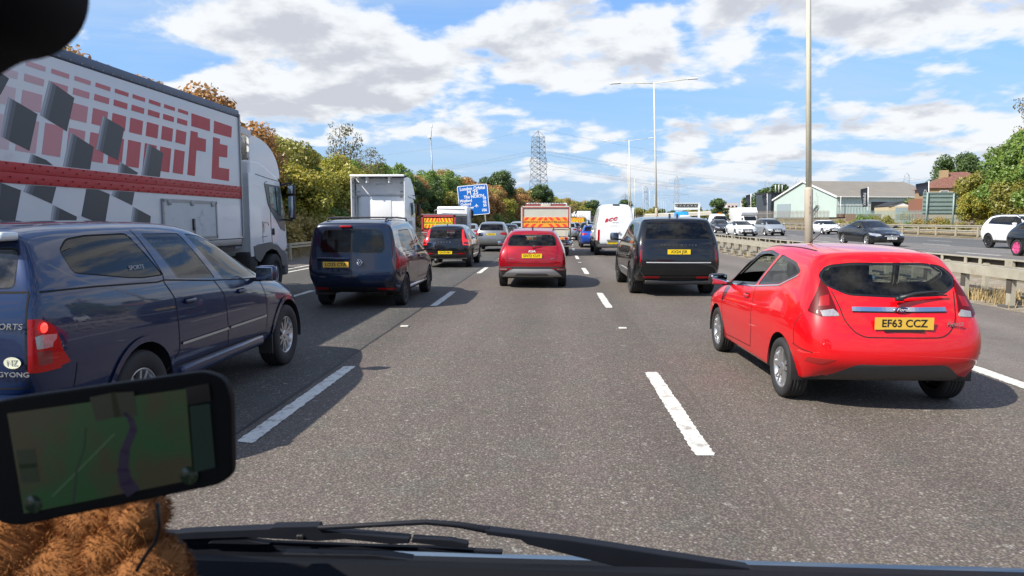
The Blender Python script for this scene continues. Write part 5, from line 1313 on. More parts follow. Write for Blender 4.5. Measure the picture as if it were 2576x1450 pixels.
# ---------------------------------------------------------------- small van
def small_van():
    root = empty('small_panel_van', (-3.98, 13.72, 0), 0., 'dark blue small panel van with black roof rails, in the trailer shade behind the pickup', 'van')
    p = dict(L=4.5, W=1.86, H=1.80, zb=.33, z1=.56, zm=.85, beltR=1.10, beltF=1.08, gy0=.03, gy1=.13, roofR=1.70, roofF=2.55, cowl=3.45, hood=1.14, hoodF=.92, rw=.80, rwr=.86, bw=.975)
    b = Body(cage(p, {(0, 1): (-.03, .52, .94), (0, 2): (.02, .85, .955), (0, 3): (.05, 1.12, .93), (1, 3): (.40, 1.1, .975)}), BLUEV, 3,
             [('row', 3, 0, 6, .2), ('rim', 0, 1, 4, .5), ('cap', 0, 4, .5), ('row', 4, 0, 5, .25), ('row', 0, 0, 8, .6)], (.05, .18), .02); b.hw = .93
    b.color('rear', [(-1, .44), (1, .44), (1, .1), (-1, .1)], BLACK)
    b.arch(.87, .33, .37); b.arch(3.62, .33, .37)
    pg = glass('van_back_glass', (.03, .04, .06), dirt=.02)
    for sx in (-1, 1):
        q = [(.012, 1.13), (.012, 1.60), (.56, 1.60), (.635, 1.50), (.66, 1.20), (.60, 1.13)]
        b.window('back_door_window', 'rear', q if sx > 0 else mir(q), pg, root, .012, lim=lambda c: c.y < .5, r=.05, trim=SEAM)
    for sd in (1, -1):
        b.window('side_window', 'side', [(.62, 1.13), (.58, 1.50), (.70, 1.58), (1.72, 1.59), (1.98, 1.13)], pg, root, .012, sgn=sd, r=.08, trim=SEAM)
        b.window('door_window', 'side', [(2.02, 1.58), (2.60, 1.56), (3.05, 1.36), (3.32, 1.12), (2.18, 1.12)], glass('van_door_glass', (.35, .4, .4)), root, .03, sgn=sd, r=.05)
        tl = [(.66, 1.40), (.70, 1.40), (.745, 1.05), (.93, 1.0), (.96, .90), (.93, .82), (.86, .80), (.80, .86), (.775, 1.05)]
        tl = [(.835, 1.38), (.87, 1.20), (.88, 1.0), (.90, .86), (.875, .79), (.835, .86), (.80, .98), (.83, 1.10)]
        b.lamp('tail_lamp', 'rear', tl if sd > 0 else mir(tl), mat('van_lamp', (.05, .01, .012), .12, coat=1.), root, lambda c: c.y < .7, off=.008, inner=[([(a * (1 if sd > 0 else -1), z) for a, z in ([(.855, 1.30), (.865, 1.30), (.895, .98), (.885, .83), (.872, .83), (.875, .98)])], REDLENS)])
        b.lamp('tail_lamp_side', 'side', [(.02, 1.36), (.10, 1.36), (.14, 1.05), (.26, .98), (.22, .82), (.10, .78), (.0, .80)], mat('van_lamp_red', (.05, .002, .003), .2, coat=.5), root, lambda c: c.y < .5, sgn=sd, off=.006)
        b.lamp('rear_reflector', 'rear', [(sd * .50, .43), (sd * .82, .43), (sd * .82, .395), (sd * .50, .395)][::sd], REDLENS, root, lambda c: c.y < .5, off=.012)
    b.window('windscreen', 'front', [(-.70, 1.15), (-.60, 1.62), (.60, 1.62), (.70, 1.15)], G_CLEAR, root, .04, lim=lambda c: 2.3 < c.y < 3.7 and c.z > 1.08, r=.06)
    s = MB(); b.seam(s, 'rear', [(0, 1.68), (0, .56)], .012)
    b.seam(s, 'rear', smoothpoly([(-.74, 1.66), (-.83, 1.0), (-.83, .56), (.83, .56), (.83, 1.0), (.74, 1.66)], .04), .012)
    b.seam(s, 'rear', [(-.9, .73), (.9, .73)], .006)
    for sd in (1, -1):
        b.seam(s, 'side', [(2.0, 1.60), (2.08, 1.1), (2.10, .5), (3.2, .5), (3.36, .8), (3.42, 1.1)], .011, (sd,))
        b.seam(s, 'side', [(.9, 1.10), (3.4, 1.09)], .006, (sd,)); b.seam(s, 'side', [(.55, .45), (.30, .50), (.0, .50)], .008, (sd,))
    s.build('panel_gaps', root)
    b.done(root)
    for sx in (1, -1): m = MB(); m.rbox((sx * .90, 2.25, .36), (.05, 1.95, .04), CHROME, .01); m.build('sill_strip', root)
    roof_rails(root, .60, .35, 2.5, 1.80, BLACK, .02)
    m = MB(); m.rbox((0, 0, 0), (1.28, .05, .03), BLACK, .01); m.build('roof_crossbar', root, (0, .9, 1.84))
    m = MB(); m.rbox((-.12, .03, 1.655), (.24, .06, .045), REDLENS, .015); m.build('high_brake_lamp', root)
    m = MB(); m.rbox((-.38, -.005, 1.01), (.66, .05, .07), BLUEV, .02); m.build('handle_bar', root)
    text('badge_lettering', 'CADDY', .055, PUDDLE, root, (-.32, -.06, 1.0), sx=1.3, ext=.003, space=1.5, body=b)
    plate(root, -.32, -.05, .90, 'LO25 CYA', mat('aged_yellow_plate', (.70, .42, .05), .4, var=.1), body=b)
    m = MB(); m.lathe([(0, .058), (-.012, .060), (-.014, .052), (-.002, .050)], CHROME, 28, 'y')
    for q in ([(-.030, .040), (0, -.005), (.030, .040)], [(-.046, .012), (-.020, -.042), (0, .004), (.020, -.042), (.046, .012)]):
        m.tube([(a, -.010, c) for a, c in q], .006, CHROME, 6)
    m.build('round_badge', root, (.17, -.045, .945))
    handles(b, root, [(2.28, .98)], BLUEV)
    mirror(root, 1.06, 3.10, 1.16, BLUEV, w=.22, h=.20); mirror(root, -1.06, 3.10, 1.16, BLUEV, w=.22, h=.20)
    interior(root, .4, 3.45, .86, zf=.45, zd=1.1); seats(root, 2.2, .85, .95)
    wheels(root, (.87, 3.62), .335, .225, .24, .93, (10, .02, .03, .16), DALLOY)
    wells(root, (.87, 3.62), .37, .93)
small_van()

# ---------------------------------------------------------------- crimson crossover ahead in our lane
def crossover():
    root = empty('crimson_crossover', (-.52, 18.15, 0), 0., 'crimson crossover straight ahead with silver skid plate and yellow plate', 'car')
    p = dict(L=4.42, W=1.83, H=1.545, zb=.30, z1=.50, zm=.78, beltR=1.10, beltF=.98, gy0=.10, gy1=.50, roofR=1.47, roofF=2.7, cowl=3.4, hood=1.05, hoodF=.86, rw=.66, rwr=.72, bw=.92)
    b = Body(cage(p, {(0, 2): (.0, .78, .955), (0, 3): (.12, 1.10, .86), (0, 4): (.48, 1.47, .64), (0, 1): (.03, .45, .94)}), CRIMSON, 3,
             [('row', 3, 1, 6, .35), ('rim', 0, 1, 4, .35), ('cap', 0, 4, .7), ('row', 4, 0, 5, .25), ('row', 0, 0, 8, .5)], (.10, .18), .03); b.hw = .915
    b.color('rear', [(-1.0, .56), (-.62, .585), (.62, .585), (1.0, .56), (1, .1), (-1, .1)], DARKGREY)
    b.color('side', [(0, .54), (.4, .50), (1.2, .40), (3.0, .40), (4.4, .45), (4.4, .1), (0, .1)], DARKGREY)
    b.color('rear', smoothpoly([(-.80, .30), (-.70, .40), (-.56, .52), (.56, .52), (.70, .40), (.80, .30), (.6, .28), (-.6, .28)], .03), SILVERP, lambda c: c.y < .5)
    b.color('rear', smoothpoly([(-.46, .33), (-.38, .40), (.38, .40), (.46, .33)], .02), mat('mid_grey_plastic', (.16, .16, .165), .5), lambda c: c.y < .5)  # mid grey panel inside the silver skid plate
    for q in ([(.88, 1.2), (.78, 1.12), (.80, .9), (.95, .8), (.95, 1.0)],): pass
    b.arch(.87, .33, .37, DARKGREY, .05); b.arch(3.59, .33, .37, DARKGREY, .05)
    b.window('rear_window', 'rear', [(-.64, 1.11), (-.62, 1.30), (-.52, 1.405), (.52, 1.405), (.62, 1.30), (.64, 1.11)], glass('hatch_rear_glass', (.52, .56, .55), dirt=.07, refl=.6), root, .025, lim=lambda c: c.y < .9, r=.05)
    for sd in (1, -1):
        b.window('side_window', 'side', [(.80, 1.14), (.75, 1.28), (1.2, 1.43), (2.2, 1.44), (2.75, 1.34), (3.25, 1.04)], G_TINT, root, .03, sgn=sd, r=.05)
        tl = [(sd * .655, 1.35), (sd * .70, 1.30), (sd * .80, 1.0), (sd * .86, .86), (sd * .83, .86), (sd * .74, 1.04), (sd * .655, 1.20)][::sd]
        b.lamp('tail_lamp', 'rear', tl, mat('kia_lens', (.30, .004, .01), .1, coat=1.), root, lambda c: c.y < 1., off=.008)
        q = [(sd * .86, .545), (sd * .60, .545), (sd * .50, .54), (sd * .60, .50), (sd * .66, .475), (sd * .86, .475)][::sd]
        q2 = [(sd * .83, .53), (sd * .64, .53), (sd * .66, .495), (sd * .83, .495)][::sd]
        b.lamp('bumper_lamp', 'rear', q, REDLENS, root, lambda c: c.y < .6, off=.01, inner=[(q2, CLEARLENS)])
    b.window('windscreen', 'front', [(-.62, 1.06), (-.54, 1.42), (.54, 1.42), (.62, 1.06)], G_CLEAR, root, .04, lim=lambda c: 2.4 < c.y < 3.5 and c.z > 1.0, r=.06)
    s = MB(); b.seam(s, 'rear', [(-.66, 1.12), (-.64, .80), (-.60, .66), (.60, .66), (.64, .80), (.66, 1.12)], .010)
    b.seam(s, 'rear', [(-.46, .86), (-.36, .98), (-.28, 1.0), (.28, 1.0), (.36, .98), (.46, .86)], .010, m=mat('crease_shade_red', (.12, .001, .004), .4))  # tailgate crease: its shade painted as a darker red line
    for sd in (1, -1):
        b.seam(s, 'side', [(1.75, 1.40), (1.72, 1.0), (1.5, .45), (2.6, .45), (2.68, 1.0), (2.6, 1.38)], .010, (sd,))
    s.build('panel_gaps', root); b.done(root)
    roof_rails(root, .56, .75, 2.5, 1.53, BLACK)
    m = MB(); m.prism([(0, 0), (.16, 0), (.05, .10), (.02, .10)], -.02, .02, BLACK, 'yz'); m.build('shark_fin', root, (0, .62, 1.50))
    text('badge_lettering', 'KIA', .075, WHITEP, root, (0, -.075, .975), sx=1.6, ext=.003, bold=.003, shear=.15, body=b)
    text('model_lettering', 'Niro', .045, PUDDLE, root, (-.52, -.05, .79), sx=1.4, body=b); text('model_lettering', 'HEV', .04, PUDDLE, root, (.52, -.05, .79), sx=1.3, body=b)
    plate(root, 0, -.115, .862, 'DV72 CUY', body=b)
    m = MB(); m.tube([(0, -.0, 1.10), (.12, .02, 1.125), (.26, .05, 1.13)], [.018, .013, .008], BLACK, 8); m.build('rear_wiper', root)
    mirror(root, 1.03, 2.98, 1.10, mat('blue_black_mirror', (.02, .022, .03), .15), w=.21, h=.14); mirror(root, -1.03, 2.98, 1.10, _M['blue_black_mirror'], w=.21, h=.14)
    interior(root, .5, 3.3, .82, zd=1.02); m = MB(); m.rbox((0, 1.0, .78), (1.2, .14, .5), SEATF, .06); m.rbox((-.36, .95, 1.08), (.25, .1, .14), SEATF, .05); m.rbox((.36, .95, 1.08), (.25, .1, .14), SEATF, .05); m.build('rear_seat', root)
    seats(root, 2.0, .8, .80)
    wheels(root, (.87, 3.59), .335, .21, .23, .915, (5, .04, .06, .36), ALLOY); wells(root, (.87, 3.59), .37, .915)
crossover()

# ---------------------------------------------------------------- big black SUV
def black_suv():
    root = empty('black_luxury_suv', (2.92, 16.35, 0), R(.6), 'large black SUV with yellow plate, ahead of the red hatchback', 'car')
    p = dict(L=5.05, W=2.03, H=1.85, zb=.36, z1=.56, zm=.90, beltR=1.31, beltF=1.22, gy0=.14, gy1=.50, roofR=1.79, roofF=3.05, cowl=3.85, hood=1.24, hoodF=1.08, rw=.75, rwr=.80, bw=.945)
    b = Body(cage(p, {(0, 1): (.04, .50, .93), (0, 2): (.0, .88, .955), (0, 3): (.10, 1.31, .90)}), BLACKP, 3,
             [('row', 3, 0, 6, .4), ('rim', 0, 1, 4, .25), ('cap', 0, 4, .7), ('row', 4, 0, 5, .35), ('row', 0, 0, 8, .4), ('cap', 0, 2, .3)], (.09, .14), .03); b.hw = 1.015
    b.arch(1.0, .385, .42); b.arch(4.0, .385, .42)
    b.window('rear_window', 'rear', [(-.775, 1.33), (-.735, 1.55), (-.69, 1.745), (.69, 1.745), (.735, 1.55), (.775, 1.33)], glass('suv_back_glass', (.07, .08, .09), dirt=.03), root, .02, lim=lambda c: c.y < .9, r=.05)
    for sd in (1, -1):
        b.window('side_window', 'side', [(.55, 1.38), (.62, 1.68), (.9, 1.73), (2.9, 1.73), (3.1, 1.68), (3.75, 1.30), (3.7, 1.27)], glass('suv_side_glass', (.12, .14, .15)), root, .02, sgn=sd, r=.05)
        q = [(sd * .80, 1.20), (sd * .87, 1.20), (sd * .90, .72), (sd * .84, .72)][::sd]
        b.lamp('tail_lamp', 'rear', q, mat('smoked_lens', (.03, .004, .006), .08, coat=1.), root, lambda c: c.y < .8, off=.004, inner=[([(sd * .845, 1.10), (sd * .862, 1.10), (sd * .885, .82), (sd * .862, .82)][::sd], mat('deep_red_strip', (.3, .004, .008), .2))])  # inner strip in plain deep red, no emission
        b.lamp('rear_reflector', 'rear', [(sd * .42, .475), (sd * .80, .475), (sd * .80, .44), (sd * .42, .44)][::sd], REDLENS, root, lambda c: c.y < .8, off=.012)
    b.window('windscreen', 'front', [(-.74, 1.28), (-.66, 1.72), (.66, 1.72), (.74, 1.28)], G_CLEAR, root, .04, lim=lambda c: 2.7 < c.y < 4. and c.z > 1.2, r=.06)
    s = MB(); b.seam(s, 'rear', [(-.78, 1.30), (-.80, .80), (-.80, .64), (.80, .64), (.80, .80), (.78, 1.30)], .010)
    b.seam(s, 'rear', [(-.80, 1.17), (.80, 1.17)], .008); b.seam(s, 'rear', [(-.82, .56), (.82, .56)], .008)
    for sd in (1, -1): b.seam(s, 'side', [(1.55, 1.7), (1.5, 1.2), (1.42, .55), (2.6, .55), (2.62, 1.68)], .010, (sd,)); b.seam(s, 'side', [(2.62, .55), (3.5, .55), (3.7, 1.2)], .01, (sd,))
    s.build('panel_gaps', root)
    m = MB(); b.seam(m, 'rear', [(-.74, .81), (.74, .81)], .022, m=SILVERP, off=.008); m.build('tailgate_strip', root)
    m = MB(); b.seam(m, 'rear', [(-.85, .58), (-.74, .50), (.74, .50), (.85, .58)], .02, m=GLOSSB, off=.012); b.seam(m, 'rear', [(-.86, .60), (-.72, .425), (-.4, .425), (.4, .425), (.72, .425), (.86, .60)], .014, m=mat('grey_lip', (.10, .10, .11), .25, .5), off=.012); m.build('bumper_lines', root)
    b.done(root)
    text('badge_lettering', 'RANGE ROVER', .075, mat('dim_lettering', (.16, .17, .18), .3, .8), root, (0, -.045, 1.20), sx=1.25, ext=.003, space=1.45, body=b)
    plate(root, 0, -.088, 1.055, 'XX24 JSR', body=b)
    for x in (-.09, .09): m = MB(); m.prism([(0, -.01), (.13, -.01), (.10, .09), (.06, .10)], x - .022, x + .022, mat('fin_blue', (.01, .02, .05), .2, coat=1.), 'yz'); m.build('roof_fin', root, (0, .72, 1.835))
    m = MB(); m.rbox((0, .16, .34), (1.5, .2, .1), BLACK, .03); m.build('rear_valance', root)
    mirror(root, 1.13, 3.45, 1.33, BLACKP, w=.24, h=.21); mirror(root, -1.13, 3.45, 1.33, BLACKP, w=.24, h=.21)
    interior(root, .5, 3.8, .95, zf=.5, zd=1.22, wheel=False); seats(root, 2.5, .9, 1.02); seats(root, 1.45, .9, 1.02)
    m = MB(); m.rbox((-.2, .62, 1.42), (.34, .2, .22), mat('orange_bag', (.35, .09, .04), .8), .05); m.build('boot_load', root)
    wheels(root, (1.0, 4.0), .385, .285, .275, 1.015, (7, .05, .03, .22), DALLOY); wells(root, (1.0, 4.0), .42, 1.015, .385)
black_suv()

# ---------------------------------------------------------------- black compact SUV
def compact_suv():
    root = empty('black_compact_suv', (-3.98, 25.95, 0), 0., 'black compact SUV with tall red lamps and silver bumper bar, ahead of the small van', 'car')
    p = dict(L=4.43, W=1.86, H=1.60, zb=.34, z1=.50, zm=.80, beltR=1.12, beltF=1.05, gy0=.10, gy1=.42, roofR=1.52, roofF=2.6, cowl=3.3, hood=1.12, hoodF=.98, rw=.67, rwr=.68, bw=.93)
    b = Body(cage(p, {(0, 3): (.10, 1.12, .86)}), BLACKP, 2, [('row', 3, 1, 6, .35), ('rim', 0, 1, 4, .3), ('cap', 0, 4, .7), ('row', 4, 0, 5, .25), ('row', 0, 0, 8, .5)], (.08, .14), .03); b.hw = .93
    b.color('rear', [(-1, .55), (1, .55), (1, .1), (-1, .1)], DARKGREY)
    b.arch(.88, .35, .385, DARKGREY, .05); b.arch(3.58, .35, .385, DARKGREY, .05)
    b.window('rear_window', 'rear', [(-.63, 1.10), (-.57, 1.42), (.57, 1.42), (.63, 1.10)], glass('hatch_rear_glass', (.52, .56, .55), dirt=.07, refl=.6), root, .025, lim=lambda c: c.y < .9, r=.04)
    for sd in (1, -1):
        b.window('side_window', 'side', [(.8, 1.20), (.95, 1.45), (2.5, 1.49), (3.1, 1.14)], G_TINT, root, .03, sgn=sd, r=.05)
        q = [(sd * .60, 1.44), (sd * .655, 1.42), (sd * .72, 1.12), (sd * .90, 1.0), (sd * .90, .84), (sd * .66, .86), (sd * .62, 1.10)][::sd]
        b.lamp('tail_lamp', 'rear', q, mat('volvo_lens', (.55, .01, .012), .12, coat=1., emit=(1, .02, .02), estr=.25), root, lambda c: c.y < .9, off=.01, inner=[([(sd * .70, .98), (sd * .86, .95), (sd * .86, .89), (sd * .70, .90)][::sd], mat('dark_lens', (.10, .005, .005), .1, coat=1.))])
        b.lamp('rear_reflector', 'rear', [(sd * .38, .555), (sd * .74, .575), (sd * .74, .50), (sd * .55, .515)][::sd], REDLENS, root, lambda c: c.y < .8, off=.01)
    b.window('windscreen', 'front', [(-.66, 1.15), (-.58, 1.48), (.58, 1.48), (.66, 1.15)], G_CLEAR, root, .04, lim=lambda c: 2.3 < c.y < 3.5 and c.z > 1.1, r=.06)
    s = MB(); b.seam(s, 'rear', [(-.66, .86), (-.62, .62), (.62, .62), (.66, .86)], .012)
    for sd in (1, -1): b.seam(s, 'side', [(1.7, 1.42), (1.62, 1.0), (1.5, .5), (2.55, .5), (2.6, 1.42)], .012, (sd,))
    s.build('panel_gaps', root)
    m = MB(); b.seam(m, 'rear', [(-.78, .37), (-.68, .375), (.68, .375), (.78, .37)], .075, m=SILVERP, off=.02); m.build('silver_bumper_bar', root)
    b.done(root)
    text('badge_lettering', 'VOLVO', .075, PUDDLE, root, (-.03, -.055, .965), sx=1.1, space=2.3, body=b)
    text('model_lettering', 'XC40', .045, PUDDLE, root, (-.50, -.055, .84), body=b); text('model_lettering', 'T5', .04, PUDDLE, root, (.52, -.05, .85), body=b)
    plate(root, 0, -.06, .58, 'GN70 PBY', body=b)
    m = MB(); m.tube([(.02, -.0, 1.13), (.2, .03, 1.15), (.36, .06, 1.14)], [.018, .013, .008], BLACK, 6); m.build('rear_wiper', root)
    m = MB(); m.prism([(0, 0), (.16, 0), (.05, .08)], -.02, .02, BLACK, 'yz'); m.build('shark_fin', root, (0, .6, 1.56))
    mirror(root, 1.04, 2.9, 1.20, BLACKP); mirror(root, -1.04, 2.9, 1.20, BLACKP)
    m = MB(); m.tube([(-.35, .25, .30), (-.35, .0, .26)], .09, BLACK, 10); m.build('silencer', root)
    interior(root, .5, 3.2, .82, zd=1.08); seats(root, 1.1, .8, .86, ((0, 2),)); seats(root, 2.05, .8, .86)
    wheels(root, (.88, 3.58), .36, .235, .24, .93, (5, .05, .07, .4), DALLOY); wells(root, (.88, 3.58), .385, .93)
compact_suv()

# ---------------------------------------------------------------- one builder for the cars that show small
def far_car(name, label, cat, loc, rz, paintm, kind='hatch', W=1.8, H=1.5, L=4.3, plate_txt='', facing='rear', group=None, rim=None, lit=False, rails=False, style=(5, .06, .08, 0), level=2, roofm=None, grille=None, detail=True):
    root = empty(name, loc, rz, label, cat, group)
    hw = W / 2
    if kind == 'suv': p = dict(L=L, W=W, H=H, zb=.34, z1=.52, zm=.80, beltR=H * .70, beltF=H * .655, gy0=.10, gy1=.45, roofR=H - .10, roofF=L * .60, cowl=L * .76, hood=H * .68, hoodF=H * .56, rw=.68, rwr=.69, bw=.93)
    elif kind == 'hatch': p = dict(L=L, W=W, H=H, zb=.27, z1=.48, zm=.74, beltR=H * .70, beltF=H * .635, gy0=.14, gy1=.62, roofR=H - .09, roofF=L * .56, cowl=L * .75, hood=H * .665, hoodF=H * .50, rw=.67, rwr=.67, bw=.92)
    elif kind == 'mpv': p = dict(L=L, W=W, H=H, zb=.25, z1=.48, zm=.74, beltR=H * .62, beltF=H * .60, gy0=.12, gy1=.45, roofR=H - .09, roofF=L * .60, cowl=L * .83, hood=H * .63, hoodF=H * .47, rw=.68, rwr=.69, bw=.93)
    else: p = dict(L=L, W=W, H=H, zb=.25, z1=.45, zm=.70, beltR=H * .69, beltF=H * .64, gy0=.08, gy1=.30, roofR=H * .74, roofF=L * .54, cowl=L * .745, hood=H * .665, hoodF=H * .52, rw=.63, rwr=.66, bw=.92)
    ov = {}
    if kind == 'saloon':
        w = 1.
        ov = {(0, 3): (.06, H * .69, .84), (0, 4): (.18, H * .735, .60), (1, 4): (.62, H * .765, .62), (2, 4): (L * .36, H - .03, .60), (3, 4): (L * .44, H, .62), (4, 4): (L * .535, H - .03, .62)}
    b = Body(cage(p, ov), paintm, level, [('row', 3, 1, 6, .3), ('rim', 0, 1, 4, .3), ('cap', 0, 4, .5), ('row', 4, 0, 5, .2), ('row', 0, 0, 8, .5), ('rim', 1, 1, 4, .25)], (.10, .20), .03); b.hw = hw
    ra, fa, rr = L * .19, L * .805, (.33 if kind in ('hatch', 'saloon', 'mpv') else .355)
    dark = DARKGREY if kind == 'suv' else None
    b.arch(ra, rr, rr + .035, dark, .045); b.arch(fa, rr, rr + .035, dark, .045)
    if kind == 'suv': b.color('side', [(0, .42), (L, .42), (L, .1), (0, .1)], DARKGREY)
    bz, tz = p['beltR'], H - .07
    fbz = p['beltF']
    if kind == 'saloon': sw = [(L * .17, H * .755), (L * .27, H * .90), (L * .36, H - .075), (L * .50, H - .07), (L * .58, H - .15), (L * .73, fbz + .04)]
    elif kind == 'mpv': sw = [(.45, bz + .05), (.62, tz - .03), (L * .35, tz), (L * .60, tz - .02), (L * .70, H * .82), (L * .80, fbz + .05)]
    else: sw = [(.62, bz + .06), (.75, tz - .08), (L * .3, tz), (L * .56, tz - .01), (L * .64, tz - .12), (L * .735, fbz + .05)]
    for sd in (1, -1):
        b.window('side_window', 'side', sw, G_TINT, root, .03, sgn=sd, r=.05)
    yr, yc = p['roofF'], p['cowl']
    ww = .66 * hw
    b.window('windscreen', 'front', [(-.72 * hw, p['hood'] + .05), (-ww * .93, tz), (ww * .93, tz), (.72 * hw, p['hood'] + .05)], glass('windscreen_glass', (.30, .34, .35)), root, .03, lim=lambda c: yr - .25 < c.y < yc + .12 and c.z > p['hood'] + .01, r=.06)
    if facing == 'rear':
        q = [(-.72 * hw, bz + .03), (-.64 * hw, tz - .05), (.64 * hw, tz - .05), (.72 * hw, bz + .03)]
        if kind == 'saloon': q = [(-.60 * hw, H * .80), (-.54 * hw, H * .95), (.54 * hw, H * .95), (.60 * hw, H * .80)]
        b.window('rear_window', 'rear', q, G_PRIV, root, .02, lim=lambda c: c.y < (L * .4 if kind == 'saloon' else .95), r=.04)
        for sd in (1, -1):
            q = [(sd * .50 * hw, bz - .10), (sd * .95 * hw, bz - .07), (sd * .98 * hw, bz - .24), (sd * .60 * hw, bz - .20)][::sd]
            b.lamp('tail_lamp', 'rear', q, REDLIT if lit else REDLENS, root, lambda c: c.y < .6, off=.01)
    else:
        hz = p['hoodF'] - .10
        for sd in (1, -1):
            q = [(sd * .52 * hw, hz - .06), (sd * .58 * hw, hz + .035), (sd * .98 * hw, hz + .09), (sd * .98 * hw, hz - .03), (sd * .75 * hw, hz - .085)][::-sd]
            b.lamp('headlamp', 'front', q, HEADLAMP, root, lambda c: c.y > L - .9, off=.004)
        k = .46
        b.color('front', smoothpoly([(-.46 * hw, hz - .20), (-.50 * hw, hz - .02), (-.42 * hw, hz + .02), (.42 * hw, hz + .02), (.50 * hw, hz - .02), (.46 * hw, hz - .20)], .04), GLOSSB, lambda c: c.y > L - .9)
        b.color('front', smoothpoly([(-.60 * hw, .30), (-.52 * hw, .42), (.52 * hw, .42), (.60 * hw, .30), (.50 * hw, .24), (-.50 * hw, .24)], .03), BLACK, lambda c: c.y > L - .9)
        for sd in (1, -1): b.color('front', smoothpoly([(sd * .66 * hw, .33), (sd * .66 * hw, .43), (sd * .86 * hw, .46), (sd * .84 * hw, .33)][::-sd], .02), BLACK, lambda c: c.y > L - .9)
    s = MB()
    for sd in (1, -1):
        b.seam(s, 'side', [(L * .38, tz - .05), (L * .37, bz), (L * .33, .36), (L * .70, .34), (L * .735, fbz)], .012, (sd,)); b.seam(s, 'side', [(L * .56, tz - .08), (L * .55, .36)], .012, (sd,))
        if kind != 'saloon': b.seam(s, 'side', [(L * .385, tz), (L * .385, bz + .03)], .05, (sd,), GLOSSB, .004)
        b.seam(s, 'side', [(L * .545, tz), (L * .55, bz + .0)], .05, (sd,), GLOSSB, .004)
    s.build('panel_gaps', root)
    b.done(root)
    if plate_txt:
        if facing == 'rear':
            h, n = b.hit('rear', 0, bz - .18 if kind != 'saloon' else .62); plate(root, 0, h.y - .012, h.z, plate_txt)
        else:
            h, n = b.hit('front', 0, .45); plate(root, 0, h.y + .02, .45, plate_txt, WPLATE, 'front')
    if facing != 'rear' and detail:
        h, n = b.hit('front', 0, p['hoodF'] - .18)
        m = MB(); m.rbox((0, h.y + .008, h.z), (.84 * hw, .02, .035), SILVERP, .01); m.build('grille_bar', root)
        m = MB(); m.lathe([(h.y + .03, .001), (h.y + .035, .06), (h.y, .07)], CHROME, 20, 'y', (0, 0, h.z)); m.build('round_badge', root)
    if rails: roof_rails(root, .58 * hw / .9, .7, L * .6, H - .01, rails)
    yl = yc - .38
    mirror(root, hw + .10, yl, fbz + .13, paintm, w=.19, h=.13); mirror(root, -hw - .10, yl, fbz + .13, paintm, w=.19, h=.13)
    if detail:
        interior(root, .6, yc - .1, hw * .9, zf=.4, zd=p['hood'] - .03, wheel=False); seats(root, L * .44, hw * .9, H * .50, ((0, 2),))
    wheels(root, (ra, fa), rr, .21, rr - .10, hw, style, rim or ALLOY); wells(root, (ra, fa), rr + .035, hw, rr)
    return root, b, p
# ================================================================ lorries
RBAND = mat('livery_red', (.42, .018, .022), .5, var=.1, vscale=3)
def truck_wheel(root, x, y, r=.50, wd=.28, s=1, rim=None, dish=True):
    k = ('truck', r, wd, rim.name if rim else '')
    if k not in _WH:
        t = MB(); h = wd / 2
        t.lathe([(-h * .8, r * .56), (-h, r * .65), (-h, r * .88), (-h * .85, r * .98), (-h * .1, r), (h * .1, r), (h * .85, r * .98), (h, r * .88), (h, r * .65), (h * .8, r * .56)], RUBBER, 36, 'x')
        m = MB(); mm = rim or STEEL
        m.lathe([(h * .8, r * .57), (h * .6, r * .52), (h * .3, r * .45), (h * .25, r * .25), (h * .9, r * .22), (h * .95, .001)], mm, 30, 'x')
        for i in range(10):
            a = 2 * PI * i / 10; m.lathe([(h * .25, .02), (h * .45, .018), (h * .46, .001)], mm, 6, 'x', (0, math.cos(a) * r * .33, math.sin(a) * r * .33))
        _WH[k] = (t.mesh('tyre'), m.mesh('rim'))
    w = obj('wheel', _WH[k][0], root, (x, y, r - .003), (0, 0, 0 if s > 0 else PI)); obj('rim', _WH[k][1], w)
def poly(pts, x, m, name, parent, d=.003):
    """flat print standing 3 mm proud of the right-hand side"""
    mb = MB(); mb.prism(pts, x, x + d, m, 'yz'); return mb.build(name, parent)

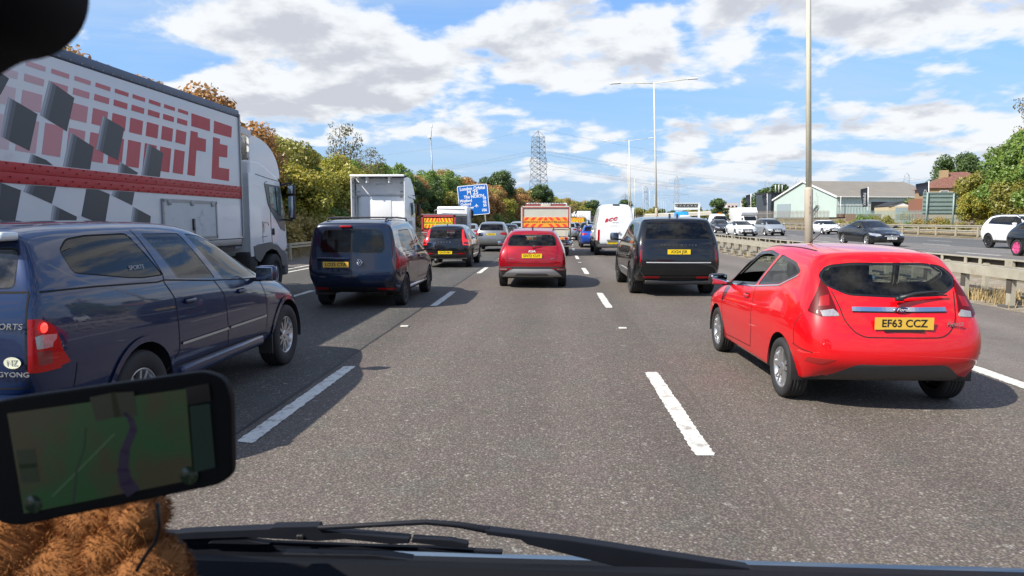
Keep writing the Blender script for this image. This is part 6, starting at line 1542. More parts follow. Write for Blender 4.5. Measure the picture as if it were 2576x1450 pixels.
def box_lorry():
    # right side at x = -6.85, body front at y = 15.2
    root = empty('box_lorry', (-8.10, 4.2, 0), 0., 'tall white box lorry with faded red block print, red band and chequered flag', 'lorry')
    X = 1.25; F = 11.0                                   # local right side, local body front
    b = MB(); b.box((0, F / 2 - .0, 2.74), (2.5, F, 2.70), TWHITE); b.build('box_body', root)
    m = MB(); m.rbox((0, F / 2, 4.085), (2.53, F + .03, .17), mat('weathered_top_rail', (.075, .10, .15), .45, .4, var=.4, vscale=2), .04); m.build('top_rail', root)
    m = MB()
    for k in range(46): m.box((X + .016, .1 + k * .24, 4.045), (.006, .018, .018), STEEL)
    for k in range(76): m.box((X + .0245, .1 + k * .145, 2.47 + .07 * ((k % 2) * 2 - 1) * .4), (.012, .022, .018), mat('rivet_red', (.22, .012, .015), .5))
    for k in range(76): m.box((X + .0245, .15 + k * .145, 2.30 + .07 * ((k % 2) * 2 - 1) * .4), (.012, .022, .018), _M['rivet_red'])
    m.build('rivets', root)
    m = MB(); m.rbox((X + .009, F / 2, 2.452), (.02, F, .13), RBAND, .006); m.rbox((X + .006, F / 2, 2.318), (.014, F, .14), RBAND, .004); m.build('red_band', root)
    m = MB(); m.box((X + .004, F - .012, 2.75), (.05, .055, 2.66), STEEL); m.build('corner_post', root)
    o = -4.2                                              # world y -> local y
    sk = lambda y, z: (y + o - (3.81 - z) * .25, z)
    # chequered flag under the red lettering
    flag = mat('flag_print', (.045, .05, .058), .42, var=.25, vscale=1.2)
    F1 = [[(9.378, 3.675), (9.868, 3.525), (9.669, 3.029), (9.169, 3.184)], [(8.622, 3.328), (9.115, 3.187), (8.925, 2.685), (8.451, 2.819)],
          [(10.491, 3.365), (11.023, 3.247), (10.81, 2.72), (10.286, 2.845)], [(9.74, 3.026), (10.237, 2.871), (10.124, 2.53), (9.549, 2.53)],
          [(11.648, 3.074), (12.126, 2.96), (11.981, 2.53), (11.429, 2.53)], [(10.853, 2.704), (11.34, 2.561), (11.3, 2.53), (10.80, 2.53)],
          [(8.958, 2.65), (9.223, 2.594), (9.35, 2.53), (8.90, 2.53)], [(8.2, 3.7), (8.66, 3.56), (8.50, 3.33), (8.05, 3.45)],
          [(8.837, 2.24), (9.387, 2.24), (9.279, 2.006), (8.778, 2.157)], [(8.3, 2.27), (8.734, 2.166), (8.587, 1.733), (8.2, 1.82)],
          [(10.02, 2.24), (10.30, 2.24), (10.559, 2.182), (10.394, 1.70), (9.874, 1.839)], [(10.663, 2.24), (11.21, 2.24), (11.125, 2.024), (10.601, 2.17)],
          [(9.301, 1.99), (9.773, 1.831), (9.66, 1.50), (9.18, 1.60)], [(11.151, 2.002), (11.644, 1.85), (11.56, 1.50), (11.03, 1.62)],
          [(7.3, 3.0), (7.9, 2.86), (7.75, 2.53), (7.15, 2.53)], [(7.6, 2.15), (8.05, 2.05), (7.95, 1.60), (7.45, 1.72)], [(6.6, 2.24), (7.2, 2.24), (7.1, 1.8), (6.5, 1.95)]]
    m = MB()
    fl = [mat('flag_fade_%s' % n, c, .42) for n, c in zip(('light', 'mid', 'deep'), ((.34, .37, .41), (.19, .21, .24), (.09, .10, .12)))]
    for q in F1:
        if len(q) != 4: m.prism([(a + o, c) for a, c in q], X, X + .005, flag, 'yz'); continue
        (a, b_, c_, d) = [Vector(k) for k in q]
        for t0, t1, mm in ((0, .07, fl[0]), (.07, .15, fl[1]), (.15, .28, fl[2]), (.28, 1., flag)):
            m.prism([(v.x + o, v.y) for v in (a.lerp(b_, t0), a.lerp(b_, t1), d.lerp(c_, t1), d.lerp(c_, t0))], X, X + .005, mm, 'yz')
    m.build('chequered_flag_print', root)
    # red blocks, fainter towards the rear
    reds = [mat('print_red_%s' % n, c, .5, var=.05) for n, c in zip(('strong', 'full', 'mid', 'soft', 'pale', 'faint', 'fainter'), ((.46, .05, .06), (.47, .065, .075), (.49, .09, .10), (.52, .15, .165), (.55, .24, .26), (.57, .35, .37), (.59, .46, .48)))]
    m = MB()
    for c in range(10):
        y1 = 13.054 - c * .4665; y0 = y1 - .352; rd = reds[(1, 1, 1, 2, 2, 3, 4, 4, 5, 6)[c]]
        for (z0, z1) in ((3.755, 3.82), (3.55, 3.645), (3.19, 3.43), (2.635, 3.065)):
            z0 += .004 * c; z1 += .004 * c
            m.prism([sk(y0, z0), sk(y1, z0 - .008), sk(y1, z1 - .008), sk(y0, z1)], X, X + .0035, rd, 'yz')
    for q in ([(13.175, 3.804), (13.898, 3.793), (13.87, 3.552), (13.15, 3.559)], [(13.12, 3.47), (13.381, 3.471), (13.37, 3.38), (13.70, 3.375), (13.66, 3.123), (13.30, 3.121), (13.20, 2.623), (12.92, 2.63)],
              [(14.071, 3.79), (14.855, 3.772), (14.81, 3.533), (14.03, 3.539)], [(14.0, 3.455), (14.287, 3.452), (14.278, 3.349), (14.62, 3.348), (14.58, 3.094), (14.22, 3.085), (14.19, 2.862), (14.657, 2.861), (14.62, 2.605), (13.86, 2.618)]):
        m.prism([(a + o, c) for a, c in q], X, X + .0035, reds[0], 'yz')
    m.build('red_block_print', root)
    # side door low on the body
    d = MB(); d.box((X + .012, 12.98 + o, 1.77), (.02, 1.92, .68), mat('scuffed_white', (.50, .53, .54), .45, var=.15, vscale=3, col2=(.34, .38, .40), c2t=(.55, .7)))
    dr = d.build('side_door', root)
    m = MB()
    for (y, z, ly, lz) in ((12.98, 2.135, 2.0, .05), (12.98, 1.44, 2.0, .05), (12.0, 1.785, .05, .72), (13.96, 1.785, .05, .72)): m.box((X + .018, y + o, z), (.03, ly, lz), STEEL)
    m.build('door_frame', dr)
    m = MB()
    for y in (12.2, 13.0, 13.8): m.rbox((X + .036, y + o, 2.10), (.02, .10, .09), STEEL, .006)
    m.build('hinges', dr)
    m = MB(); m.rbox((X + .035, 13.02 + o, 1.70), (.04, .07, .22), CHASSIS, .01); m.tube([(X + .05, 13.02 + o, 1.80), (X + .05, 13.02 + o, 1.50)], .012, STEEL, 8); m.build('door_lock', dr)
    m = MB(); m.box((0, F / 2, 1.30), (2.46, F, .18), CHASSIS); m.rbox((X - .02, F / 2, 1.31), (.03, F - .1, .13), STEEL, .01)
    for x in (-.4, .4): m.box((x, 6.8, .95), (.10, 13.2, .28), CHASSIS)
    m.build('chassis', root)
    m = MB(); m.box((X - .06, 4.4, .75), (.03, 3.6, .5), CHASSIS); m.build('side_guard', root)
    for y in (2.0, 3.4, 12.85):
        for sx in (1, -1): truck_wheel(root, sx * 1.08, y, .48, .30, sx)
    # ---- cab
    c0 = 15.75 + o                                        # back of the cab, local
    cab = MB()
    side = [(0, .95), (0, 2.85), (.02, 3.15), (.55, 3.16), (1.62, 2.86), (1.80, 2.72), (1.95, 2.2), (2.12, 1.65), (2.17, 1.10), (2.05, .98), (1.75, 1.0), (1.45, 1.16), (1.0, 1.20), (.62, 1.16), (.40, .95)]
    cab.prism([(c0 + y, z) for y, z in side], -1.21, 1.21, TWHITE2, 'yz'); cb = cab.build('cab', root, bevel=.05)
    # wind deflector: a curved shell over the cab, open at the back, plus side extenders
    n = 14; prof = [(c0 + 1.86 - (1 - math.cos(a)) * .0 - 1.66 * (1 - math.cos(a)), 2.80 + math.sin(a) * .90) for a in [PI / 2 * k / n for k in range(n + 1)]]
    df = MB()
    sp = [(c0 + .05, 2.84)] + [(c0 + 1.78, 2.82)] + [(c0 + .15 + 1.64 * math.cos(PI / 2 * k / n) ** .85, 2.82 + .90 * math.sin(PI / 2 * k / n)) for k in range(1, n)] + [(c0 + .16, 3.72), (c0 + .08, 3.68)]
    for sx in (1, -1): df.prism(sp, sx * 1.20, sx * 1.165, TWHITE2, 'yz')
    arc = sp[1:-1]
    df.add([(-1.19, y, z) for y, z in arc] + [(1.19, y, z) for y, z in arc], [(i, i + 1, len(arc) + i + 1, len(arc) + i) for i in range(len(arc) - 1)], TWHITE2, True)
    df.build('wind_deflector', cb)
    m = MB()
    for sx in (1, -1):
        m.bar((sx * 1.20, c0 + .12, 3.74), (sx * 1.05, c0 - .38, 3.86), .05, .14, WHITEP); m.bar((sx * 1.18, c0 + .06, 3.75), (sx * 1.18, c0 + .04, 3.2), .05, .05, WHITEP)
        m.bar((sx * 1.10, c0 - .36, 3.80), (sx * 1.1, c0 + .02, 3.55), .03, .03, WHITEP)
    m.bar((-1.05, c0 - .38, 3.86), (1.05, c0 - .38, 3.86), .14, .08, WHITEP)
    m.build('deflector_frame', cb)
    m = MB(); m.rbox((0, F + .17, 3.45), (1.9, .30, .55), WHITEP, .12); m.rbox((0, F + .15, 3.0), (1.8, .26, .30), WHITEP, .05); m.rbox((0, F + .14, 2.75), (2.0, .22, .10), CHASSIS, .03); m.build('fridge_unit', root)
    for sx in (1, -1): m = MB(); m.prism([(c0 - .10, .95), (c0 - .10, 2.85), (c0 + .18, 2.85), (c0 + .20, .95)], sx * 1.225, sx * 1.205, TWHITE2, 'yz'); m.build('side_extender', cb)
    m = MB(); m.prism([(c0 - .45, 1.15), (c0 - .45, 2.7), (c0 - .1, 2.7), (c0 - .1, 1.15)], 1.02, .98, mat('cab_back_grey', (.35, .37, .38), .5, var=.2), 'yz'); m.build('cab_back_panel', cb)
    for sx in (1, -1):
        x0 = sx * 1.212; x1 = sx * 1.222
        m = MB(); m.prism([(c0 + .78, 2.66), (c0 + 1.74, 2.63), (c0 + 1.99, 2.0), (c0 + 2.02, 1.50), (c0 + 1.74, 1.56), (c0 + 1.12, 2.03), (c0 + .92, 2.3)], x0, x1, mat('dark_window_surround', (.075, .085, .095), .35), 'yz'); sr = m.build('window_surround', cb)
        m = MB(); m.prism([(c0 + 1.03, 2.60), (c0 + 1.70, 2.585), (c0 + 1.90, 2.1), (c0 + 1.84, 1.94), (c0 + 1.72, 1.90), (c0 + 1.08, 2.13)], x1, sx * 1.228, mat('cab_side_glass', (.12, .17, .16), .04, spec=.8), 'yz'); m.build('door_glass', cb)
        m = MB(); m.bar((sx * 1.231, c0 + 1.42, 2.59), (sx * 1.231, c0 + 1.52, 1.98), .01, .05, CHASSIS); m.build('window_bar', cb)
        s = MB()
        def ln(pts, w=.012):
            for a, c in zip(pts[:-1], pts[1:]): s.bar((sx * 1.213, c0 + a[0], a[1]), (sx * 1.213, c0 + c[0], c[1]), .006, w, SEAM)
        ln([(.30, 2.85), (.9, 2.80), (1.78, 2.75)]); ln([(1.12, 2.10), (1.12, 1.7), (1.16, 1.35), (1.16, 1.17)]); ln([(.98, 2.72), (.80, 2.68), (.95, 2.2), (1.12, 2.02)], .01)
        ln([(.60, 1.72), (.95, 1.72), (.98, 1.65)], .01); ln([(.56, 1.38), (.9, 1.40)], .01); ln([(.56, 1.22), (1.16, 1.24)], .01); ln([(.62, 1.25), (.62, 1.70)], .006)
        s.build('panel_gaps', cb)
        m = MB(); m.rbox((sx * 1.225, c0 + 1.24, 1.50), (.02, .12, .16), CHASSIS, .01); m.rbox((sx * 1.232, c0 + 1.24, 1.52), (.02, .05, .12), DARKGREY, .008); m.build('door_handle', cb)
        m = MB(); m.box((sx * 1.214, c0 + .66, 1.62), (.006, .10, .26), mat('cab_sticker', (.50, .44, .36), .5, var=.2, vscale=30)); m.box((sx * 1.217, c0 + .67, 1.65), (.004, .07, .09), mat('cab_sticker_red', (.5, .2, .15), .5)); m.build('sticker', cb)
        m = MB(); m.prism([(c0 + .05, 1.18), (c0 + .35, 1.22), (c0 + 1.0, 1.22), (c0 + 1.45, 1.16), (c0 + 1.8, .98), (c0 + 1.98, .92), (c0 + 1.98, .62), (c0 + 1.72, .62), (c0 + 1.62, .85), (c0 + 1.38, 1.03), (c0 + 1.05, 1.09), (c0 + .72, 1.02), (c0 + .50, .88), (c0 + .35, .80), (c0 + .10, .90)], sx * 1.20, sx * 1.24, mat('grey_mudguard', (.10, .105, .11), .5, var=.2), 'yz'); m.build('mudguard', cb)
        # mirrors on arms
        m = MB(); m.rbox((sx * 1.42, c0 + 2.02, 2.12), (.14, .20, .62), CHASSIS, .05); m.rbox((sx * 1.42, c0 + 2.02, 2.56), (.16, .20, .26), CHASSIS, .05)
        m.bar((sx * 1.2, c0 + 1.8, 2.66), (sx * 1.42, c0 + 2.02, 2.74), .05, .05, CHASSIS); m.bar((sx * 1.2, c0 + 1.9, 1.80), (sx * 1.42, c0 + 2.02, 1.78), .05, .05, CHASSIS)
        o2 = m.build('door_mirror', cb)
        g = MB(); g.rbox((sx * 1.42, c0 + 1.915, 2.12), (.12, .01, .54), mat('mirror_glass', (.5, .55, .6), .02, 1.), .004); g.rbox((sx * 1.42, c0 + 1.915, 2.56), (.12, .01, .20), _M['mirror_glass'] if 'mirror_glass' in _M else CHROME, .004); g.build('mirror_glass', o2)
    m = MB(); m.prism([(c0 + 1.83, 2.62), (c0 + 1.86, 2.62), (c0 + 2.10, 1.75), (c0 + 2.06, 1.75)], -1.05, 1.05, mat('cab_windscreen', (.03, .035, .04), .05, spec=.8), 'yz'); m.build('windscreen', cb)
    m = MB(); m.rbox((0, c0 + 2.05, .68), (2.44, .30, .62), mat('bumper_grey', (.12, .125, .13), .5), .08); m.rbox((0, c0 + 2.12, 1.25), (2.2, .12, .35), CHASSIS, .03); m.build('front_bumper', cb)
    m = MB(); m.rbox((0, c0 + 1.86, 2.83), (2.2, .22, .05), CHASSIS, .02); m.build('sun_visor', cb)
    m = MB()
    for sx in (1, -1): m.rbox((sx * 1.05, c0 + .05, .80), (.34, .5, .5), CHASSIS, .06)
    m.rbox((0, c0 + 1.1, .75), (1.5, 1.9, .4), CHASSIS, .1); m.build('steps', cb)
box_lorry()

def tractor_unit():
    root = empty('white_tractor_unit', (-7.97, 32.4, 0), 0., 'white lorry tractor unit without trailer, its bright flat back towards us', 'lorry')
    c = MB(); c.prism([(0, 1.1), (0, 2.95), (.05, 3.15), (1.2, 3.1), (1.9, 2.7), (2.1, 2.0), (2.2, 1.2), (2.2, .5), (0, .5)], -1.20, 1.20, TWHITE2, 'yz'); cb = c.build('cab', root, bevel=.06)
    m = MB(); n = 12
    for sx in (1, -1):
        m.prism([(-.55, .95), (-.55, 3.70), (.1, 3.78), (.8, 3.74), (1.5, 3.35), (1.95, 2.8), (.1, 2.9), (.05, .95)], sx * 1.25, sx * 1.21, TWHITE2, 'yz')
    top = [(-.62, 3.80), (.1, 3.84), (.8, 3.76), (1.5, 3.36), (1.95, 2.8)]
    m.add([(-1.23, y, z) for y, z in top] + [(1.23, y, z) for y, z in top], [(i, i + 1, 6 + i, 5 + i) for i in range(4)], TWHITE2)
    m.build('side_fairing', cb)
    m = MB(); m.rbox((0, -.62, 3.80), (2.52, .10, .11), TWHITE2, .03)
    for x in (-.52, .52): m.box((x, -.3, 3.62), (.05, .5, .28), TWHITE2)
    m.box((0, -.02, 2.92), (2.36, .03, .03), STEEL)
    for sx in (1, -1):
        for z in (3.50, 3.10, 2.86): m.bar((sx * 1.2, -.40, z), (sx * .95, -.01, z), .03, .04, STEEL)
    m.build('fairing_frame', cb)
    m = MB(); m.rbox((0, -.005, 3.35), (2.3, .04, .75), TWHITE2, .05); m.rbox((0, -.008, 1.95), (2.2, .05, 1.78), TWHITE2, .06); m.rbox((-.05, -.04, 2.1), (1.1, .03, 1.2), TWHITE2, .08); m.tube([(-1.05, -.12, 2.85), (-1.05, -.12, 1.3)], .03, STEEL, 8); m.build('back_panel', cb)
    text('lettering', '28-0T0-2', .13, mat('faint_grey_print', (.45, .46, .46), .5), cb, (0, -.035, 3.44), ext=.002)
    m = MB(); m.box((0, -1.5, .85), (.9, 3.6, .28), CHASSIS); m.box((0, -1.9, 1.05), (1.0, .9, .12), CHASSIS); m.build('chassis', root)
    for y in (-2.3, 1.35):
        for sx in (1, -1): truck_wheel(root, sx * (1.05 if y > 0 else 1.0), y, .50, .32 if y > 0 else .5, sx)
    m = MB()
    for sx in (1, -1): m.rbox((sx * 1.02, -2.3, 1.08), (.62, 1.3, .08), CHASSIS, .03)
    m.build('mudguard', root)
    for sx in (1, -1):
        m = MB(); m.prism([(.95, 2.62), (1.75, 2.58), (2.02, 1.95), (1.2, 1.95)], sx * 1.215, sx * 1.23, mat('cab_side_glass', (.12, .17, .16), .04), 'yz'); m.build('door_glass', cb)
        m = MB(); m.rbox((sx * 1.40, 1.95, 2.3), (.14, .2, .55), CHASSIS, .05); m.bar((sx * 1.2, 1.8, 2.65), (sx * 1.42, 1.95, 2.6), .05, .05, CHASSIS); m.bar((sx * 1.2, 1.2, 2.95), (sx * 1.5, 1.9, 3.0), .04, .04, CHASSIS); m.build('door_mirror', cb)
        m = MB(); m.rbox((sx * .95, -3.05, .88), (.4, .06, .14), REDLENS, .01); m.build('tail_lamp', root)
        m = MB(); m.rbox((sx * 1.22, 1.9, .8), (.06, .5, .7), CHASSIS, .02); m.box((sx * 1.215, .9, 1.5), (.02, .7, .5), mat('grey_side_marks', (.3, .32, .34), .5)); m.build('side_panel', cb)
tractor_unit()

HVY = mat('hi_vis_yellow', (.80, .60, .02), .4, emit=None); HVO = mat('hi_vis_orange', (.90, .36, .04), .4); HVR = mat('hi_vis_red', (.78, .06, .03), .4); CREAM = mat('cream_board', (.55, .52, .42), .5, var=.12, vscale=2); REDFR = mat('dull_red_frame', (.38, .05, .06), .5, var=.15)
GREYCR = mat('grey_cream_panel', (.52, .51, .43), .5, var=.12, vscale=2)
def chevrons(root, w, z0, z1, y, base, name='chevron_board', txt='HIGHWAY MAINTENANCE', th=.5, tcol=None, n=3, x0=0.):
    """warning board: slanted red bars above and below the words, mirrored about the middle"""
    m = MB(); m.box((x0, y, (z0 + z1) / 2), (w, .02, z1 - z0), base); b = m.build(name, root)
    m = MB(); h = (z1 - z0); hb = h * (1 - th) / 2; st = w / 2 / (n + .2)
    for (za, zb, k) in ((z1 - hb, z1, 1), (z0, z0 + hb, 1)):
        for sx in (-1, 1):
            for i in range(n):
                xa = .28 * st + i * st; q = [(xa + st * .45, za), (xa + st * .95, za), (xa + st * .55, zb), (xa + st * .05, zb)]
                q = [(x0 + sx * min(a, w / 2 - .01), c) for a, c in q]
                m.prism(q, y - .014, y - .0105, HVR, 'xz')
    m.prism([(x0 - st * .3, z1 - hb), (x0 + st * .3, z1 - hb), (x0 + st * .12, z1), (x0 - st * .12, z1)], y - .014, y - .0105, HVR, 'xz')
    m.build('red_bars', b)
    text('lettering', txt, h * th * .78, tcol or mat('board_ink', (.12, .07, .02), .5), b, (x0, y - .013, (z0 + z1) / 2), sx=w * .94 / (len(txt) * h * th * .78 * .56), ext=.001, bold=.004)
    return b
def maintenance_tipper():
    root = empty('maintenance_tipper', (-.32, 34.9, 0), 0., 'cream tipper lorry with orange highway maintenance board, ahead of the crimson crossover', 'lorry')
    m = MB(); m.box((0, 2.3, 1.92), (2.34, 4.5, 1.06), CREAM); m.build('tipper_body', root)
    m = MB(); m.box((0, -.02, 1.92), (2.34, .05, 1.10), GREYCR)
    tg = m.build('tailboard', root)
    m = MB()
    for (x, z, lx, lz, mm) in ((0, 2.455, 2.44, .06, CREAM), (0, 1.37, 2.44, .06, CREAM), (-1.19, 1.91, .07, 1.12, CREAM), (1.19, 1.91, .07, 1.12, CREAM), (0, 2.40, 2.30, .045, REDFR), (0, 1.425, 2.30, .03, REDFR), (-1.13, 1.91, .04, 1.0, REDFR), (1.13, 1.91, .04, 1.0, REDFR)): m.box((x, -.055 if mm is REDFR else -.045, z), (lx, .05, lz), mm)
    m.build('tailboard_frame', tg)
    chevrons(root, 2.20, 1.45, 1.93, -.058, HVO, n=3, th=.36)
    m = MB(); m.box((0, -.02, 1.335), (2.36, .06, .035), REDFR); m.box((-.05, .0, 1.14), (2.3, .08, .32), CREAM); m.box((.55, -.045, 1.13), (.9, .02, .27), CREAM); m.build('lower_panel', root)
    m = MB(); m.box((.62, .0, .88), (1.05, .06, .16), CREAM); m.box((-.62, .0, .88), (1.05, .06, .16), CREAM); lp = m.build('lamp_panel', root)
    for sx in (1, -1):
        for k in range(4):
            mm = MB(); mm.box((sx * (.32 + k * .23), -.045, .885), (.15, .04, .11), REDLENS if k != 2 else AMBER); mm.build('tail_lamp', lp)
    m = MB(); m.box((.2, .06, .62), (2.1, .04, .30), mat('mud_flap_grey', (.16, .15, .13), .8)); m.box((.2, .03, .40), (1.3, .05, .10), CREAM); m.box((0, 2.5, .85), (.9, 6, .3), CHASSIS); m.build('chassis', root)
    text('lettering', 'DAF', .13, INK, root, (.55, -.05, .52), ext=.001)
    m = MB(); m.box((0, 2.2, 2.55), (2.0, 4.2, .10), mat('sheet_net', (.12, .10, .09), .9, var=.3)); m.bar((-1.0, .02, 2.53), (1.0, .02, 2.53), .06, .05, REDFR)
    for k in range(22): m.bar((-.85 + k * .08, .12, 2.56), (-.83 + k * .08, .14, 2.63 + .03 * (k % 3)), .03, .03, CHASSIS)
    m.rbox((0, -.03, 2.53), (.48, .05, .11), CREAM, .01); m.build('load_sheet', root)
    for y, wd, xo in ((.9, .5, .92), (2.1, .5, .92), (6.0, .3, 1.0)):
        for sx in (1, -1): truck_wheel(root, sx * xo, y, .46, wd, sx)
    m = MB(); m.rbox((0, 6.0, 1.75), (2.35, 2.1, 2.0), TWHITE2, .1); cb = m.build('cab', root)
    for sx in (1, -1):
        m = MB(); m.rbox((sx * 1.38, 6.75, 2.15), (.16, .2, .6), CHASSIS, .05); m.bar((sx * 1.15, 6.8, 2.5), (sx * 1.4, 6.75, 2.42), .05, .05, CHASSIS); m.build('door_mirror', cb)
        m = MB(); m.box((sx * 1.18, 6.1, 2.15), (.02, 1.0, .6), mat('cab_side_glass', (.12, .17, .16), .04)); m.build('door_glass', cb)
    m = MB(); m.box((1.22, 4.72, 1.9), (.12, .05, 1.3), CHASSIS); m.tube([(1.22, .1, 2.45), (1.24, .1, .7)], .03, STEEL, 8); m.build('side_rail', root)
maintenance_tipper()

def red_tipper():
    root = empty('red_framed_tipper', (-7.15, 44.0, 0), 0., 'small tipper with red framed yellow chevron tailboard and white cab, beyond the black compact SUV', 'lorry')
    m = MB(); m.box((0, 1.7, 1.60), (2.10, 3.3, .85), mat('dark_tipper_body', (.06, .055, .055), .6, var=.2)); m.build('tipper_body', root)
    m = MB()
    for (x, z, lx, lz) in ((0, 2.05, 2.16, .13), (0, 1.13, 2.16, .13), (-1.02, 1.6, .13, 1.0), (1.02, 1.6, .13, 1.0)): m.box((x, -.03, z), (lx, .08, lz), REDFR)
    m.box((0, -.02, 2.15), (2.2, .1, .06), STEEL)
    m.build('tailboard_frame', root)
    chevrons(root, 1.80, 1.28, 1.92, -.04, HVY, n=4, th=.28)
    m = MB(); m.box((0, -.02, 1.04), (2.1, .05, .10), CREAM); m.box((0, -.01, .90), (2.0, .05, .12), REDFR); m.box((-.95, .05, .6), (.3, .05, .4), mat('mud_flap_grey', (.16, .15, .13), .8)); m.box((.95, .05, .6), (.3, .05, .4), _M['mud_flap_grey']); m.box((0, 2.5, .7), (.8, 5, .25), CHASSIS); m.build('chassis', root)
    m = MB(); m.rbox((.35, 4.7, 1.85), (2.15, 1.8, 1.75), TWHITE2, .12); cb = m.build('cab', root)
    m = MB(); m.box((.75, 3.72, 1.75), (1.2, .08, .9), mat('cab_guard', (.2, .21, .22), .5, var=.4, vscale=8))
    for k in range(6): m.box((.75, 3.65, 1.45 + k * .12), (1.2, .03, .03), CHASSIS)
    m.build('cab_guard', cb)
    m = MB(); m.rbox((.35, 4.2, 2.64), (1.9, .3, .10), CHASSIS, .03); m.box((-.45, 4.1, 2.62), (.3, .1, .16), CHASSIS); m.tube([(-.85, 3.6, 2.1), (-.85, 3.6, 2.45), (-.6, 3.6, 2.55), (1.2, 3.6, 2.5)], .03, STEEL, 8); m.build('beacon_bar', cb)
    m = MB(); m.rbox((1.55, 5.2, 2.2), (.16, .2, .55), CHASSIS, .05); m.bar((1.4, 5.2, 2.5), (1.55, 5.2, 2.42), .05, .05, CHASSIS); m.build('door_mirror', cb)
    for y in (.9, 4.9):
        for sx in (1, -1): truck_wheel(root, sx * .92 + (.25 if y > 2 else 0), y, .42, .3, sx)
red_tipper()

def tall_van():
    root = empty('tall_white_van', (3.18, 35.2, 0), 0., 'tall white panel van with red lettering on its back doors', 'van')
    p = dict(L=6.0, W=2.02, H=2.58, zb=.42, z1=.62, zm=1.0, beltR=1.5, beltF=1.4, gy0=.03, gy1=.18, roofR=2.48, roofF=4.2, cowl=5.1, hood=1.35, hoodF=1.1, rw=.74, rwr=.76, bw=.96)
    b = Body(cage(p, {(0, 2): (.02, 1.0, .93), (0, 3): (.04, 1.5, .91), (1, 3): (.4, 1.5, .965)}), WHITE, 2, [('row', 3, 0, 6, .1), ('rim', 0, 1, 4, .45), ('cap', 0, 4, .4), ('row', 4, 0, 5, .2), ('row', 0, 0, 8, .6)], (.04, .15), .04); b.hw = 1.01
    b.color('rear', [(-1.1, .62), (1.1, .62), (1.1, .1), (-1.1, .1)], DARKGREY); b.color('side', [(0, .78), (.75, .78), (.85, .70), (5, .70), (5, .1), (0, .1)], DARKGREY)
    b.arch(1.1, .38, .42); b.arch(4.8, .38, .42)
    for sd in (1, -1):
        b.lamp('tail_lamp', 'rear', [(sd * .80, 1.32), (sd * .90, 1.32), (sd * .91, .78), (sd * .82, .78)][::sd], REDLENS, root, lambda c: c.y < .6, off=.01)
        b.lamp('rear_reflector', 'rear', [(sd * .62, .56), (sd * .86, .56), (sd * .86, .52), (sd * .62, .52)][::sd], REDLENS, root, lambda c: c.y < .6, off=.01)
        b.window('door_window', 'side', [(3.9, 1.5), (3.9, 2.1), (4.5, 2.05), (4.95, 1.5)], G_TINT, root, .03, sgn=sd, r=.05)
        b.window('load_window', 'side', [(.7, 1.35), (.7, 2.2), (1.9, 2.2), (1.9, 1.35)], mat('grey_side_panel', (.35, .37, .36), .4), root, .02, sgn=sd, r=.1, trim=WHITE)
    s = MB(); b.seam(s, 'rear', [(0, 2.38), (0, .66)], .008, m=mat('soft_gap', (.35, .36, .36), .6)); b.seam(s, 'rear', [(-.7, 2.38), (-.8, 1.0), (-.8, .66), (.8, .66), (.8, 1.0), (.7, 2.38)], .010, m=_M['soft_gap']); b.seam(s, 'rear', [(-.8, 1.95), (.8, 1.95)], .006, m=_M['soft_gap']); s.build('panel_gaps', root)
    b.done(root)
    rd = mat('van_red_print', (.55, .02, .03), .5)
    t = text('side_lettering', 'BCC', .22, rd, root, (-.28, -.045, 1.80), sx=1.25, shear=.4, bold=.012, space=1.2, ext=.003, tilt=.17, body=b)
    text('small_lettering', 'SERVICES', .065, mat('grey_ink', (.2, .2, .2), .5), root, (-.02, -.045, 1.66), ext=.002, sx=1.2, body=b); text('small_lettering', 'www.bccservices.co.uk', .05, _M['grey_ink'], root, (-.1, -.045, 1.50), ext=.001, body=b)
    m = MB(); m.rbox((-.18, -.02, .79), (.55, .06, .09), mat('grey_handle_recess', (.2, .2, .2), .5), .03); m.build('door_handle', root)
    m = MB(); m.lathe([(0, .0), (-.02, .055), (0, .065)], CHROME, 20, 'y'); m.build('round_badge', root, (.16, -.045, 1.16))
    m = MB(); m.rbox((0, .25, 2.55), (.34, .2, .06), BLACK, .03); m.build('high_brake_lamp', root)
    m = MB(); m.rbox((0, -.04, .5), (1.8, .14, .16), DARKGREY, .04); m.build('rear_bumper', root)
    plate(root, -.18, -.05, .655, 'WX74 RFO', w=.5, body=b)
    mirror(root, 1.17, 4.7, 1.62, BLACK, w=.22, h=.35); mirror(root, -1.17, 4.7, 1.62, BLACK, w=.22, h=.35)
    wheels(root, (1.1, 4.8), .36, .25, .22, 1.01, (6, .08, .1, 0), STEEL); wells(root, (1.1, 4.8), .42, 1.01, .38)
tall_van()
# ================================================================ smaller vehicles: ahead of us and on the opposite carriageway
PINK = mat('pink_alloy', (.70, .09, .26), .4, .3)
far_car('silver_suv', 'silver grey SUV with yellow plate between the black compact SUV and the crimson crossover', 'car', (-3.42, 39.4, 0), 0, SILV, 'suv', 1.90, 1.68, 4.7, 'YG20 FPV', rim=ALLOY)
far_car('red_lit_car', 'dark hatchback with its red brake lamp glowing, behind the crimson crossover', 'car', (-3.35, 53, 0), 0, DKGREY, 'hatch', 1.8, 1.50, 4.3, 'LK19 XAB', lit=True)
far_car('white_roofed_car', 'pale car whose roof shows left of the cream tipper', 'car', (-3.0, 62, 0), 0, LSILV, 'suv', 1.85, 1.66, 4.5, '')
far_car('grey_hatchback', 'light grey car glimpsed right of the red framed tipper', 'car', (-6.9, 57, 0), 0, LSILV, 'hatch', 1.8, 1.5, 4.3, '')
far_car('silver_hatchback', 'white silver car just right of the cream tipper', 'car', (1.35, 62, 0), -R(2), LSILV, 'suv', 1.80, 1.60, 4.3, 'BD68 OYU')
